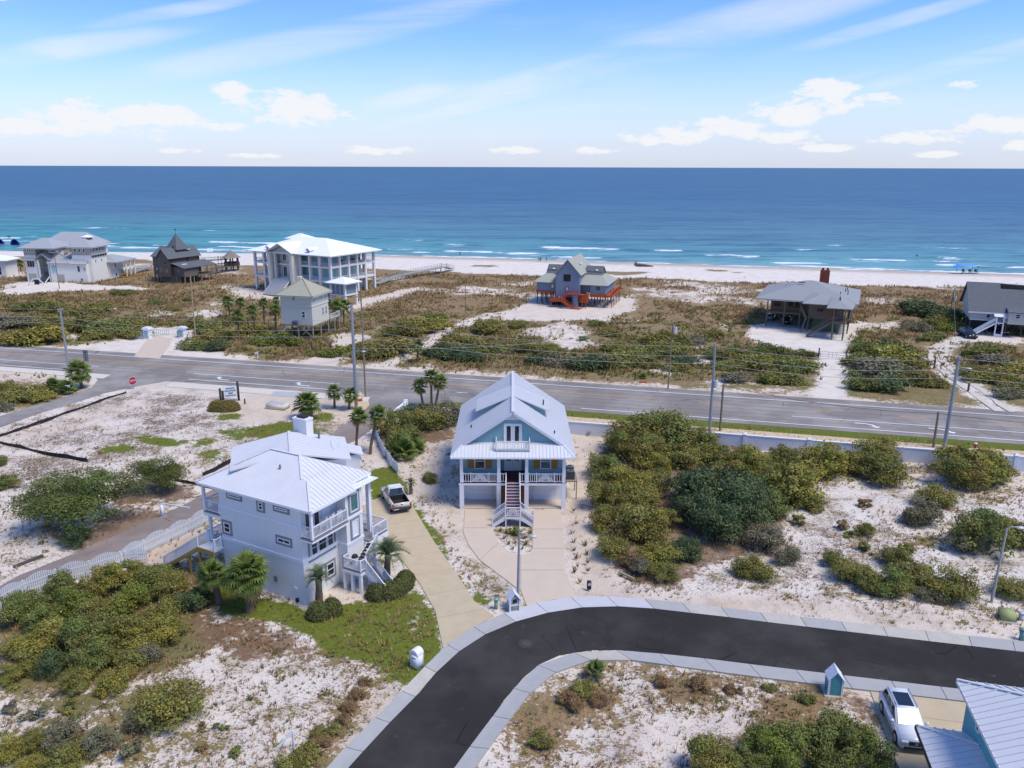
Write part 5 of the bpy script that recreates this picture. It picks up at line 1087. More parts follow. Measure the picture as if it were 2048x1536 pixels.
# --- grey shingled house at the right edge
def right_house():
    H = thing('beach_house', 'pale house with long slate-grey shingle roof at the right edge of the dunes', 'house', (101.78, 165.76, 0), -22)
    W_ = 'clapboard_pale'; body(H, -5.0, 12.5, .4, 12, 3.05, 4.75, W_); body(H, 1.75, 5.0, -1.6, 2, 2.8, 5.4, W_, 'bay_wall'); MB().slab([(1.6, -1.8, 5.35), (5.2, -1.8, 5.35), (5.2, 2.2, 6.0), (1.6, 2.2, 6.0)], .14).build('bay_roof', 'roof_shingle_slate', H)
    MB().slab([(-5.5, -.3, 4.75), (13, -.3, 4.75), (13, 6.6, 9.0), (.9, 6.6, 9.0), (.9, 8.3, 10.05), (-5.5, 8.3, 10.05)], .16).build('roof', 'roof_shingle_slate', H); MB().slab([(13, 15, 5.0), (-5.5, 15, 5.0), (-5.5, 8.3, 10.05), (.9, 8.3, 10.05), (13, 8.3, 10.05)], .16).build('roof', 'roof_shingle_slate', H) if False else MB().slab([(13, 15, 4.75), (-5.5, 15, 4.75), (-5.5, 8.3, 10.0), (.9, 8.3, 10.0), (13, 8.9, 9.5)], .16).build('roof', 'roof_shingle_slate', H)
    MB().add([(-5.05, .4, 4.7), (-5.05, 14, 4.7), (-5.05, 8.3, 9.9), (-4.9, .4, 4.7), (-4.9, 14, 4.7), (-4.9, 8.3, 9.9)], [(0, 2, 1), (3, 4, 5), (0, 1, 4, 3), (1, 2, 5, 4), (2, 0, 3, 5)]).build('gable_wall', W_, H)
    MB().box(-4.6, -3.3, 6.2, 6.6, 8.45, 8.7).build('roof_vent', 'dark', H)
    MB().beam((-5.5, -.34, 4.66), (1.7, -.34, 4.66), .08, .28).build('fascia', 'trim_white', H); MB().beam((-5.0, .36, 3.05), (1.7, .36, 3.05), .08, .2).build('belt_board', 'trim_white', H)
    wx(H, -1.6, .4, 3.95, .85, .95, Ym, 1, 1, pane=M('glass_plum', (.06, .045, .07), .1, .2)); wx(H, 3.4, -1.6, 4.5, .95, 1.0, Ym)
    MB().slab([(-.7, -1.3, 4.2), (1.9, -1.3, 4.2), (1.9, .4, 4.9), (-.7, .4, 4.9)], .12).build('porch_roof', 'trim_white', H)
    for x in (-.2, 1.1):
        MB().box(x-.12, x+.12, -1.2, -.96, -.1, 4.2).build('column', 'trim_white', H)
    MB().box(-.3, 1.2, -1.3, .4, 2.75, 2.95).build('porch_deck', 'trim_white', H); MB().box(-.25, 1.15, -1.25, -.95, .0, .5).build('step_block', 'trim_white', H); railing(H, [(1.2, -1.1, 2.95), (1.9, -1.1, 2.95)], .95, .2)
    stairs(H, (-.3, -.5, 2.9), (-4.2, -1.0, .1), Yp, 1.2, 'trim_white', riser=None); MB().beam((-.3, -1.15, 3.7), (-4.2, -1.65, .9), .06, .6).build('stair_rail', M('rail_pale', (.5, .56, .58), .6, .05), H)
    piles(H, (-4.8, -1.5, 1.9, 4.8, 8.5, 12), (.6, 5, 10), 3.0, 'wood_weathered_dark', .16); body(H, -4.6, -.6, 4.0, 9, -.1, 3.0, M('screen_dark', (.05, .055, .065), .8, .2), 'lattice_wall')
right_house()
# --- dark weathered house with turret
def dark_house():
    H = thing('stilt_house', 'dark weathered wooden house with steep pointed turret near the beach', 'house', (-102.32, 239.1, 0), -25)
    Wd, RF = 'wood_weathered', 'roof_shingle_slate'
    body(H, -4.4, 0, 0, 12, 2.0, 7.6, Wd); gwall(H, -4.4, 0, -.02, 2.0, 7.6, 10.0, Wd, 12.0); gable(H, -4.9, .5, -.5, 12.5, 7.3, 10.3, RF)
    body(H, -7.6, -4.4, 1.0, 9, 2.2, 7.7, Wd); gable(H, -8.2, -2.0, .6, 9.5, 7.7, 10.4, RF, 'x')
    body(H, -5.0, -1.0, 4.5, 8.5, 7.5, 10, 'wood_weathered_dark'); hip(H, -5.4, -.6, 4.0, 9.0, 9.6, 14.3, RF, name='turret_roof', cap='wood_weathered_dark')
    wv = MB().cyl((-3, 6.5, 14.2), (-3, 6.5, 15.6), .04, n=5).build('finial', 'dark', H); MB().box(-3.4, -2.6, 6.48, 6.52, 15.3, 15.55).build('vane', 'dark', wv)
    wx(H, -1.8, 4.0, 10.4, .6, .8, Ym, 1, 1, frame='wood_weathered')
    body(H, 0, 4.6, 1.3, 6.5, 2.0, 4.9, Wd, 'lean_to_wall'); MB().slab([(5.2, .8, 4.7), (5.2, 14, 4.7), (.0, 14, 6.0), (.0, .8, 6.0)], .14).build('lean_to_roof', RF, H); body(H, 0.0, .4, 6.5, 12, 2, 6, 'wood_weathered_dark', 'porch_wall')
    MB().box(0, 4.8, 6.5, 14, 1.9, 2.1).build('deck', Wd, H); railing(H, [(4.7, 6.6, 2.1), (4.7, 13.9, 2.1), (0, 13.9, 2.1)], 1, .3, mat='wood_tan', fill='wood_weathered')
    for y in (6.6, 10.2, 13.9): MB().box(4.6, 4.8, y-.1, y+.1, 2.1, 4.8).build('post', Wd, H)
    for (x, y, z, w_, h_) in ((-1.4, -.02, 6.2, 1.2, 1.2), (-1.2, -.02, 3.7, 1.3, .9), (-3.4, -.02, 3.9, .7, 1.2)): wx(H, x, y, z, w_, h_, Ym, 2, 1, frame='wood_tan')
    wx(H, -6.0, 1.0, 6.4, .7, 1.0, Ym, frame='wood_tan'); wx(H, -6.2, 1.0, 4.0, .8, .7, Ym, frame='wood_tan', pane='stucco_cream'); wx(H, 2.3, 1.3, 3.9, .8, .8, Ym, 1, 1, frame='wood_tan'); wx(H, 0, 4.4, 6.6, 4.5, 1.0, Xp, 5, 1, frame='wood_weathered'); wx(H, 0, 9.5, 6.6, 3.5, 1.0, Xp, 4, 1, frame='wood_weathered')
    for x, y in ((.2+2.2, 3.5), ): MB().box(x-.3, x+.3, y-.9, y+.9, 5.4, 5.6).build('skylight', 'stucco_white', H)
    MB().box(-1.2, -.6, 8.0, 9.3, 9.35, 9.55).build('skylight', 'stucco_cream', H)
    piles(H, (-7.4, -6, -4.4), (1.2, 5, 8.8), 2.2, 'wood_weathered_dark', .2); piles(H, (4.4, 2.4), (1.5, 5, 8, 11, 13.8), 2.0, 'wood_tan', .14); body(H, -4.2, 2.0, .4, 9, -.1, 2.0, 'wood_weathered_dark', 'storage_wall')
dark_house()
# --- beach gazebo and walkways
def gazebo():
    o = G(465, 541); H = thing('gazebo', 'dark wooden beach gazebo with flared shingle roof by the sand', 'gazebo', (o[0], o[1], 0), -20)
    for k in range(6):
        a = k*math.pi/3; MB().box(2.2*math.cos(a)-.15, 2.2*math.cos(a)+.15, 2.2*math.sin(a)-.15, 2.2*math.sin(a)+.15, -.3, 4.6).build('post', 'wood_weathered_dark', H)
    m = MB().cyl((0, 0, 1.7), (0, 0, 1.9), 2.7, n=6); m.build('deck', 'wood_weathered_dark', H); MB().cyl((0, 0, 1.9), (0, 0, 2.9), 2.55, n=6, caps=False).build('parapet', M('gazebo_board', (.045, .035, .045), .9, .2), H)
    MB().cyl((0, 0, 4.4), (0, 0, 5.2), 3.3, 2.0, 6).build('roof', M('shake_tan', (.24, .20, .16), .9, .25, 3), H); MB().cyl((0, 0, 5.2), (0, 0, 6.8), 2.0, .1, 6).build('roof_peak', 'shake_tan', H)
gazebo()
def boardwalk(label, pts, w, z0, z1, mat, rails=True, group='boardwalks'):
    P = [np.array(p[:2]) for p in pts]; H = thing('boardwalk', label, 'boardwalk', (P[0][0], P[0][1], 0), group=group); O = P[0]
    n = len(P)-1
    for i in range(n):
        a, b = P[i]-O, P[i+1]-O; za, zb = z0+(z1-z0)*i/n, z0+(z1-z0)*(i+1)/n; d = (b-a)/np.linalg.norm(b-a); nr = np.array([-d[1], d[0]]); L = np.linalg.norm(b-a)
        MB().beam((*a, za), (*b, zb), w, .18).build('walkway', mat, H)
        for s in (-1, 1):
            if rails: railing(H, [(*(a+nr*s*w/2), za+.1), (*(b+nr*s*w/2), zb+.1)], 1.0, 1.0, mat=mat, fill=mat, bw=.08)
            for k in range(int(L/3.5)+1):
                q = a+d*min(L, k*3.5)+nr*s*w/2; MB().cyl((*q, -.8), (*q, za+(zb-za)*min(1, k*3.5/L)), .1, n=5).build('pile', mat, H)
M('boardwalk_grey', (.33, .32, .30), .9, .15, 3)
boardwalk('long grey boardwalk rising from the mansion towards the beach', [G(752, 572), G(800, 559), G(888, 546)], 2.2, .6, 2.0, 'boardwalk_grey')
boardwalk('grey end ramp stepping down from the mansion boardwalk to the sand', [G(888, 546), G(903, 541)], 2.0, 2.0, .5, 'boardwalk_grey')
boardwalk('brown wooden walkway from the dark turret house to the gazebo', [G(428, 548), G(450, 543), G(462, 541)], 1.8, 1.6, 1.7, 'wood_weathered')
boardwalk('brown wooden walkway running seaward behind the dark turret house', [G(402, 531), G(440, 528), G(458, 526)], 1.8, 1.6, 1.4, 'wood_weathered')
boardwalk('low grey walkway left of the dark turret house', [G(250, 552), G(276, 545), G(300, 538)], 1.6, .5, .8, 'boardwalk_grey')
# --- rambling cream house at the far left
def far_left():
    H = thing('beach_house', 'rambling cream and beige house with grey metal roofs and square tower at far left', 'house', (-126.37, 241.48, 0), -4)
    W_, Bg, RF = M('cream_bright', (.74, .72, .65), .8, .05, .8), 'beige_grey', M('roof_metal_grey', (.36, .37, .38), .5, .08, 1)  # one even bright cream for all the cream walls
    # tower on the right
    body(H, -6.0, 0, 0, 8.2, -.1, 8.1, W_, 'tower_wall'); body(H, -6.0, 0, 0, 8.2, 8.1, 10.5, Bg, 'tower_wall'); hip(H, -7.0, 1.0, -1.0, 9.4, 10.5, 12.9, RF, 'y', 3.4); body(H, -3.9, -2.1, 3.2, 5.2, 12.6, 13.2, 'dark', 'cupola'); hip(H, -4.3, -1.7, 2.8, 5.6, 13.2, 13.8, 'roof_bright', 'y')
    MB().box(-.05, .5, -.2, 8.3, 8.0, 8.25).build('cornice', RF, H)
    for y in np.linspace(.8, 7.6, 6): MB().box(.0, .4, y-.12, y+.12, 7.4, 8.0).build('bracket', 'dark', H)
    for y in (1.6, 3.2, 4.8, 6.4): wx(H, 0, y, 9.6, 1.1, 1.2, Xp, 1, 1)
    for y in (2.0, 5.2): wx(H, 0, y, 6.2, .8, .8, Xp, 1, 1)
    for x in (-4.8, -3.4, -2.0): wx(H, x, 0, 9.5, .8, 1.1, Ym, 1, 1)
    # low seaward wing to the right
    body(H, -6, 0.4, 8.2, 16, -.1, 5.2, W_); hip(H, -7, 3.2, 7.6, 19.5, 5.2, 7.0, RF, 'y'); wx(H, .4, 11.5, 4.0, .9, 2.0, Xp, 1, 1); wx(H, .4, 11.6, .9, 1.0, 1.1, Xp, 1, 1)
    for y in (14, 16.4, 19): MB().box(2.3, 2.7, y-.2, y+.2, -.2, 5.2).build('column', W_, H)
    MB().box(.4, 2.7, 12.5, 19.2, 2.6, 2.85).build('balcony_deck', W_, H)
    # middle block with gable roof toward viewer
    body(H, -12.6, -6.0, -1.2, 8, -.1, 6.0, W_); MB().slab([(-6, -1.8, 5.8), (-5.6, 5, 5.8), (-8.5, 5, 8.8), (-9.0, .8, 7.8)], .14).build('roof', RF, H); MB().slab([(-13.2, -1.8, 5.8), (-6, -1.8, 5.8), (-9, .8, 7.8), (-10.5, 3.5, 8.9), (-13.2, 3.5, 8.9)], .14).build('roof', RF, H)
    wx(H, -11.2, -1.2, 4.0, 1.8, 2.4, Ym, 3, 1, pane='glass_aqua'); MB().box(-10.4, -8.4, -1.25, -1.2, .0, 2.4).build('garage_door', Bg, H); wx(H, -6.0, .5, 4.0, 1.0, 1.9, Xp) if False else None
    body(H, -6.0, -1.2, -1.2, .2, -.1, 5.6, W_, 'bay_wall'); wx(H, -3.6, -1.2, 4.1, .9, 1.8, Ym, 1, 2); wx(H, -3.0, -1.2, .9, .8, 1.0, Ym, 1, 1); wx(H, -1.8, -1.2, 4.0, .5, 1.0, Ym, 1, 1, frame='beige_grey', pane='beige_grey'); MB().slab([(-6.3, -1.8, 5.6), (-.8, -1.8, 5.6), (-1.4, 1.0, 7.2), (-6.3, 1.0, 7.8)], .14).build('roof', RF, H)
    # entrance recess with stair
    body(H, -16.9, -12.6, 2.5, 8, -.1, 9.0, Bg); gable(H, -17.4, -12.2, -1.4, 7, 6.6, 8.6, RF); body(H, -16.6, -12.9, 1.0, 2.5, 2.8, 3.1, Bg, 'porch_deck'); railing(H, [(-16.4, 1.0, 3.1), (-12.9, 1.0, 3.1)], 1, .25, mat='trim_white')
    for x in (-16.3, -13.1): MB().box(x-.2, x+.2, -1.0, -.6, -.1, 6.6).build('column', W_, H)
    stairs(H, (-14.6, 1.0, 3.0), (-14.6, -3.5, .1), Xp, 2.6, M('stair_slate', (.12, .14, .17), .8, .1), riser=None)
    hip(H, -14.8, -11.2, 1.5, 6, 9.6, 10.6, RF); body(H, -14.4, -11.6, 2.0, 5.6, 8.4, 9.6, W_, 'dormer'); wx(H, -13.0, 2.0, 9.1, 2.0, .8, Ym, 4, 1)
    # left block, taller
    body(H, -20.6, -16.9, -.6, 10, -.1, 8.0, W_); body(H, -20.6, -16.9, -.6, 10, 8.0, 10.2, Bg); hip(H, -21.8, -10.5, -1.8, 9.5, 10.2, 12.8, RF, 'x', 4.6); body(H, -16.9, -11, 3, 9, 8.0, 10.2, Bg)
    for x in (-19.9, -19.2, -18.5, -17.8): wx(H, x, -.6, 9.4, .55, 1.0, Ym, 1, 1)
    wx(H, -18.8, -.6, 5.4, 2.4, 2.0, Ym, 3, 1); MB().box(-20.0, -17.6, -.66, -.6, 0, 2.5).build('garage_door', Bg, H); MB().slab([(-21.4, -1.6, 6.6), (-16.6, -1.6, 6.6), (-16.9, -.6, 7.1), (-20.6, -.6, 7.1)], .1).build('porch_roof', RF, H); wx(H, -16.9, 1.6, 9.3, .9, .8, Xp, 1, 1)
    # great roof behind
    body(H, -20, -4, 8, 16, -.1, 10.5, W_); hip(H, -21, -3, 7.0, 17, 10.5, 14.0, RF, 'x', 5.0)
    # white stair rail at the entrance court
    t = thing('entry_arch', 'small white arched railing at the entrance court of the far left house', 'railing', (-126.37-14.4, 236.0, 0))
    MB().beam((-2.4, 0, .1), (-.8, 0, 1.7), .15, .25).build('ramp_rail', 'trim_white', t); MB().beam((2.4, 0, .1), (.8, 0, 1.7), .15, .25).build('ramp_rail', 'trim_white', t); MB().beam((-.8, 0, 1.7), (.8, 0, 1.7), .15, .25).build('top_rail', 'trim_white', t); MB().box(-.7, .7, .3, .4, 0, 1.5).build('dark_opening', 'dark', t)
far_left()
# neighbour's white wall and pool fence at the far left edge
t = thing('beach_house', 'sliver of white house with palm in front at the left edge of the photo', 'house', G(-14, 556))
MB().box(-6, 4.5, 0, 6, -.2, 5.5).build('wall', 'stucco_white', t); hip(t, -7, 5.5, -1, 7, 5.5, 7, 'roof_bright'); wx(t, 2.5, 0, 2.2, 1.2, 2.4, Ym)
t = thing('orange_barrier', 'orange mesh site fence beside the far left house', 'barrier', G(262, 556), -8, None)
for k in range(7): MB().box(-4+k*1.3-.06, -4+k*1.3+.06, -.06, .06, -.2, 1.5).build('post', M('barrier_orange', (.55, .30, .06), .7, .1), t)
MB().box(-4, 3.8, -.03, .03, 1.1, 1.35).build('mesh_rail', 'barrier_orange', t); MB().box(-4, 3.8, -.03, .03, .3, .55).build('mesh_rail', 'barrier_orange', t)
# ------------------------------------------------------------------ vehicles
import bmesh
def bevelled(mb, name, mat, parent, off=.05, seg=2, smooth=True):
    bm = bmesh.new(); me = mb.mesh(name); bm.from_mesh(me); bmesh.ops.recalc_face_normals(bm, faces=bm.faces)
    es = [e for e in bm.edges if len(e.link_faces) == 2 and e.calc_face_angle(0) > .15]
    bmesh.ops.bevel(bm, geom=es, offset=off, segments=seg, affect='EDGES', clamp_overlap=True)
    bm.to_mesh(me); bm.free(); me.materials.append(mat if not isinstance(mat, str) else MATS[mat])
    me.polygons.foreach_set('use_smooth', [smooth]*len(me.polygons)); return link(name, me, parent)
M('car_white', (.72, .74, .77), .25, .02, spec=.6); M('car_champagne', (.60, .565, .50), .3, .03, spec=.6); M('car_black', (.012, .013, .016), .2, .1, spec=.7); M('car_navy', (.015, .022, .04), .2, .1, spec=.7); M('car_silverblue', (.10, .12, .15), .25, .1, spec=.6); M('tyre', (.018, .018, .018), .85, .2); M('rim', (.45, .46, .47), .35, .1, metal=.6); M('lamp_red', (.45, .02, .015), .3, .1, spec=.7); M('lamp_clear', (.60, .62, .64), .15, .1, spec=.8); M('bed_liner', (.02, .02, .022), .8, .2); M('plate', (.6, .62, .66), .5, .1); M('chrome', (.5, .5, .52), .2, .05, metal=.9); M('car_glass', (.012, .016, .02), .05, .3, spec=.9)
def side_prism(prof, x0, x1):
    n = len(prof); return MB().add([(x0, y, z) for y, z in prof]+[(x1, y, z) for y, z in prof], [tuple(range(n)), tuple(range(n, 2*n))[::-1]]+[(i, n+i, n+(i+1) % n, (i+1) % n) for i in range(n)])
def wheel(par, x, y, r=.36, w=.25):
    o = MB().cyl((x-w/2, y, r), (x+w/2, y, r), r, n=18).build('wheel', 'tyre', par); s = 1 if x > 0 else -1
    MB().cyl((x+s*w*.40, y, r), (x+s*(w/2+.012), y, r), r*.66, n=14).build('rim', 'rim', o)
def quad3(par, pts, mat, name, t=.015):
    P = [np.array(p, float) for p in pts]; n = np.cross(P[1]-P[0], P[2]-P[0]); n /= np.linalg.norm(n); c = sum(P)/len(P)
    out = np.array([c[0], c[1]*0 if abs(n[1]) < .5 else c[1], 1.0])
    if n@(c-np.array([0, c[1] if abs(n[1]) < .3 else 0, .6])) < 0: n = -n
    k = len(P); return MB().add([p+n*t for p in P]+[p-n*.01 for p in P], [tuple(range(k)), tuple(range(k, 2*k))[::-1]]+[(i, (i+1) % k, k+(i+1) % k, k+i) for i in range(k)]).build(name, mat, par)
def make_car(label, loc, deg, paint, kind='suv', cat='car', name='car', group=None):
    """front of the car is local +Y"""
    t = thing(name, label, cat, loc, deg, group)
    W2 = .92
    if kind == 'suv':
        prof = [(-2.32, .32), (-2.36, .62), (-2.28, .98), (-2.10, 1.06), (1.05, 1.06), (1.95, .96), (2.22, .80), (2.34, .55), (2.30, .28), (1.9, .24), (-1.9, .24)]
        bevelled(side_prism(prof, -W2, W2), 'body', paint, t, .07)
        b0, b1, t0, t1, zt = -2.2, 1.15, -1.85, .15, 1.66; wb, wt = .86, .66
        rear_w, front_w = -1.45, 1.42; L2 = 2.34
    elif kind == 'sedan':
        prof = [(-2.3, .3), (-2.34, .6), (-2.2, .92), (-1.6, .98), (1.0, .96), (1.95, .84), (2.25, .70), (2.32, .5), (2.28, .26), (-1.9, .22)]
        bevelled(side_prism(prof, -W2, W2), 'body', paint, t, .07)
        b0, b1, t0, t1, zt = -1.8, 1.05, -1.0, .2, 1.42; wb, wt = .84, .62; rear_w, front_w = -1.4, 1.42; L2 = 2.32
    else:
        prof = [(-.62, .42), (-.62, 1.12), (1.35, 1.14), (2.35, 1.04), (2.72, .90), (2.80, .60), (2.74, .38), (2.2, .34)]
        bevelled(side_prism(prof, -.98, .98), 'body', paint, t, .07)
        W2 = .98
        for s in (-1, 1): bevelled(side_prism([(-2.88, .50), (-2.9, 1.14), (-.62, 1.14), (-.62, .50)], min(s*.80, s*.98), max(s*.80, s*.98)), 'bed_side', paint, t, .03)
        bevelled(side_prism([(-2.92, .52), (-2.92, 1.12), (-2.80, 1.12), (-2.80, .52)], -.80, .80), 'tailgate', paint, t, .02); MB().box(-.1, .1, -2.935, -2.92, .92, 1.0).build('tailgate_handle', 'dark', t)
        MB().box(-.8, .8, -2.8, -.62, .55, .64).build('bed_floor', 'bed_liner', t); MB().box(-.8, .8, -.70, -.62, .6, 1.1).build('bed_front', 'bed_liner', t)
        for s in (-1, 1): MB().box(min(s*.79, s*.805), max(s*.79, s*.805), -2.8, -.64, .62, 1.15).build('bed_liner', 'bed_liner', t)
        b0, b1, t0, t1, zt = -.62, 1.45, -.38, .55, 1.84; wb, wt = .92, .70; rear_w, front_w = -1.95, 1.80; L2 = 2.8
    zb = prof[3][1]-.06 if kind != 'pickup' else 1.08
    zb = {'suv': 1.0, 'sedan': .92, 'pickup': 1.08}[kind]
    G_ = MB().add([(-wb, b0, zb), (wb, b0, zb), (wb, b1, zb), (-wb, b1, zb), (-wt, t0, zt), (wt, t0, zt), (wt, t1, zt), (-wt, t1, zt)], [(0, 3, 2, 1), (4, 5, 6, 7), (0, 1, 5, 4), (1, 2, 6, 5), (2, 3, 7, 6), (3, 0, 4, 7)])
    bevelled(G_, 'cabin', paint, t, .06)
    lerp = lambda a, b, k: tuple(a[i]+(b[i]-a[i])*k for i in range(3))
    def panel(A, B, C, D, u0, u1, v0, v1): return [lerp(lerp(A, B, u), lerp(D, C, u), v) for u, v in ((u0, v0), (u1, v0), (u1, v1), (u0, v1))]
    quad3(t, panel((-wb, b1, zb), (wb, b1, zb), (wt, t1, zt), (-wt, t1, zt), .06, .94, .10, .93), 'car_glass', 'windscreen'); quad3(t, panel((wb, b0, zb), (-wb, b0, zb), (-wt, t0, zt), (wt, t0, zt), .08, .92, .15, .88), 'car_glass', 'rear_window')
    for s in (-1, 1):
        A, B, C, D = (s*wb, b0, zb), (s*wb, b1, zb), (s*wt, t1, zt), (s*wt, t0, zt)
        for u0, u1 in ((.07, .32), (.36, .60), (.64, .90)) if kind != 'pickup' else ((.08, .42), (.47, .88)): quad3(t, panel(A, B, C, D, u0, u1, .15, .86), 'car_glass', 'side_window')
        wheel(t, s*(W2-.10), rear_w); wheel(t, s*(W2-.10), front_w)
        for y in (rear_w, front_w): MB().cyl((s*(W2-.06), y, .37), (s*(W2+.004), y, .37), .44, n=18).build('wheel_arch', 'dark', t)
        hl = MB().box(min(s*.45, s*.84), max(s*.45, s*.84), L2-.16, L2+.015, .66, .80).build('headlight', 'lamp_clear', t)
        if kind == 'pickup': MB().box(min(s*.84, s*.985), max(s*.84, s*.985), -2.93, -2.84, .70, 1.06).build('tail_light', 'lamp_red', t)
        else: MB().box(min(s*.62, s*.90), max(s*.62, s*.90), -2.37, -2.25, .78, .95).build('tail_light', 'lamp_red', t)
        bevelled(MB().box(min(s*(W2-.02), s*(W2+.2)), max(s*(W2-.02), s*(W2+.2)), b1-.42, b1-.26, zb+.02, zb+.2), 'wing_mirror', paint, t, .03)
    sm_ = MB(); ys_ = (-.62, .42, 1.12) if kind != 'pickup' else (-.55, .4, 1.2)
    for s in (-1, 1):
        for y in ys_: sm_.box(s*W2-.004, s*W2+.004, y-.008, y+.008, .42, zb)
        sm_.box(s*W2-.004, s*W2+.004, ys_[0], ys_[-1], .40, .415)
        for y in ys_[1:]: sm_.box(s*W2-.012, s*W2+.012, y-.28, y-.10, zb-.16, zb-.13)
    tag(sm_.build('door_seams', 'dark', t), kind='stuff')
    MB().box(-.42, .42, L2-.1, L2+.02, .58, .80).build('grille', 'dark', t); MB().box(-.7, .7, L2-.1, L2+.012, .34, .46).build('lower_grille', 'dark', t)
    if kind == 'suv':
        quad3(t, [(-.48, -1.35, zt), (.48, -1.35, zt), (.48, .0, zt), (-.48, .0, zt)], 'car_glass', 'sunroof', .02)
        for s in (-1, 1): MB().beam((s*.62, -1.75, zt+.06), (s*.62, .1, zt+.06), .04, .05).build('roof_rail', 'chrome', t)
        MB().cyl((0, L2+.015, .72), (0, L2+.03, .72), .09, n=14).build('badge', 'chrome', t); MB().box(-.42, .42, L2+.015, L2+.025, .64, .655).build('grille_bar', 'chrome', t)
        MB().box(-.26, .26, -2.385, -2.36, .66, .78).build('number_plate', 'plate', t)
    if kind == 'pickup':
        MB().box(-.95, .95, -3.05, -2.90, .44, .64).build('bumper', M('bumper_dark', (.05, .05, .055), .5, .1), t); MB().box(-.85, -.35, -3.07, -3.05, .50, .58).build('number_plate', 'plate', t)
    if kind == 'sedan': MB().box(-.26, .26, -2.365, -2.34, .66, .78).build('number_plate', 'plate', t)
    return t
def yaw(front, rear):
    d = np.array(front)-np.array(rear); return math.degrees(math.atan2(-d[0], d[1]))
rl, rr_, flw = G(785.8, 1023.7), G(816.7, 1021.5), G(766.7, 992.8)
yw = yaw(flw, rl); ctr = (rl+rr_)/2 + (flw-rl)/2
pk = make_car('champagne and white pickup truck with open dark bed on the concrete drive', (ctr[0], ctr[1], .034), yw, 'car_champagne', 'pickup', 'pickup truck', 'pickup_truck'); pk.scale = (1.02, .95, 1.04)
quad3(pk, [(-.62, -.3, 1.85), (.62, -.3, 1.85), (.62, .5, 1.85), (-.62, .5, 1.85)], 'car_white', 'roof_skin', .02)
f_, b_ = G(1790.4, 1484), G(1765.5, 1427.5); d_ = (f_-b_)/np.linalg.norm(f_-b_); nr = np.array([-d_[1], d_[0], 0]); c_ = (f_+b_)/2+nr*.84
make_car('white family SUV with glass sunroof parked nose first by the teal house', (c_[0], c_[1], .034), yaw(f_, b_), 'car_white', 'suv').scale = (1.0, 1.0, 1.0)
g = G(1949, 679); make_car('black SUV facing the road beside the grey-roofed house', (g[0]-.2, g[1]+2.4, 0), 178, 'car_navy', 'suv').scale = (1.05, 1.05, 1.1)
g = G(2012, 672); make_car('dark car half hidden under the grey-roofed house at right', (g[0], g[1]+2.6, 0), 175, 'car_black', 'suv')
g = G(1577, 651); make_car('dark red-lamped car parked in the brown house carport', (g[0]+.4, g[1]+2.6, .03), -22, 'car_black', 'suv')
g = G(1545, 643); make_car('bluish sedan parked at the left of the brown house carport', (g[0]+.4, g[1]+2.6, .03), -22, 'car_silverblue', 'sedan')
g = G(1114, 611); t = thing('golf_cart', 'small dark cart parked under the orange deck', 'cart', (g[0], g[1]+1, 0), -17)
bevelled(MB().box(-1.1, 1.1, -.6, .6, .3, .8), 'body', 'car_black', t, .1); MB().box(-.2, .5, -.5, .5, .8, 1.15).build('seat', 'dark', t); MB().box(-.9, .8, -.6, .6, 1.72, 1.78).build('canopy', 'car_black', t)
for x in (-.85, .75):
    for y in (-.55, .55): MB().cyl((x, y, .8), (x, y, 1.75), .03, n=5).build('canopy_post', 'dark', t); MB().cyl((x, y-.09, .25), (x, y+.09, .25), .25, n=10).build('wheel', 'tyre', t)
# ------------------------------------------------------------------ poles and wires
M('steel_pole', (.30, .33, .37), .45, .1, 2, metal=.3); M('wood_pole', (.24, .19, .13), .9, .2, 3); M('wood_pole_tan', (.36, .29, .17), .9, .2, 3); M('insulator', (.55, .56, .55), .4, .1); M('conc_pole', (.40, .39, .36), .8, .1, 3)
def pole(label, base, top, mat, r=.16, lamp=None, xarm=0, transformer=None, name='utility_pole', taper=.7, group='poles'):
    g = G(*base); h = upz(*base, *top); dr = ray(*top); k = g[1]/dr[1]; tx = dr[0]*k-g[0]
    tx = max(-.35, min(.35, tx))*.6
    t = thing(name, label, 'pole' if not lamp or name != 'street_lamp' else 'street lamp', (g[0], g[1], 0), group=group)
    MB().cyl((0, 0, -.4), (tx, 0, h), r, r*taper, 10).build('shaft', mat, t)
    if lamp:
        lx, lz, ly = lamp; MB().tube([(tx*lz/h, 0, lz), (lx*.5, ly*.5, lz+.25), (lx, ly, lz+.2)], .045, 5).build('arm', 'steel_pole', t)
        bevelled(MB().box(lx-.12, lx+.45*np.sign(lx), ly-.16, ly+.16, lz+.08, lz+.25) if lx > 0 else MB().box(lx-.45, lx+.12, ly-.16, ly+.16, lz+.08, lz+.25), 'lamp_head', 'insulator', t, .04)
    for z in ([h-.5, h-1.7] if xarm == 2 else ([h-.4] if xarm == 1 else [])):
        MB().beam((tx-.0, -.75, z), (tx, .75, z), .1, .12).build('cross_arm', 'wood_pole', t)
        for y in (-.65, 0, .65): MB().cyl((tx, y, z+.05), (tx, y, z+.3), .05, n=6).build('insulator', 'insulator', t)
    if transformer:
        MB().cyl((tx+.38, -.1, transformer), (tx+.38, -.1, transformer+1.0), .3, n=12).build('transformer', 'insulator', t); MB().cyl((tx+.38, -.1, transformer+1.0), (tx+.38, -.1, transformer+1.15), .08, n=6).build('bushing', 'dark', t)
    return (g[0]+tx, g[1], h)
p1 = pole('tall grey steel pole beside the left side-street junction', (138, 742), (120, 616), 'steel_pole', .22, xarm=1)
p4 = pole('tallest steel pole by the palms at the lane entrance, with lamp arm', (713, 817), (703, 610), 'steel_pole', .27, lamp=(1.3, 8.4, -.2), xarm=0)
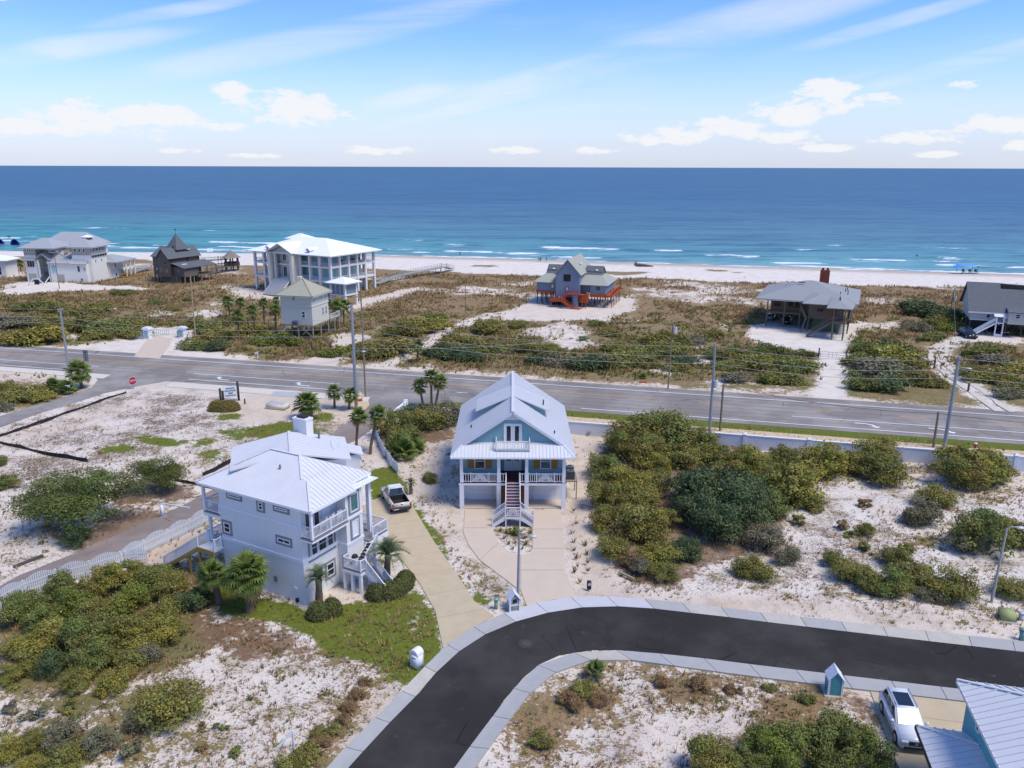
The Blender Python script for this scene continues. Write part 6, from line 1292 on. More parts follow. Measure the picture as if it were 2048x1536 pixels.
t4 = thing('utility_pole', 'brown timber pole standing just behind the tallest steel pole', 'pole', (p4[0]+.25, p4[1]+6, 0), group='poles'); MB().cyl((0, 0, -.3), (0, 0, 16.6), .14, .10, 8).build('shaft', 'wood_pole', t4); MB().beam((-.7, 0, 15.4), (.7, 0, 15.4), .1, .12).build('cross_arm', 'wood_pole', t4)
p7 = pole('grey steel pole rising behind the white wall right of the blue house', (1419, 861), (1430, 688), 'steel_pole', .2, transformer=6.0)
p8 = pole('short thick timber pole next to the steel pole behind the white wall', (1440, 862), (1447, 768), 'wood_pole', .17)
p9 = pole('grey steel pole with lamp arm near the red hydrant at right', (1888, 896), (1920, 713), 'steel_pole', .24, lamp=(1.3, 10.2, -.2), xarm=1)
p10 = pole('short dark timber pole left of the steel pole near the hydrant', (1866.6, 895), (1877, 824), 'wood_pole', .18)
p6 = pole('thin timber pole with white transformer across the highway', (1336, 777), (1349.5, 645), 'wood_pole', .13, transformer=9.0)
p2 = pole('yellowish timber pole right of the gate pillars', (391, 673), (385, 552), 'wood_pole_tan', .15)
p3 = pole('slim dark pole in front of the far left house', (119, 577), (108, 509), 'wood_pole', .13)
p5 = pole('thin timber pole standing in the brown grass left of the slate blue house', (932, 628), (930, 566), 'wood_pole', .12)
p11 = pole('crooked timber pole with big white transformer near the grey-roofed house', (1898, 640), (1911, 577), 'wood_pole', .13, transformer=4.6)
p12 = pole('pale concrete street lamp on the sand at the right', (1981.7, 1208), (2023, 1058), 'conc_pole', .13, lamp=(1.0, 6.6, -.1), name='street_lamp', taper=.6, group='street lamps')
p13 = pole('grey street lamp on the blue house drive, behind the house-shaped mailbox', (1036, 1187), (1039.5, 1058), 'steel_pole', .14, lamp=(1.05, 5.0, .0), name='street_lamp', taper=.6, group='street lamps')
def wire(label, a, b, sag, r=.016, mat='insulator'):
    a, b = np.array(a, float), np.array(b, float); o = thing('power_line', label, 'wire', a, group='overhead wires')
    pts = [(a+(b-a)*t-np.array([0, 0, sag*4*t*(1-t)]))-a for t in np.linspace(0, 1, 15)]; MB().tube(pts, r, 4).build('strand', mat, o)
M('wire_grey', (.35, .36, .37), .6, .1); M('wire_dark', (.05, .05, .05), .6, .1)
def runw(a, b, dz, where, sag):
    for k, (d, nm) in enumerate(dz): wire(nm+' overhead wire '+where, (a[0], a[1], a[2]-d), (b[0], b[1], b[2]-d*1.0), sag, .022 if k else .018, 'wire_grey')
pL = (p1[0]-60, p1[1]+15, 11); pR = (p9[0]+45, p9[1]-11, 12)
D3 = ((.25, 'topmost'), (1.6, 'second'), (2.6, 'third')); p4w = (p4[0], p4[1], 13.4)
runw(pL, p1, D3, 'left of the left junction pole', .6); runw(p1, p4w, D3, 'between the left junction pole and the tallest pole', 1.0); runw(p4w, p7, D3, 'between the tallest pole and the pole behind the blue house', 1.1); runw(p7, p9, D3, 'between the two steel poles behind the white wall', .9); runw(p9, pR, D3, 'leaving the frame beside the hydrant pole', .6)
wire('low dark cable from the short timber poles along the white wall', (p8[0], p8[1], p8[2]-.2), (p10[0], p10[1], p10[2]-.2), .7, .035, 'wire_dark'); wire('low dark cable running right from the timber pole near the hydrant', (p10[0], p10[1], p10[2]-.2), (p10[0]+50, p10[1]-12.5, p10[2]-.3), .7, .035, 'wire_dark')
wire('pale wire from the transformer pole to the steel pole', (p6[0], p6[1], p6[2]-.3), (p7[0], p7[1], p7[2]-1), .5, .016, 'wire_grey'); wire('pale wire crossing the track left of the transformer pole', (p6[0], p6[1], p6[2]-.3), (p4[0], p4[1], 9.0), 1.3, .018, 'wire_grey'); wire('pale wire from the crooked pole to the steel hydrant pole', (p11[0], p11[1], p11[2]-.4), (p9[0], p9[1], p9[2]-1), .8, .016, 'wire_grey')
# ------------------------------------------------------------------ white boundary wall along the highway
M('wall_white', (.70, .72, .76), .8, .05, .6); M('wall_cap', (.78, .78, .80), .6, .04)
def boundary_wall():
    a, b = G(1144, 869), G(1500, 897); ic = float(np.mean([a[1]+.247*a[0], b[1]+.247*b[0]])); h = upz(1144, 869, 1144, 843)
    W_ = thing('boundary_wall', 'long white boundary wall with peaked pillars along the sidewalk', 'wall', (0, 0, 0))
    s0, s1, st = -8.0, 92.0, 7.6; k = s0
    px = lambda s, o_=0: coast(s, ic, o_)
    while k < s1:
        e = min(k+st, s1)
        MB().prism([px(k+.2, -.1), px(e-.2, -.1), px(e-.2, .1), px(k+.2, .1)], -.2, h-.12).build('wall_panel', 'wall_white', W_)
        MB().prism([px(k+.2, -.16), px(e-.2, -.16), px(e-.2, .16), px(k+.2, .16)], h-.12, h).build('coping', 'wall_cap', W_)
        p = MB().prism([px(k-.2, -.22), px(k+.2, -.22), px(k+.2, .22), px(k-.2, .22)], -.2, h+.08).build('pillar', 'wall_white', W_)
        q = np.array(px(k)); c4 = [px(k-.26, -.28), px(k+.26, -.28), px(k+.26, .28), px(k-.26, .28)]
        MB().add([(*v, h+.08) for v in c4]+[(q[0], q[1], h+.38)], [(0, 1, 4), (1, 2, 4), (2, 3, 4), (3, 0, 4), (3, 2, 1, 0)]).build('pillar_cap', 'wall_cap', p)
        k = e
    return ic, h
WIC, WHT = boundary_wall()
def lane_wall():
    A, B = np.array(G(812, 826)[:2]), np.array(G(757, 862)[:2]); t = thing('lane_wall', 'sloping white wall along the lane left of the blue house', 'wall', (A[0], A[1], 0)); d = B-A
    MB().add([(0, 0, -.1), (*d, -.1), (*d, 1.1), (0, 0, 1.7), (.2, .12, -.1), (*(d+(.2, .12)), -.1), (*(d+(.2, .12)), 1.1), (.2, .12, 1.7)], [(0, 1, 2, 3), (7, 6, 5, 4), (3, 2, 6, 7), (0, 3, 7, 4), (1, 5, 6, 2)]).build('wall_panel', 'wall_white', t)
    MB().beam((.1, .06, 1.74), (*(d+(.1, .06)), 1.14), .36, .1).build('coping', 'wall_cap', t); MB().box(-.25, .3, -.2, .3, -.1, 1.95).build('pillar', 'wall_cap', t)
lane_wall()
# ------------------------------------------------------------------ scalloped picket fences
M('picket', (.62, .65, .68), .7, .08, 2)
pk_me = MB().box(-.055, .055, -.012, .012, 0, 1).mesh('picket'); pk_me.materials.append(MATS['picket'])
def picket_fence(label, pts, h0, h1, bay=2.4, sp=.155):
    P = [np.array(G(*p)[:2]) for p in pts]; Pn, L = resample(P, bay); F = thing('picket_fence', label, 'fence', (Pn[0][0], Pn[0][1], 0)); O = Pn[0]
    for a, b in zip(Pn[:-1], Pn[1:]):
        d = b-a; n = int(np.linalg.norm(d)/sp); an = math.atan2(d[1], d[0])
        MB().beam((*(a-O), .35), (*(b-O), .35), .05, .09).build('rail', 'picket', F); MB().beam((*(a-O), h0*.8), (*(b-O), h0*.8), .05, .09).build('rail', 'picket', F)
        MB().box(a[0]-O[0]-.06, a[0]-O[0]+.06, a[1]-O[1]-.06, a[1]-O[1]+.06, -.2, h0+.12).build('post', 'trim_white', F)
        for k in range(1, n):
            o = link('picket', pk_me, F); o.location = (*(a-O+d*k/n), .05); o.rotation_euler[2] = an; o.scale[2] = h0+(h1-h0)*math.sin(math.pi*k/n)-.05
picket_fence('white scalloped picket fence along the brown lane left of the white house', [(-8, 1222), (70, 1180), (141, 1160), (195, 1147), (253, 1128), (291, 1106), (340, 1083), (384, 1062), (420, 1043)], 1.25, 1.65)
picket_fence('short picket return at the bend of the fence left of the white house', [(253, 1128), (298, 1125)], 1.15, 1.45)
picket_fence('weathered white picket fence between the lane palms and the palmetto', [(750, 872), (758, 890), (768, 910), (785, 935), (797, 949)], 1.1, 1.25, 2.2)
# ------------------------------------------------------------------ silt fences and timbers on the sand lot
M('silt_black', (.015, .014, .016), .8, .3, 3)
def silt(label, pts, h=.4):
    P, L = resample([G(*p)[:2] for p in pts], 1.6); O = P[0]; t = thing('silt_fence', label, 'silt fence', (O[0], O[1], 0)); mb = MB(); V = []
    for i, p in enumerate(P):
        q = p-O+rng.normal(0, .05, 2); hh = h*rng.uniform(.55, 1.15); V.append((q, hh))
        MB().box(q[0]-.025, q[0]+.025, q[1]-.025, q[1]+.025, -.1, hh+.18).build('stake', 'wood_weathered_dark', t)
    for (a, ha), (b, hb) in zip(V[:-1], V[1:]): mb.add([(*a, -.05), (*b, -.05), (*b, hb), (*a, ha), (a[0]+.12, a[1]+.12, -.05), (b[0]+.12, b[1]+.12, -.05), (b[0]+.03, b[1]+.03, hb), (a[0]+.03, a[1]+.03, ha)], [(0, 1, 2, 3), (7, 6, 5, 4), (3, 2, 6, 7)])
    mb.build('fabric', 'silt_black', t)
silt('black silt fence along the side street verge of the sand lot', [(-30, 884), (0, 873), (83, 846), (112, 834), (173, 813), (225, 794), (252, 787)])
silt('black silt fence sagging across the left of the sand lot', [(-20, 880), (0, 887), (83, 907), (173, 924)], .45)
silt('dark silt fence between the oaks and the white house', [(352, 962), (390, 972), (428, 978)], .4)
silt('short dark silt fence behind the left corner of the white house roof', [(405, 953), (435, 938), (466, 922)], .45)
t = thing('timber', 'dark timber lying beside the brown lane at left', 'timber', G(57, 1125)); a, b = G(28, 1136)-G(57, 1125), G(86, 1113)-G(57, 1125); MB().beam((a[0], a[1], .1), (b[0], b[1], .1), .25, .22).build('log', 'wood_weathered_dark', t)
t = thing('timber', 'weathered plank lying at the edge of the thicket by the street', 'timber', G(1255, 1154)); a, b = G(1238, 1146)-G(1255, 1154), G(1268, 1160)-G(1255, 1154); MB().beam((a[0], a[1], .12), (b[0], b[1], .12), .2, .12).build('log', 'wood_tan', t)
# ------------------------------------------------------------------ mailboxes, signs and boxes
def mbx(label, base, top, kind, w, d, deg):
    g = G(*base); h = upz(*base, *top); t = thing('mailbox', label, 'mailbox', (g[0], g[1], 0), deg, 'kerbside mailboxes'); hb = h*.68
    if kind == 'arch':
        bevelled(MB().box(-w/2, w/2, -d/2, d/2, 0, hb), 'pedestal', 'trim_white', t, .03); P = [(w/2*1.06*math.cos(a), hb+w/2*1.06*.95*math.sin(a)) for a in np.linspace(0, math.pi, 13)]
        n = len(P); MB().add([(x, -d/2*1.05, z) for x, z in P]+[(x, d/2*1.05, z) for x, z in P], [tuple(range(n))[::-1], tuple(range(n, 2*n))]+[(i, i+1, n+i+1, n+i) for i in range(n-1)]+[(n-1, 0, n, 2*n-1)]).build('hood', 'trim_white', t)
        MB().box(-w*.3, w*.3, -d/2*1.05-.02, -d/2*1.05, hb+.05, hb+.2).build('door', 'kerb_concrete_pale', t); MB().box(-w*.25, w*.25, -d/2-.015, -d/2, hb*.72, hb*.8).build('paper_slot', 'window_surround', t)
    else:
        wall = 'siding_turquoise' if kind == 'teal' else 'kerb_concrete'
        bevelled(MB().box(-w/2, w/2, -d/2, d/2, 0, hb), 'pedestal', wall, t, .02)
        for x in (-w/2, w/2):
            for y in (-d/2, d/2): MB().box(x-.06, x+.06, y-.06, y+.06, 0, hb+.02).build('corner_board', 'trim_white', t)
        for z in ((0.05, .15), (hb*.5, hb*.5+.1)) if kind != 'teal' else ((.02, .1),): MB().box(-w/2-.02, w/2+.02, -d/2-.02, d/2+.02, z[0], z[1]).build('band', 'trim_white' if kind != 'teal' else wall, t)
        MB().add([(-w/2, -d/2, hb), (w/2, -d/2, hb), (0, -d/2, h-.06), (-w/2, d/2, hb), (w/2, d/2, hb), (0, d/2, h-.06)], [(0, 1, 2), (5, 4, 3), (0, 3, 4, 1)]).build('gable', wall, t)
        for s in (-1, 1): MB().slab([(s*(w/2+.12), -d/2-.12, hb-.1), (s*(w/2+.12), d/2+.12, hb-.1), (0, d/2+.12, h), (0, -d/2-.12, h)], .04).build('roof', 'trim_white', t)
        MB().box(-w*.22, w*.22, -d/2-.03, -d/2, hb*.72, hb*.98).build('door', 'dark' if kind != 'teal' else wall, t)
        if kind == 'teal':
            for k in range(9): MB().box(-w/2+.05, w/2-.05, -d/2-.025, -d/2, .12+k*.14, .12+k*.14+.11).build('board', wall, t)
            MB().box(-w/2-.25, w/2+.25, -d/2-.2, d/2+.2, -.05, .05).build('base_slab', 'kerb_concrete_stained', t)
mbx('plain white round-topped mailbox on the lawn corner', (834, 1333), (834, 1293), 'arch', .75, .62, -35)
mbx('pale grey house-shaped mailbox at the foot of the street lamp', (1027, 1220), (1025, 1181), 'grey', .78, .75, 15)
mbx('turquoise clapboard house-shaped mailbox on the inner kerb', (1666, 1384), (1667, 1335), 'teal', .85, .85, -8)
def box_thing(name, label, cat, px, w, d, h, mat, deg=0, cap=None, bev=.03, group=None):
    g = G(*px); t = thing(name, label, cat, (g[0], g[1], 0), deg, group); bevelled(MB().box(-w/2, w/2, -d/2, d/2, -.05, h), 'cabinet', mat, t, bev)
    if cap: bevelled(MB().box(-w/2-.05, w/2+.05, -d/2-.05, d/2+.05, h, h+.12), 'lid', cap, t, .02)
    return t
M('util_green', (.20, .30, .24), .6, .1); M('util_olive', (.33, .36, .15), .6, .15); M('util_teal', (.16, .34, .32), .6, .1); M('bin_navy', (.012, .018, .035), .5, .1)
box_thing('cable_pedestal', 'slim green cable pedestal left of the house-shaped mailbox', 'pedestal', (992, 1219), .28, .28, .85, 'util_green', cap='util_teal')
t = box_thing('transformer_box', 'olive green pad transformer near the pale street lamp', 'transformer', (2012, 1238), 1.05, .95, .75, 'util_olive', -12); MB().box(-.7, .7, -.75, .6, -.05, .06).build('pad', 'kerb_concrete', t)
box_thing('cable_pedestal', 'short whitish pedestal right of the olive transformer', 'pedestal', (2041, 1241), .3, .3, .6, 'kerb_concrete_pale', cap='kerb_concrete_pale'); box_thing('cable_pedestal', 'turquoise pedestal beside the kerb at the right edge', 'pedestal', (2043, 1279), .3, .3, .8, 'util_teal', cap='util_green')
t = box_thing('water_meter_bin', 'small navy bin standing on the sand right of the blue house drive', 'bin', (1178, 1177), .34, .3, .7, 'bin_navy', 5); MB().box(-.12, .12, -.17, -.15, .35, .55).build('label_plate', 'kerb_concrete_pale', t)
t = box_thing('concrete_vault', 'low pale concrete utility vault on the sand lot', 'vault', (556, 815), 3.0, 1.7, .65, 'walk_concrete_grey', -14); MB().box(-1.2, 1.2, -.6, .6, .65, .68).build('hatch', 'pad_grey', t)
t = box_thing('marker_post', 'small black marker post on the sand lot near the sign', 'post', (490, 808), .18, .18, .8, 'dark'); 
def yard_sign():
    g = G(588, 1499); h = upz(588, 1499, 584, 1461); t = thing('yard_sign_post', 'white inverted-V sign post on the sand in the left foreground', 'sign post', (g[0], g[1], 0), -20)
    MB().box(-.055, .055, -.055, .055, -.1, h).build('post', 'trim_white', t); MB().beam((0, 0, h-.03), (-.62, -.55, h*.36), .1, .1).build('arm', 'trim_white', t)
yard_sign()
def stop_sign():
    g = G(267, 778); h = upz(267, 778, 265, 757); t = thing('stop_sign', 'red octagonal stop sign facing the side street', 'stop sign', (g[0], g[1], 0), 12)
    MB().cyl((0, 0, -.1), (0, 0, h), .05, n=6).build('post', 'steel_pole', t); n = np.array([math.sin(R(35)), -math.cos(R(35)), 0]); 
    c = np.array([0, 0, h-.35]); MB().cyl(c+n*.03, c+n*.06, .62, n=8).build('plate', M('sign_red', (.36, .02, .025), .5, .1), t); MB().cyl(c+n*.01, c+n*.03, .66, n=8).build('border', 'trim_white', t)
    cu = bpy.data.curves.new('STOP', 'FONT'); cu.body = 'STOP'; cu.size = .42; cu.align_x = 'CENTER'; cu.align_y = 'CENTER'; cu.extrude = .005
    tmp = bpy.data.objects.new('tmp', cu); COL.objects.link(tmp); dg = bpy.context.evaluated_depsgraph_get(); me = bpy.data.meshes.new_from_object(tmp.evaluated_get(dg)); bpy.data.objects.remove(tmp)
    me.materials.clear(); me.materials.append(MATS['trim_white']); o = link('lettering', me, t); o.location = tuple(c+n*.07); o.rotation_euler = (R(90), 0, R(35))
stop_sign()
def entrance_sign():
    g = G(461, 802); t = thing('entrance_sign', 'white carved entrance sign with green lettering between dark posts', 'sign', (g[0], g[1], 0), 22)
    for x, h in ((-1.35, 2.1), (-1.0, 1.7), (1.2, 2.9)): bevelled(MB().box(x-.16, x+.16, -.16, .16, -.1, h), 'post', M('sign_post_dark', (.035, .04, .035), .8, .2), t, .03)
    MB().box(-.9, 1.0, -.06, .06, .55, 2.3).build('panel', 'trim_white', t); G_ = M('sign_green', (.03, .12, .09), .6, .1)
    for (x0, x1, z) in ((-.5, .7, 2.0), (-.7, .85, 1.62), (-.2, .4, 1.25), (-.65, .8, .9)): MB().tube([(x0+(x1-x0)*k/10, -.075, z+.09*math.sin(k*2.3)) for k in range(11)], .055, 5).build('lettering', G_, t)
entrance_sign()
def gate_left():
    for k, (bx, by, ty) in enumerate(((297, 677, 654), (366, 674, 653))):
        g = G(bx, by); h = upz(bx, by, bx, ty); t = thing('gate_pillar', ['left white gate pillar with pale blue panels across the highway', 'right white gate pillar with pale blue panels across the highway'][k], 'pillar', (g[0], g[1], 0), -14, 'gate pillars')
        MB().box(-.6, .6, -.6, .6, -.1, h-.5).build('shaft', 'trim_white', t); MB().box(-.8, .8, -.8, .8, h-.5, h-.2).build('cornice', 'trim_white', t); MB().box(-.6, .6, -.6, .6, h-.2, h).build('cap', 'trim_white', t); MB().box(-.4, .4, -.63, -.6, .2, h-.7).build('panel', M('panel_aqua', (.30, .45, .50), .6, .1), t)
    g = G(332, 676); t = thing('iron_gate', 'pale green scrolled iron gate standing open between the white pillars', 'gate', (g[0], g[1], 0), -14); Gm = M('gate_green', (.22, .36, .34), .6, .15)
    for s in (-1, 1):
        a, b = np.array([s*3.3, 0]), np.array([s*.9, 2.4]); f = MB()
        lf = MB().beam((*a, .3), (*b, .3), .07, .09).build('gate_leaf', Gm, t)
        MB().tube([(*(a+(b-a)*u), 1.9-.8*math.sin(u*math.pi/2)) for u in np.linspace(0, 1, 8)], .05, 5).build('top_rail', Gm, lf)
        for u in np.linspace(.05, .95, 9): q = a+(b-a)*u; MB().cyl((*q, .3), (*q, 1.9-.8*math.sin(u*math.pi/2)), .03, n=5).build('bar', Gm, lf)
    g = G(281, 677); t = thing('fence_section', 'short white picket fence left of the gate pillars', 'fence', (g[0], g[1], 0), -14)
    for k in range(12): MB().box(-1.8+k*.3, -1.8+k*.3+.2, -.03, .03, -.1, 1.2+.2*math.sin(k)).build('picket', 'picket', t)
    MB().box(-1.8, 1.7, .03, .08, .6, .7).build('rail', 'picket', t)
gate_left()
def farm_gate():
    a, b = G(1637, 716), G(1692, 720); t = thing('farm_gate', 'dark tube farm gate closing the brown house drive', 'gate', (a[0], a[1], 0)); d = (b-a)[:2]
    for q in (np.zeros(2), d): MB().cyl((*q, -.1), (*q, 1.9), .13, n=8).build('post', 'wood_weathered_dark', t)
    for z in (.35, .8, 1.25): MB().tube([(*(d*.04), z), (*(d*.96), z)], .035, 5).build('rail', 'screen_grey', t)
    for u in (.05, .35, .5, .65, .95): MB().cyl((*(d*u), .35), (*(d*u), 1.28), .03, n=5).build('upright', 'screen_grey', t)
    a = G(1868, 737); t = thing('field_gate', 'dark wooden field gate post and rail beside the curved track', 'gate', (a[0], a[1], 0)); MB().box(-.12, .12, -.12, .12, -.1, 1.9).build('post', 'wood_weathered_dark', t); MB().beam((0, 0, 1.4), (-2.4, .6, 1.0), .12, .16).build('rail', 'wood_weathered_dark', t)
farm_gate()
for k, (px, py, h, lb) in enumerate(((624, 702, 1.8, 'left dark gate post of the cream house drive'), (662, 701, 1.6, 'right dark gate post of the cream house drive'), (498, 668, 3.0, 'tall dark post left of the cream house, nearest the palms'), (510, 668, 3.2, 'tall dark post left of the cream house, second from the palms'), (463, 670, 2.4, 'leaning pale post beside the bushes left of the cream house'), (1936, 783, 1.3, 'short fence post on the right bank of the curved track'))):
    g = G(px, py); t = thing('wooden_post', lb, 'post', (g[0], g[1], 0), group='posts across the highway'); MB().box(-.11, .11, -.11, .11, -.1, h).build('shaft', 'wood_weathered_dark' if k != 4 else 'wood_tan', t); MB().box(-.13, .13, -.13, .13, h, h+.06).build('cap', 'wood_weathered', t)
def barrier():
    g = G(326, 1034); t = thing('lane_barrier', 'white lane barrier with raised box and long arm near the oaks', 'barrier', (g[0], g[1], 0)); h = upz(326, 1034, 322, 1007)
    bevelled(MB().box(-.18, .18, -.16, .16, -.05, h-.1), 'cabinet', 'trim_white', t, .04); e = G(382, 1040)-g; MB().beam((0, 0, h), (e[0], e[1], h-.15), .08, .12).build('arm', 'trim_white', t); MB().box(-.3, .3, -.25, .25, -.05, .06).build('foot', 'kerb_concrete', t)
barrier()
def hydrant(label, px, body):
    g = G(*px); t = thing('fire_hydrant', label, 'hydrant', (g[0], g[1], 0)); MB().cyl((0, 0, -.05), (0, 0, .62), .17, .15, 10).build('barrel', body, t); MB().ball((0, 0, .66), (.19, .19, .14), 10, 5).build('bonnet', 'trim_white', t)
    MB().cyl((-.3, 0, .45), (.3, 0, .45), .08, n=8).build('nozzles', body, t)
hydrant('red fire hydrant with white bonnet on the verge at right', (1950, 897), 'sign_red')
for k, (px, py, lb) in enumerate(((717, 803, 'orange safety mesh roll at the foot of the tallest pole'), (1286, 767, 'orange marker bundle beside the highway below the dunes'), (1817, 787, 'orange warning post on the far highway verge'), (145, 686, 'thin orange stake on the far verge left of the gate'))):
    g = G(px, py); t = thing('orange_marker', lb, 'marker', (g[0], g[1], 0)); 
    if k < 2: MB().cyl((-.5, 0, .2), (.5, .2, .2), .22, n=8).build('roll', 'deck_orange', t); MB().box(.5, .58, .1, .2, 0, .7).build('stake', 'barrier_orange', t)
    else: MB().box(-.06, .06, -.06, .06, -.1, 1.3).build('stake', 'barrier_orange', t); MB().box(-.08, .08, -.08, .08, 1.0, 1.2).build('band', 'trim_white', t)
g = G(516, 717); t = thing('white_post', 'bent white marker on the far verge left of the cream house drive', 'marker', (g[0], g[1], 0)); MB().box(-.08, .08, -.05, .05, -.1, 1.3).build('post', 'trim_white', t); MB().beam((0, 0, 1.2), (-.5, 0, .9), .06, .3).build('flap', 'trim_white', t)
g = G(176, 745); t = thing('road_sign', 'back of a tall road sign on two posts beside the left junction pole', 'sign', (g[0], g[1], 0), -10)
for x in (-.25, .25): MB().box(x-.04, x+.04, -.04, .04, -.1, 3.4).build('post', 'steel_pole', t)
MB().box(-.45, .45, -.03, .0, 2.0, 3.9).build('panel', M('sign_back', (.13, .13, .135), .6, .1), t)
g = G(137, 787); t = thing('small_sign', 'small white name sign on a post in front of the palmetto at left', 'sign', (g[0], g[1], 0), 10); MB().box(-.04, .04, -.04, .04, 0, 1.3).build('post', 'steel_pole', t); MB().box(-.35, .35, -.06, -.03, .95, 1.35).build('plate', 'trim_white', t)
# ------------------------------------------------------------------ beach: tents, people, wreck
def person_mesh(name, arms=.2):
    me = bpy.data.meshes.new(name); J = [(0, 0, .95), (0, 0, 1.2), (0, 0, 1.42), (0, 0, 1.52), (0, 0, 1.68), (-.19, 0, 1.38), (-.26, 0, 1.1), (-.28, .06, .85), (.19, 0, 1.38), (.26, 0, 1.1), (.28, .06, .85), (-.1, 0, .88), (-.11, .03, .48), (-.11, 0, .06), (.1, 0, .88), (.11, -.03, .48), (.11, 0, .06), (-.11, .14, .04), (.11, .14, .04)]
    E_ = [(0, 1), (1, 2), (2, 3), (3, 4), (2, 5), (5, 6), (6, 7), (2, 8), (8, 9), (9, 10), (0, 11), (11, 12), (12, 13), (0, 14), (14, 15), (15, 16), (13, 17), (16, 18)]
    rad = [.15, .13, .13, .06, .11, .07, .05, .04, .07, .05, .04, .1, .07, .05, .1, .07, .05, .045, .045]
    me.from_pydata(J, E_, []); o = bpy.data.objects.new('tmp', me); COL.objects.link(o); md = o.modifiers.new('s', 'SKIN'); o.modifiers.new('u', 'SUBSURF').levels = 1
    for v, r_ in zip(me.skin_vertices[0].data, rad): v.radius = (r_, r_)
    me.skin_vertices[0].data[0].use_root = True
    dg = bpy.context.evaluated_depsgraph_get(); out = bpy.data.meshes.new_from_object(o.evaluated_get(dg)); bpy.data.objects.remove(o); return out
pm = person_mesh('person'); M('skin_tan', (.35, .2, .14), .7, .1); pm.materials.clear(); pm.materials.append(MATS['skin_tan'])
def person(label, px, z, shirt, deg):
    g = G(*px, z); o = link('person', pm); o.location = (g[0], g[1], z); o.rotation_euler[2] = R(deg); tag(o, label, 'person', 'people on the beach')
    MB().cyl((0, 0, .92), (0, 0, 1.46), .18, .21, 10).build('shirt', shirt, o); MB().cyl((0, 0, .62), (0, 0, .95), .2, .18, 10).build('shorts', 'bin_navy', o); MB().ball((0, -.02, 1.72), (.1, .1, .09), 8, 5).build('hair', 'dark', o)
M('shirt_pink', (.5, .12, .2), .8, .1); M('shirt_dark', (.04, .04, .06), .8, .1); M('shirt_white', (.7, .7, .7), .8, .1); M('tent_blue', (.02, .045, .32), .7, .1); M('tent_sky', (.10, .30, .72), .6, .1)
person('left of two people side by side at the waterline, in pink', (1078, 523), -.4, 'shirt_pink', 0); person('right of two people side by side at the waterline, in dark shirt', (1081.5, 523), -.4, 'shirt_dark', 20); person('lone person at the waterline right of the pair', (1093, 523), -.4, 'shirt_dark', 90)
person('beach walker in dark shirt left above the mansion boardwalk', (920, 512), -.4, 'shirt_dark', 40); person('left of two tiny people by the surf at far left', (17, 477), -.5, 'shirt_dark', 0); person('right of two tiny people by the surf at far left', (20.5, 477), -.5, 'shirt_dark', 30); person('bather standing in the water at the far right', (1833, 517), -1.2, 'shirt_dark', 0)
def beach_tent(label, px, mat, w):
    g = G(*px, -.1); t = thing('beach_tent', label, 'beach tent', (g[0], g[1], -.1), group='beach shelters'); P = [(w*math.cos(a), w*.9*math.sin(a)) for a in np.linspace(0, math.pi, 9)]
    V = [(x, y, z*1.6) for x, z in P for y in (-w*.5,)]+[(x*.6, w*.7, z*.9) for x, z in P]; n = len(P)
    MB().add(V, [(i, i+1, n+i+1, n+i) for i in range(n-1)]+[tuple(range(n, 2*n))]).build('shell', mat, t); MB().box(-w*.8, w*.8, -w*.4, w*.4, 0, .03).build('floor', 'dark', t)
beach_tent('dark blue beach tent with curved front at far left', (32, 490), 'tent_blue', 1.9); beach_tent('dark blue beach tent cut by the left edge', (2, 488), 'tent_blue', 1.7)
g = G(1938, 545, -.1); t = thing('beach_canopy', 'light blue tarp canopy propped on poles at the right of the beach', 'canopy', (g[0], g[1], -.1), group='beach shelters')
MB().add([(-5.2, 0, 1.2), (-2.6, -.5, 2.3), (2.6, -.5, 2.3), (5.0, 0, 1.2), (-4.5, 3, 1.6), (-2.6, 3, 2.5), (2.6, 3, 2.5), (4.6, 3, 1.6)], [(0, 1, 5, 4), (1, 2, 6, 5), (2, 3, 7, 6)]).build('tarp', 'tent_sky', t)
for x, y in ((-2.6, -.5), (2.6, -.5), (-2.6, 3), (2.6, 3)): MB().cyl((x, y, -.2), (x, y, 2.3), .06, n=5).build('pole', 'dark', t)
for k, x in enumerate((-2.0, .2, 2.2)):
    t = thing('camp_chair', ['dark camp chair at the left under the light blue canopy', 'dark camp chair in the middle under the light blue canopy', 'dark camp chair at the right under the light blue canopy'][k], 'chair', (g[0]+x, g[1]-.2, -.1), group='camp chairs')
    MB().box(-.4, .4, -.35, .35, .35, .45).build('seat', 'plaque_navy', t); MB().box(-.4, .4, .3, .4, .45, 1.1).build('backrest', 'plaque_navy', t); [MB().box(sx-.04, sx+.04, sy-.04, sy+.04, -.1, .4).build('leg', 'dark', t) for sx in (-.35, .35) for sy in (-.3, .3)]
for k, px in enumerate(((416, 505), (422, 505))):
    g2 = G(*px, -.1); t = thing('beach_chair', ['left of two white beach chairs on the sand behind the gazebo', 'right of two white beach chairs on the sand behind the gazebo'][k], 'chair', (g2[0], g2[1], -.1), group='white beach chairs')
    MB().box(-.5, .5, -.6, .6, .4, .5).build('seat', 'trim_white', t); MB().slab([(-.5, .6, .5), (.5, .6, .5), (.5, 1.1, 1.6), (-.5, 1.1, 1.6)], .06).build('backrest', 'trim_white', t); [MB().box(sx-.05, sx+.05, -.5, -.4, -.1, .4).build('leg', 'trim_white', t) for sx in (-.45, .45)]
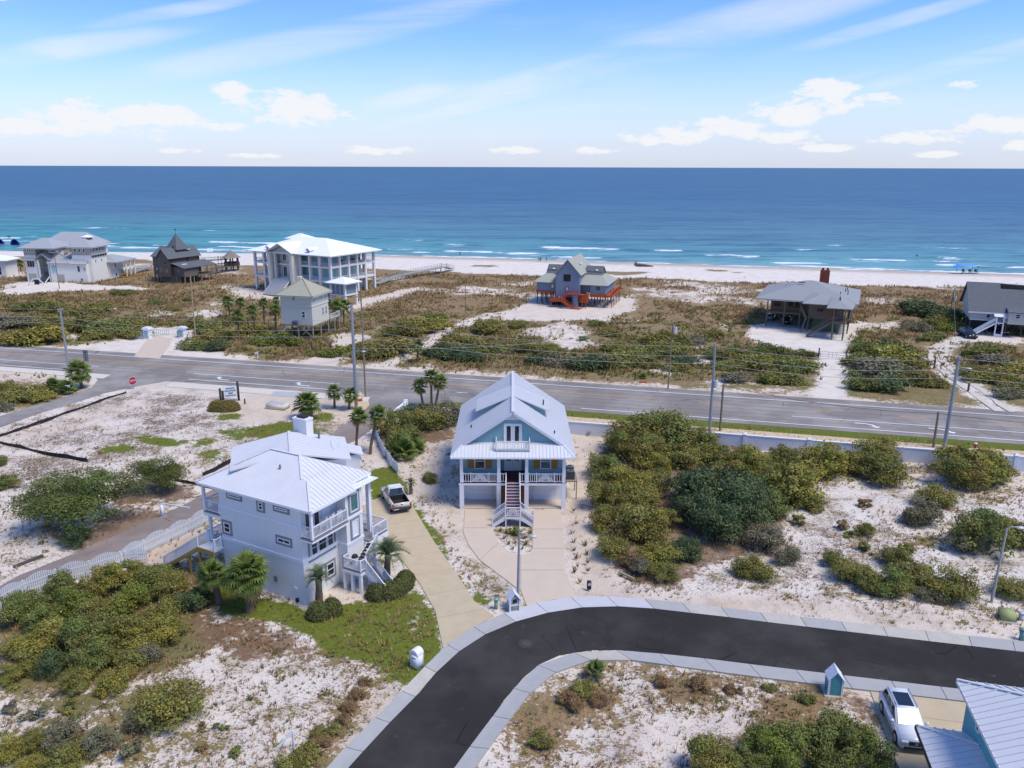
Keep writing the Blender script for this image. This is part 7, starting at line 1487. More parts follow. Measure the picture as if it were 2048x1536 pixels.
g = G(1287, 533, -.2); t = thing('driftwood', 'dark driftwood stump with a raised root on the wet sand', 'driftwood', (g[0], g[1], -.2)); MB().tube([(-3.2, 0, .9), (-2.2, .2, .5), (0, 0, .4), (3.5, -.3, .15)], [.5, .6, .5, .15], 7).build('trunk', 'wood_weathered_dark', t); MB().tube([(-3, 0, .6), (-2.6, .1, 2.0)], [.4, .12], 6).build('root', 'wood_weathered_dark', t)
# ------------------------------------------------------------------ vegetation
M('leaf_olive', (.225, .215, .05), .75, .35, 1.5, trans=.22, vcol=True); M('leaf_gold', (.285, .26, .05), .75, .3, 1.5, trans=.22, vcol=True); M('leaf_dark', (.095, .135, .050), .75, .35, 1.5, trans=.2, vcol=True); M('leaf_green', (.18, .205, .05), .75, .35, 1.5, trans=.22, vcol=True)
M('leaf_grey', (.20, .185, .11), .8, .3, 1.5, trans=.15, vcol=True); M('leaf_brown', (.24, .155, .07), .8, .35, 1.5, trans=.15, vcol=True); M('leaf_bright', (.19, .225, .038), .75, .3, 1.5, trans=.22, vcol=True); M('leaf_oak', (.12, .15, .034), .7, .4, 1.2, trans=.2, vcol=True)
M('frond_dead', (.30, .20, .10), .9, .3, 3, trans=.1, vcol=True); M('bark_grey', (.17, .145, .12), .9, .25, 5, .4, 20); M('palm_green', (.13, .18, .04), .6, .35, 3, trans=.2, vcol=True); M('palm_grey_green', (.14, .19, .095), .65, .3, 3, trans=.2, vcol=True); M('palm_trunk', (.17, .115, .075), .95, .35, 6, .6, 12); M('grass_dry', (.42, .275, .13), .9, .35, .5, trans=.15, vcol=True); M('grass_green', (.14, .17, .025), .85, .35, .8, trans=.2, vcol=True)
CODE = {'o': 'leaf_olive', 'y': 'leaf_gold', 'd': 'leaf_dark', 'g': 'leaf_green', 's': 'leaf_grey', 'b': 'leaf_brown', 'l': 'leaf_bright', 'k': 'leaf_oak'}
WORD = {'o': 'olive', 'y': 'golden-yellow', 'd': 'dark green', 'g': 'mid green', 's': 'grey-green', 'b': 'rusty brown', 'l': 'bright green', 'k': 'deep green'}
def np_mesh(name, co, faces, tint=None):
    me = bpy.data.meshes.new(name); n = faces.shape[1]
    me.vertices.add(len(co)); me.vertices.foreach_set('co', co.astype(np.float32).ravel()); me.loops.add(faces.size); me.loops.foreach_set('vertex_index', faces.astype(np.int32).ravel())
    me.polygons.add(len(faces)); me.polygons.foreach_set('loop_start', (np.arange(len(faces))*n).astype(np.int32)); me.polygons.foreach_set('loop_total', np.full(len(faces), n, np.int32)); me.update(); me.validate()
    if tint is not None:
        a = me.attributes.new('tint', 'FLOAT_COLOR', 'POINT'); a.data.foreach_set('color', np.concatenate([tint, np.ones((len(tint), 1))], 1).astype(np.float32).ravel())
    return me
def leaf_quads(C, N, size, rg, asp=.55):
    """quads centred on C facing roughly N"""
    n = len(C); N = N/np.linalg.norm(N, axis=1, keepdims=True); r = rg.normal(size=(n, 3)); U = np.cross(N, r); U /= np.linalg.norm(U, axis=1, keepdims=True); V = np.cross(N, U)
    s = size*rg.uniform(.6, 1.35, (n, 1)); U = U*s; V = V*s*asp
    co = np.stack([C-U-V*.35, C-V*.9+U*.1, C+U+V*.1, C+V*.9+U*.0], 1).reshape(-1, 3); f = np.arange(n*4).reshape(n, 4); return co, f
def tints(n, rg, k, lo=.58, hi=1.40):
    b = rg.uniform(lo, hi, (n, 1)); h = rg.normal(0, .10, (n, 1)); t = np.concatenate([b*(1+h), b, b*(1-h*.6)], 1); return np.repeat(np.clip(t, .15, 2), k, 0)
def crown_mesh(name, seed, clumps, leaves, size, flat=.8, spread=.72):
    rg = np.random.default_rng(seed); C = []; 
    while len(C) < clumps:
        p = rg.uniform(-1, 1, 3); 
        if np.hypot(p[0], p[1]) < 1 and -.75 < p[2] and np.linalg.norm(p) < 1: C.append(p*np.array([spread, spread, flat*.62])+np.array([0, 0, flat*.62]))
    C = np.array(C); rad = rg.uniform(.11, .36, clumps); per = rad**2/np.sum(rad**2)*leaves; P, N, T_ = [], [], []
    for c, r, k in zip(C, rad, per.astype(int)):
        d = rg.normal(size=(k, 3)); d /= np.linalg.norm(d, axis=1, keepdims=True); d[:, 2] = np.where(d[:, 2] < -.45, -d[:, 2], d[:, 2])
        ext = np.where(rg.random((k, 1)) < .16, rg.uniform(1.0, 1.55, (k, 1)), rg.uniform(.58, 1.06, (k, 1))); P.append(c+d*r*np.array([1, 1, .8])*ext); N.append(d+rg.normal(0, .55, (k, 3))+np.array([0, 0, .35]))
        q = tints(k, rg, 4); T_.append(q*rg.uniform(.78, 1.25)*np.array([rg.uniform(.88, 1.16), 1, rg.uniform(.85, 1.1)]))
    P, N, T_ = np.concatenate(P), np.concatenate(N), np.concatenate(T_); P[:, 2] = np.maximum(P[:, 2], .02)
    co, f = leaf_quads(P, N, size, rg); return np_mesh(name, co, f, T_), C
def stem_mesh(name, C, seed, r=.035):
    rg = np.random.default_rng(seed); mb = MB()
    for c in C[::max(1, len(C)//9)]:
        m = c*np.array([.45, .45, .5])+rg.normal(0, .04, 3); mb.tube([(c[0]*.08, c[1]*.08, -.25), tuple(m), tuple(c*.98)], [r, r*.6, r*.2], 5)
    for c in C:
        for k in range(4):
            d = rg.normal(size=3); d[2] = abs(d[2])*.8; d /= np.linalg.norm(d); e = c+d*rg.uniform(.22, .42); a = c+d*.08; w = np.cross(d, (0, 0, 1)); w = w/max(np.linalg.norm(w), 1e-6)*.006; mb.add([a-w, a+w, e], [(0, 1, 2)])
    me = mb.mesh(name); me.materials.append(MATS['bark_grey']); return me
TPL = []
for k in range(8):
    me, C = crown_mesh('shrub_foliage', 100+k, 28+5*(k % 3), 7000, .040, .62+.09*(k % 4)); me.materials.append(MATS['leaf_olive']); TPL.append((me, stem_mesh('shrub_stems', C, k)))
SML = []
for k in range(4):
    me, C = crown_mesh('shrub_foliage', 200+k, 9, 1000, .095, .7); me.materials.append(MATS['leaf_olive']); SML.append((me, stem_mesh('shrub_stems', C, k, .03)))
LOWS = []
for k in range(5):
    me, C = crown_mesh('shrub_foliage', 300+k, 22, 3200, .056, .45); me.materials.append(MATS['leaf_olive']); LOWS.append((me, stem_mesh('shrub_stems', C, k, .03)))
def setmat(o, mat): o.material_slots[0].link = 'OBJECT'; o.material_slots[0].material = MATS[mat]
srng = random.Random(11)
def shrub(px, py, rpx, code, label, group, tpl=None, hs=1.0, name='shrub', cat='shrub', sx=1.0):
    by = py+rpx*.42; g = G(px, by); r = rpx/pxm(px, by)*1.30
    T_ = tpl or (TPL if r > 1.1 else SML); me, st = T_[srng.randrange(len(T_))]
    t = thing(name, label, cat, (g[0], g[1], -.05), srng.uniform(0, 360) if sx == 1 else -14, group); q_ = srng.uniform(.85, 1.18); t.scale = (r*sx*q_, r/q_, r*hs*srng.uniform(.78, 1.06))
    o = link('foliage', me, t); setmat(o, CODE[code]); link('stems', st, t); return t
ORD = ['first', 'second', 'third', 'fourth', 'fifth', 'sixth', 'seventh', 'eighth', 'ninth', 'tenth', 'eleventh', 'twelfth']
def cluster(phrase, lst, tpl=None, hs=1.0, word='shrub', group=None, sx=1.0):
    L = sorted(lst, key=lambda q: q[0]); n = len(L); big = max(q[2] for q in L)
    for i, (x, y, r, c) in enumerate(L):
        pos = 'leftmost' if i == 0 else ('rightmost' if i == n-1 else ORD[i]+' from left')
        size = 'large' if r > .85*big else ('small' if r < .5*big else 'medium')
        shrub(x, y, r, c, f'{size} {WORD[c]} {word}, {pos} {phrase}', group or 'shrubs '+phrase, tpl, hs, sx=sx)
cluster('at the back of the blue house thicket', [(1276, 879, 53, 'o'), (1340, 870, 59, 'g'), (1393, 887, 46, 'o'), (1305, 910, 44, 'o'), (1250, 900, 34, 'o'), (1420, 905, 38, 'o'), (1360, 915, 44, 'o')])
cluster('along the thicket edge nearest the blue house', [(1205, 943, 38, 'g'), (1252, 961, 41, 'y'), (1211, 996, 38, 'o'), (1276, 996, 44, 'o'), (1305, 961, 38, 'o'), (1317, 930, 32, 'y'), (1217, 1048, 35, 'o'), (1276, 1054, 50, 'o'), (1323, 1040, 35, 'y')])
cluster('at the front of the thicket by the street', [(1226, 1101, 32, 'o'), (1264, 1119, 26, 'b'), (1317, 1113, 38, 'y'), (1328, 1145, 29, 'o'), (1280, 1135, 22, 's'), (1504, 1139, 36, 'o')])
cluster('in the dark heart of the thicket', [(1422, 990, 72, 'd'), (1378, 984, 44, 'd'), (1481, 990, 58, 'd'), (1437, 1060, 50, 'd'), (1393, 1031, 46, 'd'), (1495, 1031, 50, 'd'), (1540, 1020, 36, 'g')], hs=1.25)
cluster('on the right flank of the thicket', [(1583, 978, 58, 'y'), (1534, 961, 38, 'o'), (1501, 928, 40, 'y'), (1616, 1004, 32, 'o'), (1531, 1078, 42, 's'), (1575, 1113, 26, 's'), (1455, 930, 36, 'o'), (1600, 1040, 16, 'o')])
shrub(1370, 1108, 30, 'd', 'isolated dark conical cedar at the front of the thicket', None, hs=1.6, name='cedar', cat='cedar')
cluster('along the white boundary wall', [(1642, 928, 52, 'y'), (1569, 917, 32, 'o'), (1735, 918, 45, 'o'), (1768, 944, 46, 'o'), (1762, 902, 35, 'y'), (1941, 928, 62, 'y'), (1915, 952, 42, 'o'), (1995, 944, 34, 'o'), (1690, 925, 32, 'o'), (1600, 930, 30, 's')])
cluster('in the middle of the white sand flat', [(1867, 995, 40, 'o'), (1842, 1030, 34, 's'), (1968, 1078, 56, 'g'), (2022, 1068, 42, 'o'), (1925, 1090, 30, 's'), (1733, 1006, 16, 'b'), (1682, 1051, 15, 'b'), (1698, 1068, 14, 'l'), (1730, 1065, 18, 'o')])
cluster('at the near side of the white sand flat', [(1666, 1118, 20, 'g'), (1703, 1142, 37, 'o'), (1789, 1121, 29, 'o'), (1834, 1153, 48, 'o'), (1901, 1178, 46, 'o'), (1781, 1172, 36, 'g'), (2024, 1178, 34, 'o'), (1725, 1092, 15, 'o'), (1808, 1097, 18, 'o'), (1860, 1190, 30, 's'), (1740, 1168, 30, 'o')])
cluster('along the top of the left foreground thicket', [(56, 1205, 40, 'g'), (125, 1176, 34, 'g'), (169, 1183, 34, 'o'), (219, 1167, 34, 'y'), (266, 1149, 31, 'o'), (312, 1149, 36, 'g'), (344, 1177, 34, 'o'), (384, 1199, 36, 'd'), (28, 1228, 36, 'g')])
cluster('in the middle of the left foreground thicket', [(150, 1214, 38, 'l'), (194, 1226, 36, 'o'), (262, 1199, 40, 'l'), (328, 1223, 38, 'o'), (94, 1282, 46, 'y'), (47, 1292, 38, 'o'), (175, 1280, 46, 'g'), (244, 1267, 46, 'o'), (297, 1271, 44, 'y'), (344, 1262, 31, 'o'), (85, 1240, 34, 'g')])
cluster('along the front of the left foreground thicket', [(256, 1308, 42, 'o'), (187, 1324, 40, 'g'), (109, 1330, 34, 'd'), (19, 1349, 26, 'o'), (231, 1361, 36, 'y'), (150, 1367, 31, 'o'), (60, 1325, 30, 'o'), (300, 1305, 26, 's')])
cluster('on the sand of the lower left corner', [(125, 1474, 36, 's'), (78, 1489, 31, 'o'), (200, 1489, 34, 's'), (19, 1505, 34, 'y'), (131, 1524, 38, 'o'), (22, 1416, 19, 's'), (72, 1430, 22, 's'), (141, 1411, 22, 'o'), (150, 1433, 13, 'l'), (260, 1500, 26, 's'), (60, 1530, 30, 'y')])
cluster('standing alone on the left foreground sand', [(344, 1415, 60, 'o'), (291, 1442, 34, 's'), (406, 1452, 13, 'b'), (409, 1496, 14, 'b'), (441, 1452, 14, 'g'), (503, 1396, 8, 'g'), (472, 1505, 16, 'g')])
cluster('in the grassy strip beside the left kerb', [(734, 1362, 14, 'b'), (716, 1386, 17, 'b'), (698, 1410, 16, 'b'), (689, 1434, 14, 'b'), (656, 1458, 27, 'o'), (637, 1483, 22, 'b'), (610, 1504, 32, 'o'), (583, 1525, 30, 'o')], tpl=LOWS)
cluster('between the lane wall and the blue house', [(822, 836, 40, 'd'), (859, 838, 42, 'o'), (893, 834, 36, 's'), (789, 860, 38, 'o'), (809, 878, 38, 'g')])
shrub(859, 955, 17, 'g', 'small round green shrub on the sand left of the blue house', None); shrub(1027, 1062, 14, 'l', 'young green shrub in the planted island below the front stairs', None); shrub(12, 962, 27, 'g', 'green shrub cut by the left edge beside the sand lot', None); shrub(3, 922, 16, 'g', 'small green shrub at the left edge above the larger cut one', None); shrub(152, 1075, 30, 'd', 'dark low shrub at the foot of the big oak', None, hs=.8)
cluster('at the bottom edge beside the parked SUV', [(1527, 1488, 40, 'l'), (1594, 1482, 52, 'g'), (1687, 1482, 56, 'g'), (1741, 1508, 44, 'k'), (1660, 1528, 50, 'k'), (1420, 1518, 44, 'o'), (1480, 1520, 36, 'g'), (1560, 1525, 46, 'l')], hs=1.1)
cluster('in the dry grass inside the street bend', [(1165, 1372, 26, 'o'), (1130, 1392, 20, 'b'), (1540, 1372, 16, 'g'), (1612, 1392, 20, 'g'), (1085, 1470, 26, 'o'), (1150, 1400, 22, 'b'), (1200, 1395, 20, 'b'), (1325, 1358, 18, 'b'), (1400, 1365, 24, 'b'), (1470, 1378, 18, 'b')], tpl=LOWS)
# scrub across the highway: low wide masses
cluster('in the far left dune scrub', [(70, 607, 30, 'g'), (125, 612, 30, 'o'), (162, 619, 30, 'o'), (200, 611, 25, 'o'), (250, 581, 20, 'g'), (312, 601, 16, 'g'), (377, 597, 9, 'g'), (350, 616, 12, 'o')], tpl=LOWS, hs=.75, sx=1.35)
cluster('behind the highway left of the gate pillars', [(70, 666, 46, 'y'), (38, 671, 24, 'g'), (188, 642, 40, 'o'), (225, 653, 40, 'g'), (262, 642, 34, 'o'), (195, 666, 30, 'o'), (275, 662, 28, 'o'), (110, 640, 34, 'o'), (30, 640, 34, 's')], tpl=LOWS, hs=.8, sx=1.3)
cluster('between the gate pillars and the cream house', [(400, 642, 28, 'o'), (438, 662, 30, 'y'), (388, 686, 28, 'g'), (438, 686, 26, 'd'), (420, 655, 26, 'g'), (540, 676, 34, 'l'), (575, 677, 30, 'l'), (460, 640, 24, 'o'), (500, 655, 24, 'y')], tpl=LOWS, hs=.9, sx=1.25)
cluster('between the cream house drive and the sandy track', [(665, 703, 22, 'l'), (777, 692, 42, 'o'), (740, 701, 30, 'g'), (815, 653, 36, 'o'), (865, 648, 34, 'y'), (877, 633, 20, 'g'), (790, 658, 28, 'o'), (715, 690, 24, 'o')], tpl=LOWS, hs=.9, sx=1.25)
cluster('on the bank right of the sandy track', [(902, 701, 36, 'd'), (937, 687, 36, 'o'), (885, 697, 30, 'd'), (922, 681, 34, 'o'), (980, 652, 30, 'o'), (947, 706, 30, 'd'), (1035, 646, 18, 'o'), (970, 690, 30, 'g')], tpl=LOWS, hs=.9, sx=1.25)
cluster('across the highway behind the blue house', [(1097, 696, 28, 'o'), (1122, 721, 30, 's'), (1172, 723, 34, 'd'), (1210, 719, 34, 'o'), (1260, 713, 36, 'o'), (1235, 691, 28, 'o'), (1222, 663, 20, 'o'), (1167, 676, 9, 'g'), (1195, 646, 14, 'g'), (1080, 715, 26, 'd'), (1050, 690, 24, 'o')], tpl=LOWS, hs=.9, sx=1.25)
cluster('across the highway around the transformer pole', [(1297, 701, 32, 'g'), (1335, 696, 34, 'o'), (1355, 731, 26, 'o'), (1316, 673, 28, 'o'), (1349, 677, 30, 'o'), (1388, 677, 26, 's'), (1417, 667, 22, 'o'), (1368, 718, 26, 'd'), (1359, 733, 16, 's'), (1300, 725, 22, 'o')], tpl=LOWS, hs=.9, sx=1.25)
cluster('across the highway left of the brown house drive', [(1437, 702, 30, 'o'), (1476, 702, 28, 'g'), (1515, 720, 36, 'o'), (1554, 716, 30, 'o'), (1593, 731, 32, 'g'), (1564, 753, 34, 'o'), (1476, 751, 28, 's'), (1544, 698, 28, 'g'), (1612, 704, 18, 'g'), (1450, 730, 26, 'o')], tpl=LOWS, hs=.9, sx=1.25)
cluster('right of the brown house drive', [(1785, 688, 30, 'd'), (1726, 692, 28, 'g'), (1785, 710, 46, 'y'), (1707, 716, 26, 'g'), (1765, 735, 46, 's'), (1814, 745, 40, 'o'), (1726, 759, 36, 'g'), (1775, 761, 40, 'd'), (1863, 761, 26, 'o'), (1735, 722, 30, 'g'), (1830, 725, 26, 'o')], tpl=LOWS, hs=.9, sx=1.25)
cluster('behind the curved track near the grey-roofed house', [(1843, 617, 34, 'd'), (1892, 627, 34, 'd'), (1902, 651, 26, 'l'), (1859, 671, 26, 'g'), (1830, 650, 24, 's'), (1875, 640, 26, 'o'), (2038, 662, 20, 'd')], tpl=LOWS, hs=1.0, sx=1.2)
cluster('right of the curved track', [(1960, 697, 30, 'g'), (1941, 741, 24, 'g'), (1980, 749, 38, 'o'), (2029, 733, 34, 'y'), (2029, 761, 34, 'o'), (1990, 715, 30, 's'), (2015, 785, 26, 's')], tpl=LOWS, hs=.9, sx=1.25)
cluster('on the verge below the left junction', [(60, 778, 34, 'o'), (30, 790, 34, 'o'), (85, 790, 26, 'y'), (20, 770, 24, 'o'), (10, 812, 20, 's')], tpl=LOWS, hs=.9, sx=1.1)
# ---- live oaks on the sand lot
def oak(label, cx, cy, rx, hpx, seed, by):
    g = G(cx, by); s = pxm(cx, by); r = rx/s; me, C = crown_mesh('oak_foliage', seed, 52, 24000, .021, .85, .80); me.materials.append(MATS['leaf_oak'])
    h = hpx/s*1.02; t = thing('oak_tree', label, 'tree', (g[0], g[1], 0), group='live oaks'); o = link('crown', me, t); o.scale = (r, r*.85, h*.72); o.location = (0, 0, h*.12)
    mb = MB(); mb.tube([(0, 0, -.2), (.15, 0, h*.18), (.05, .1, h*.4)], [.28, .24, .18], 8)
    for c in C[::4]: q = c*np.array([r, r*.85, h*.72])+np.array([0, 0, h*.12]); mb.tube([(.05, .1, h*.25), tuple(q*np.array([.5, .5, .75])), tuple(q*.97)], [.14, .08, .03], 5)
    mb.build('trunk', 'bark_grey', t)
oak('big spreading live oak on the sand lot left of the lane', 165, 985, 128, 118, 501, 1050)
oak('smaller round live oak behind the big oak', 318, 946, 58, 74, 502, 985)
# ---- clipped hedges
M('hedge_green', (.105, .115, .028), .85, .3, 3, .8, 25, vcol=True); M('hedge_top', (.24, .165, .035), .85, .35, 3, .8, 25, vcol=True)
def hedge(label, blobs, mat='hedge_green', name='hedge'):
    g0 = G(blobs[0][0], blobs[0][1]); t = thing(name, label, 'hedge', (g0[0], g0[1], 0), group='clipped hedges'); rg = np.random.default_rng(int(blobs[0][0])); co, fs, ti = [], [], []; k = 0; core = MB()
    for (x, y, r, h) in blobs:
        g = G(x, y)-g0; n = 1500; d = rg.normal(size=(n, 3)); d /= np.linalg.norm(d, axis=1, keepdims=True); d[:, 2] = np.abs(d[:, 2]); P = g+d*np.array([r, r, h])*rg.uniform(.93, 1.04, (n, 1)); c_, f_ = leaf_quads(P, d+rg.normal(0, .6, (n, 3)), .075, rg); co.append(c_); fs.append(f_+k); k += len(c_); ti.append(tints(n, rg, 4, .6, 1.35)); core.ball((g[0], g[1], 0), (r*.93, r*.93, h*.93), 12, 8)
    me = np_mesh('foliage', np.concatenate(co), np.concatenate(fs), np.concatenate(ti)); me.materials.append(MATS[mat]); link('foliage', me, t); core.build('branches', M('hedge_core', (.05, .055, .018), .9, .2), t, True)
hedge('kidney-shaped clipped hedge around the right palm of the white house', [(756, 1192, 1.05, 1.15), (775, 1190, 1.05, 1.2), (793, 1184, 1.0, 1.15), (806, 1174, .95, 1.1), (811, 1163, .85, 1.0)])
hedge('pair of clipped round bushes under the left palm of the white house', [(637, 1232, .95, 1.25), (664, 1226, .85, 1.3)])
hedge('flat-topped clipped bush with golden top in front of the entrance sign', [(435, 820, 1.4, 1.5), (448, 821, 1.5, 1.5), (462, 820, 1.4, 1.5)], 'hedge_top')
# ---- palms
def fan_frond():
    rg = np.random.default_rng(5); mb = MB(); mb.tube([(0, 0, 0), (.32, 0, .05), (.62, 0, .04)], [.022, .016, .012], 4); V0 = len(mb.v); tn = [(.9, .9, .7)]*V0; c = np.array([.60, 0, .04])
    for k in range(18):
        a = R(-125+250*k/17); L = .62*(1-.25*abs(a)/2.2)*rg.uniform(.9, 1.1); d = np.array([math.cos(a), math.sin(a), 0]); w = np.array([-d[1], d[0], 0])*.045; m = c+d*L*.6+np.array([0, 0, .05*math.cos(a)]); e = c+d*L+np.array([0, 0, -.16*L/.6])
        mb.add([c-w*.3, m-w+np.array([0, 0, -.02]), e, m+w+np.array([0, 0, .02]), c+w*.3], [(0, 1, 3, 4), (1, 2, 3)]); b = rg.uniform(.7, 1.3); tn += [(b, b, b*.8)]*5
    me = mb.mesh('fan_frond'); a = me.attributes.new('tint', 'FLOAT_COLOR', 'POINT'); a.data.foreach_set('color', np.concatenate([np.array(tn), np.ones((len(tn), 1))], 1).astype(np.float32).ravel()); me.materials.append(MATS['palm_green']); return me
def feather_frond():
    rg = np.random.default_rng(6); mb = MB(); P = [np.array([.98*u, 0, .42*math.sin(u*2.2)-.55*u*u]) for u in np.linspace(0, 1, 9)]; mb.tube([tuple(p) for p in P], [.02]*4+[.014]*3+[.008]*2, 4); tn = [(.9, .9, .7)]*len(mb.v)
    for i in range(26):
        u = .16+.82*i/26; p = np.array([.98*u, 0, .42*math.sin(u*2.2)-.55*u*u]); L = .34*(1-abs(u-.45)*.9)
        for s in (-1, 1):
            e = p+np.array([.20, s*L, .10-.12*u])*rg.uniform(.9, 1.1); w = np.array([.018, 0, 0]); mb.add([p-w, e, p+w], [(0, 1, 2)]); b = rg.uniform(.7, 1.3); tn += [(b, b, b*.95)]*3
    me = mb.mesh('feather_frond'); a = me.attributes.new('tint', 'FLOAT_COLOR', 'POINT'); a.data.foreach_set('color', np.concatenate([np.array(tn), np.ones((len(tn), 1))], 1).astype(np.float32).ravel()); me.materials.append(MATS['palm_grey_green']); return me
FAN, FEA = fan_frond(), feather_frond()
def put_fronds(t, top, r, n, me, rg, lo=-50, hi=75, droop=None):
    for k in range(n):
        o = link('frond', me, t); u = (k+.5)/n; el = hi-(hi-lo)*u**.9+rg.uniform(-8, 8); o.location = top; o.rotation_mode = 'XYZ'; o.rotation_euler = (rg.uniform(-.3, .3), -R(el), k*2.39996+rg.uniform(-.2, .2)); s = r*rg.uniform(.8, 1.12)/1.15; o.scale = (s, s, s)
        if me is FAN and lo < -20 and u > .86: setmat(o, 'frond_dead')
def joined_crown(t, top, r, n, me, rg, lo=-55, hi=75):
    src = np.empty(len(me.vertices)*3); me.vertices.foreach_get('co', src); src = src.reshape(-1, 3); tn = np.empty(len(me.vertices)*4); me.attributes['tint'].data.foreach_get('color', tn); tn = tn.reshape(-1, 4)[:, :3]; mb = MB(); T_ = []
    fs = [tuple(p.vertices) for p in me.polygons]
    for k in range(n):
        u = (k+.5)/n; el = -R(hi-(hi-lo)*u**.9+rg.uniform(-8, 8)); az = k*2.39996; cy, sy, cz, sz = math.cos(el), math.sin(el), math.cos(az), math.sin(az); s = r*rg.uniform(.85, 1.1)/1.15
        x, y, z = src.T*s; x, z = x*cy+z*sy, -x*sy+z*cy; x, y = x*cz-y*sz, x*sz+y*cz; mb.add(np.stack([x, y, z], 1)+np.array(top), fs); T_.append(tn*rg.uniform(.8, 1.2))
    m2 = mb.mesh('crown'); a = m2.attributes.new('tint', 'FLOAT_COLOR', 'POINT'); T_ = np.concatenate(T_); a.data.foreach_set('color', np.concatenate([T_, np.ones((len(T_), 1))], 1).astype(np.float32).ravel()); m2.materials.append(me.materials[0]); link('crown', m2, t)
def palm(label, base, top, rpx, kind='fan', near=True, n=30, tr=.17, group=None):
    g = G(*base); h = upz(*base, *top); d = ray(*top); tx = float(d[0]*g[1]/d[1]-g[0]); r = rpx/pxm(*base)*1.08; t = thing('palm_tree', label, 'palm tree', (g[0], g[1], 0), group=group or ('sabal palms' if kind == 'fan' else 'feather palms')); rg = random.Random(int(base[0]*7+base[1]))
    pts = [(tx*(u**1.3), .1*math.sin(u*3), h*u-.15*(u == 0)) for u in np.linspace(0, 1, 6)]; rs = [tr*1.25, tr*1.05, tr, tr*.95, tr*1.0, tr*1.3] if kind == 'fan' else [tr*1.1, tr*1.25, tr*1.2, tr*1.05, tr*.95, tr*1.1]
    MB().tube(pts, rs, 9).build('trunk', 'palm_trunk', t)
    me = FAN if kind == 'fan' else FEA; lo, hi = (-58, 78) if kind == 'fan' else (-12, 80)
    (put_fronds if near else joined_crown)(t, (tx, .0, h), r, n, me, rg, lo, hi)
palm('left lane palm of the slender pair behind the white house', (712, 911), (716, 833), 20); palm('right lane palm of the slender pair behind the white house', (740, 908), (755, 830), 21)
palm('left leaning palm of the trio beside the highway', (846, 813), (838, 772), 17, n=24); palm('tallest middle palm of the trio beside the highway', (863, 816), (862, 755), 18, n=26); palm('right palm of the trio beside the highway', (871, 816), (880, 766), 18, n=26)
palm('broad round palm in front of the concrete vault', (616, 838), (613, 808), 29, n=34); palm('short palm left of the tallest pole', (669, 816), (668, 785), 19, n=22); palm('bushy palm at the foot of the tallest pole', (698, 818), (700, 792), 19, n=24)
palm('shaggy palm with thick trunk at the near corner of the white house', (499.5, 1222), (493, 1152), 46, n=40, tr=.3); palm('shaggy palm behind the thick-trunked one at the white house', (437, 1205), (424, 1150), 34, n=34, tr=.28)
palm('feathery palm at the front corner of the white house', (638, 1212), (637, 1160), 32, 'feather', n=26, tr=.26); palm('feathery palm beside the kidney-shaped hedge', (772, 1169), (776, 1112), 42, 'feather', n=28, tr=.27); palm('small feathery palm right of the pickup truck', (822, 991), (821, 968), 16, 'feather', n=18, tr=.16)
palm('dense palm at the left junction corner', (163.5, 776), (157, 745), 27, n=30, tr=.25)
for k, (b, tp, r, lb) in enumerate((((460, 634), (455, 604), 15, 'leftmost and tallest palm left of the cream house'), ((480, 623), (481, 605), 12, 'second palm from left behind the cream house bushes'), ((478, 680), (475, 634), 16, 'lower front palm among the bushes left of the cream house'), ((506, 642), (503, 621), 14, 'squat palm in the middle of the cream house group'), ((529, 659), (527, 606), 12, 'slender palm fourth from the cream house wall'), ((552, 662), (550, 620), 14, 'slender palm next to the cream house wall'), ((552, 632), (552, 602), 10, 'small palm behind the one beside the cream house wall'), ((675, 656), (672, 614), 16, 'left palm at the right side of the cream house'), ((688, 648), (687, 612), 15, 'right palm at the right side of the cream house'), ((835, 723), (836, 694), 15, 'lone palm where the sandy track meets the highway'), ((5, 551), (4, 524), 13, 'palm at the left edge in front of the white sliver house'), ((42, 545), (40, 527), 9, 'small palm left of the far left house'))): palm(lb, b, tp, r, near=False, n=22)
def palmetto(label, px, rpx, n=20):
    g = G(*px); r = rpx/pxm(*px); t = thing('palmetto', label, 'palmetto', (g[0], g[1], 0), group='palmettos'); rg = random.Random(int(px[0])); MB().tube([(0, 0, -.1), (.05, 0, .25)], [.2, .12], 7).build('trunk', 'palm_trunk', t); put_fronds(t, (0, 0, .2), r*1.15, n, FAN, rg, 5, 85)
for px, r, lb in (((807, 915), 34, 'wide palmetto clump between the picket fence and the blue house'), ((830, 905), 24, 'smaller palmetto right of the wide clump by the picket fence'), ((795, 895), 22, 'palmetto left of the wide clump by the picket fence'), ((1178, 869), 12, 'dark little palmetto against the white wall beside the blue house'), ((103, 1250), 24, 'pale palmetto inside the left foreground thicket'), ((1190, 1350), 24, 'spiky palmetto on the inner kerb of the street bend'), ((1530, 768), 14, 'palmetto on the far verge left of the brown house drive'), ((1286, 758), 10, 'small palmetto beside the orange marker bundle'), ((107, 780), 20, 'left palmetto below the junction corner palm'), ((133, 785), 22, 'right palmetto below the junction corner palm'), ((410, 1205), 22, 'palmetto beside the shaggy palms of the white house'), ((678, 706), 14, 'palmetto beside the cream house drive')): palmetto(lb, px, r)
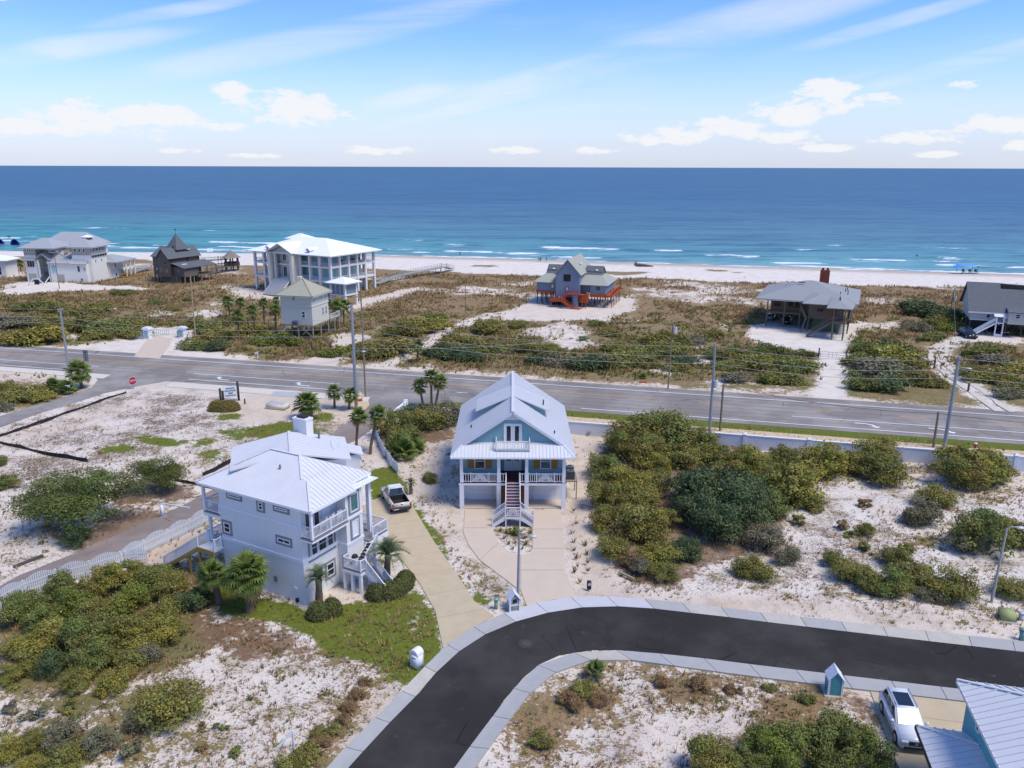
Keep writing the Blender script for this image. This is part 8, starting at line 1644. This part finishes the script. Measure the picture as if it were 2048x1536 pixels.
# ---- young planted tufts beside the blue house drive
tuft_me = None
def tuft_arrays(n, X, Y, Z, hmin, hmax, wid, blades, rg, spread=.5):
    """n grass tufts of several blades, as triangles"""
    N = n*blades; bx = np.repeat(X, blades); by = np.repeat(Y, blades); bz = np.repeat(Z, blades); a = rg.uniform(0, 2*np.pi, N); h = np.repeat(rg.uniform(hmin, hmax, n), blades)*rg.uniform(.6, 1.1, N); sp = h*spread*rg.uniform(.3, 1.2, N); w = wid*h*rg.uniform(.7, 1.3, N); off = .12*h
    cx, sy = np.cos(a), np.sin(a); b0 = np.stack([bx+cx*off-sy*w, by+sy*off+cx*w, bz], 1); b1 = np.stack([bx+cx*off+sy*w, by+sy*off-cx*w, bz], 1); tp = np.stack([bx+cx*(off+sp), by+sy*(off+sp), bz+h], 1)
    co = np.stack([b0, b1, tp], 1).reshape(-1, 3); return co, np.arange(N*3).reshape(N, 3)
_rg = np.random.default_rng(9); co, f = tuft_arrays(1, np.zeros(1), np.zeros(1), np.zeros(1), .4, .45, .10, 14, _rg, .8); tuft_me = np_mesh('grass_clump', co, f, tints(14, _rg, 3, .5, 1.1)); tuft_me.materials.append(MATS['leaf_brown'])
pts_ = [(1147, 1022), (1152, 1050), (1145, 1069), (1162, 1077), (1147, 1085), (1170, 1092), (1149, 1101), (1174, 1109), (1152, 1117), (1175, 1126), (1155, 1133), (1175, 1142), (1148, 1145), (1160, 1165), (1001, 1062), (1008, 1077), (1017, 1089), (1026, 1098), (1031, 1086), (1044, 1098), (1050, 1077), (1052, 1089), (1060, 1067), (1012, 1066)]
for k, (x, y) in enumerate(pts_):
    g = G(x, y); o = link('planted_grass', tuft_me); o.location = (g[0], g[1], 0); o.rotation_euler[2] = k*1.7; s = _rg.uniform(.8, 1.3); o.scale = (s, s, s)
    tag(o, 'little rusty grass clump planted in the sand right of the blue house drive' if k < 14 else 'little rusty grass clump in the planted island below the front stairs', 'grass clump', 'clumps planted beside the drive' if k < 14 else 'clumps planted in the drive island')
# ---- stuff: dry grass, herbs and low scrub over the sand
def sample(Y0, Y1, n, rg):
    Y = Y0+(Y1-Y0)*rg.random(n)**.85; X = (rg.random(n)*2-1)*(.70*Y+8); ri = np.interp(Y, rowsY, np.arange(NR)); cj = (X/((Y+70))+1)/2*(NC-1); ok = (cj > 1) & (cj < NC-2); X, Y, ri, cj = X[ok], Y[ok], ri[ok], cj[ok]
    i, j = np.round(ri).astype(int), np.round(cj).astype(int); return X, Y, i, j
blk = [GP([(425, 1165), (612, 1208), (720, 1165), (830, 1010), (760, 930), (560, 900), (440, 960)]), [(-5.6, 76.3), (5.8, 76.3), (5.8, 94), (-5.6, 94)]]
bm_ = np.zeros(GX.shape, bool)
for b in blk: bm_ |= pin(GX, GY, b)
nosow = (pvb > .12) | bm_
def sow(name, mat, Y0, Y1, n, prob, hmin, hmax, wid, blades, seed, lo=.55, hi=1.35, spread=.55):
    rg = np.random.default_rng(seed); X, Y, i, j = sample(Y0, Y1, n, rg); p = prob(i, j, X, Y); k = (rg.random(len(X)) < p) & ~nosow[i, j]; X, Y, i, j = X[k], Y[k], i[k], j[k]
    co, f = tuft_arrays(len(X), X, Y, GZ[i, j]-.02, hmin, hmax, wid, blades, rg, spread); b = rg.uniform(lo, hi, (len(X), 1)); hu = rg.normal(0, .10, (len(X), 1)); T_ = np.repeat(np.concatenate([b*(1+hu), b, b*(1-hu)], 1), blades*3, 0)
    me = np_mesh(name, co, f, np.clip(T_, .1, 2)); me.materials.append(MATS[mat]); tag(link(name, me), kind='stuff'); return len(f)
patch = lambda X, Y, s, o: np.clip((fbm(X/s+o, Y/s+o, 3)-.36)*4.2, 0, 1)
V_, L_, O_, I_ = CH['veg'], CH['lawn'], CH['olv'], CH['lit']
tot = 0
tot += sow('dry_grass', 'grass_dry', 34, 112, 120000, lambda i, j, X, Y: np.clip(V_[i, j]*1.1-.06, 0, 1)*patch(X, Y, 3.5, 3)*.9, .16, .50, .07, 6, 21)
tot += sow('sand_herbs', 'leaf_grey', 34, 112, 60000, lambda i, j, X, Y: np.clip(V_[i, j]-.03, 0, 1)*patch(X, Y, 2.2, 40)*.75, .10, .32, .16, 6, 22, .4, 1.2, .9)
tot += sow('lawn_grass', 'grass_green', 34, 112, 120000, lambda i, j, X, Y: np.clip(L_[i, j]*1.2-.2, 0, 1), .05, .11, .14, 5, 23, .6, 1.3)
tot += sow('dune_grass', 'grass_dry', 128, 262, 120000, lambda i, j, X, Y: np.clip(V_[i, j]*1.1-.15, 0, 1)*patch(X, Y, 7, 13)*.85, .35, .85, .11, 5, 24, .4, 1.15, .6)
tot += sow('dune_herbs', 'leaf_olive', 128, 240, 70000, lambda i, j, X, Y: np.clip(O_[i, j]*2*V_[i, j]-.1, 0, 1)*patch(X, Y, 6, 70)*.6, .3, .8, .22, 6, 25, .5, 1.25, .9)
def scrub(name, mat, Y0, Y1, n, prob, rmin, rmax, leaves, seed, size=.22):
    rg = np.random.default_rng(seed); X, Y, i, j = sample(Y0, Y1, n, rg); k = (rg.random(len(X)) < prob(i, j, X, Y)) & ~nosow[i, j]; X, Y, i, j = X[k], Y[k], i[k], j[k]; m = len(X); r = rg.uniform(rmin, rmax, (m, 1, 1)); d = rg.normal(size=(m, leaves, 3)); d /= np.linalg.norm(d, axis=2, keepdims=True); d[..., 2] = np.abs(d[..., 2])
    P = np.stack([X, Y, GZ[i, j]-.03], 1)[:, None, :]+d*r*np.array([1, 1, .62])*rg.uniform(.45, 1.05, (m, leaves, 1)); N = d+rg.normal(0, .6, d.shape)+np.array([0, 0, .3])
    co, f = leaf_quads(P.reshape(-1, 3), N.reshape(-1, 3), size*np.repeat(r.reshape(-1), leaves)[:, None], rg); b = np.repeat(rg.uniform(.65, 1.3, m), leaves)[:, None]; T_ = tints(m*leaves, rg, 4, .6, 1.3)*np.repeat(b, 4, 0); me = np_mesh(name, co, f, np.clip(T_, .1, 2.2)); me.materials.append(MATS[mat]); tag(link(name, me), kind='stuff'); return len(f)*2
tot += scrub('low_scrub', 'leaf_olive', 34, 105, 5200, lambda i, j, X, Y: np.clip(V_[i, j]-.12, 0, 1)*patch(X, Y, 5, 90)*.75, .16, .5, 48, 31)
tot += scrub('low_scrub', 'leaf_brown', 34, 105, 3600, lambda i, j, X, Y: np.clip(V_[i, j]-.08, 0, 1)*patch(X, Y, 4, 120)*.7, .12, .4, 40, 32)
tot += scrub('dune_scrub', 'leaf_olive', 129, 200, 4200, lambda i, j, X, Y: np.clip(V_[i, j]-.25, 0, 1)*np.clip(O_[i, j]*2, 0, 1)*patch(X, Y, 9, 60), .4, 1.3, 44, 33)
tot += scrub('dune_scrub', 'leaf_brown', 129, 262, 5000, lambda i, j, X, Y: np.clip(V_[i, j]-.2, 0, 1)*patch(X, Y, 9, 30)*.8, .3, .9, 36, 34)
tot += scrub('dune_scrub', 'leaf_green', 129, 190, 1700, lambda i, j, X, Y: np.clip(V_[i, j]-.3, 0, 1)*np.clip(O_[i, j]*1.6, 0, 1)*patch(X, Y, 10, 160), .4, 1.2, 44, 35)
print('ground cover triangles', tot)
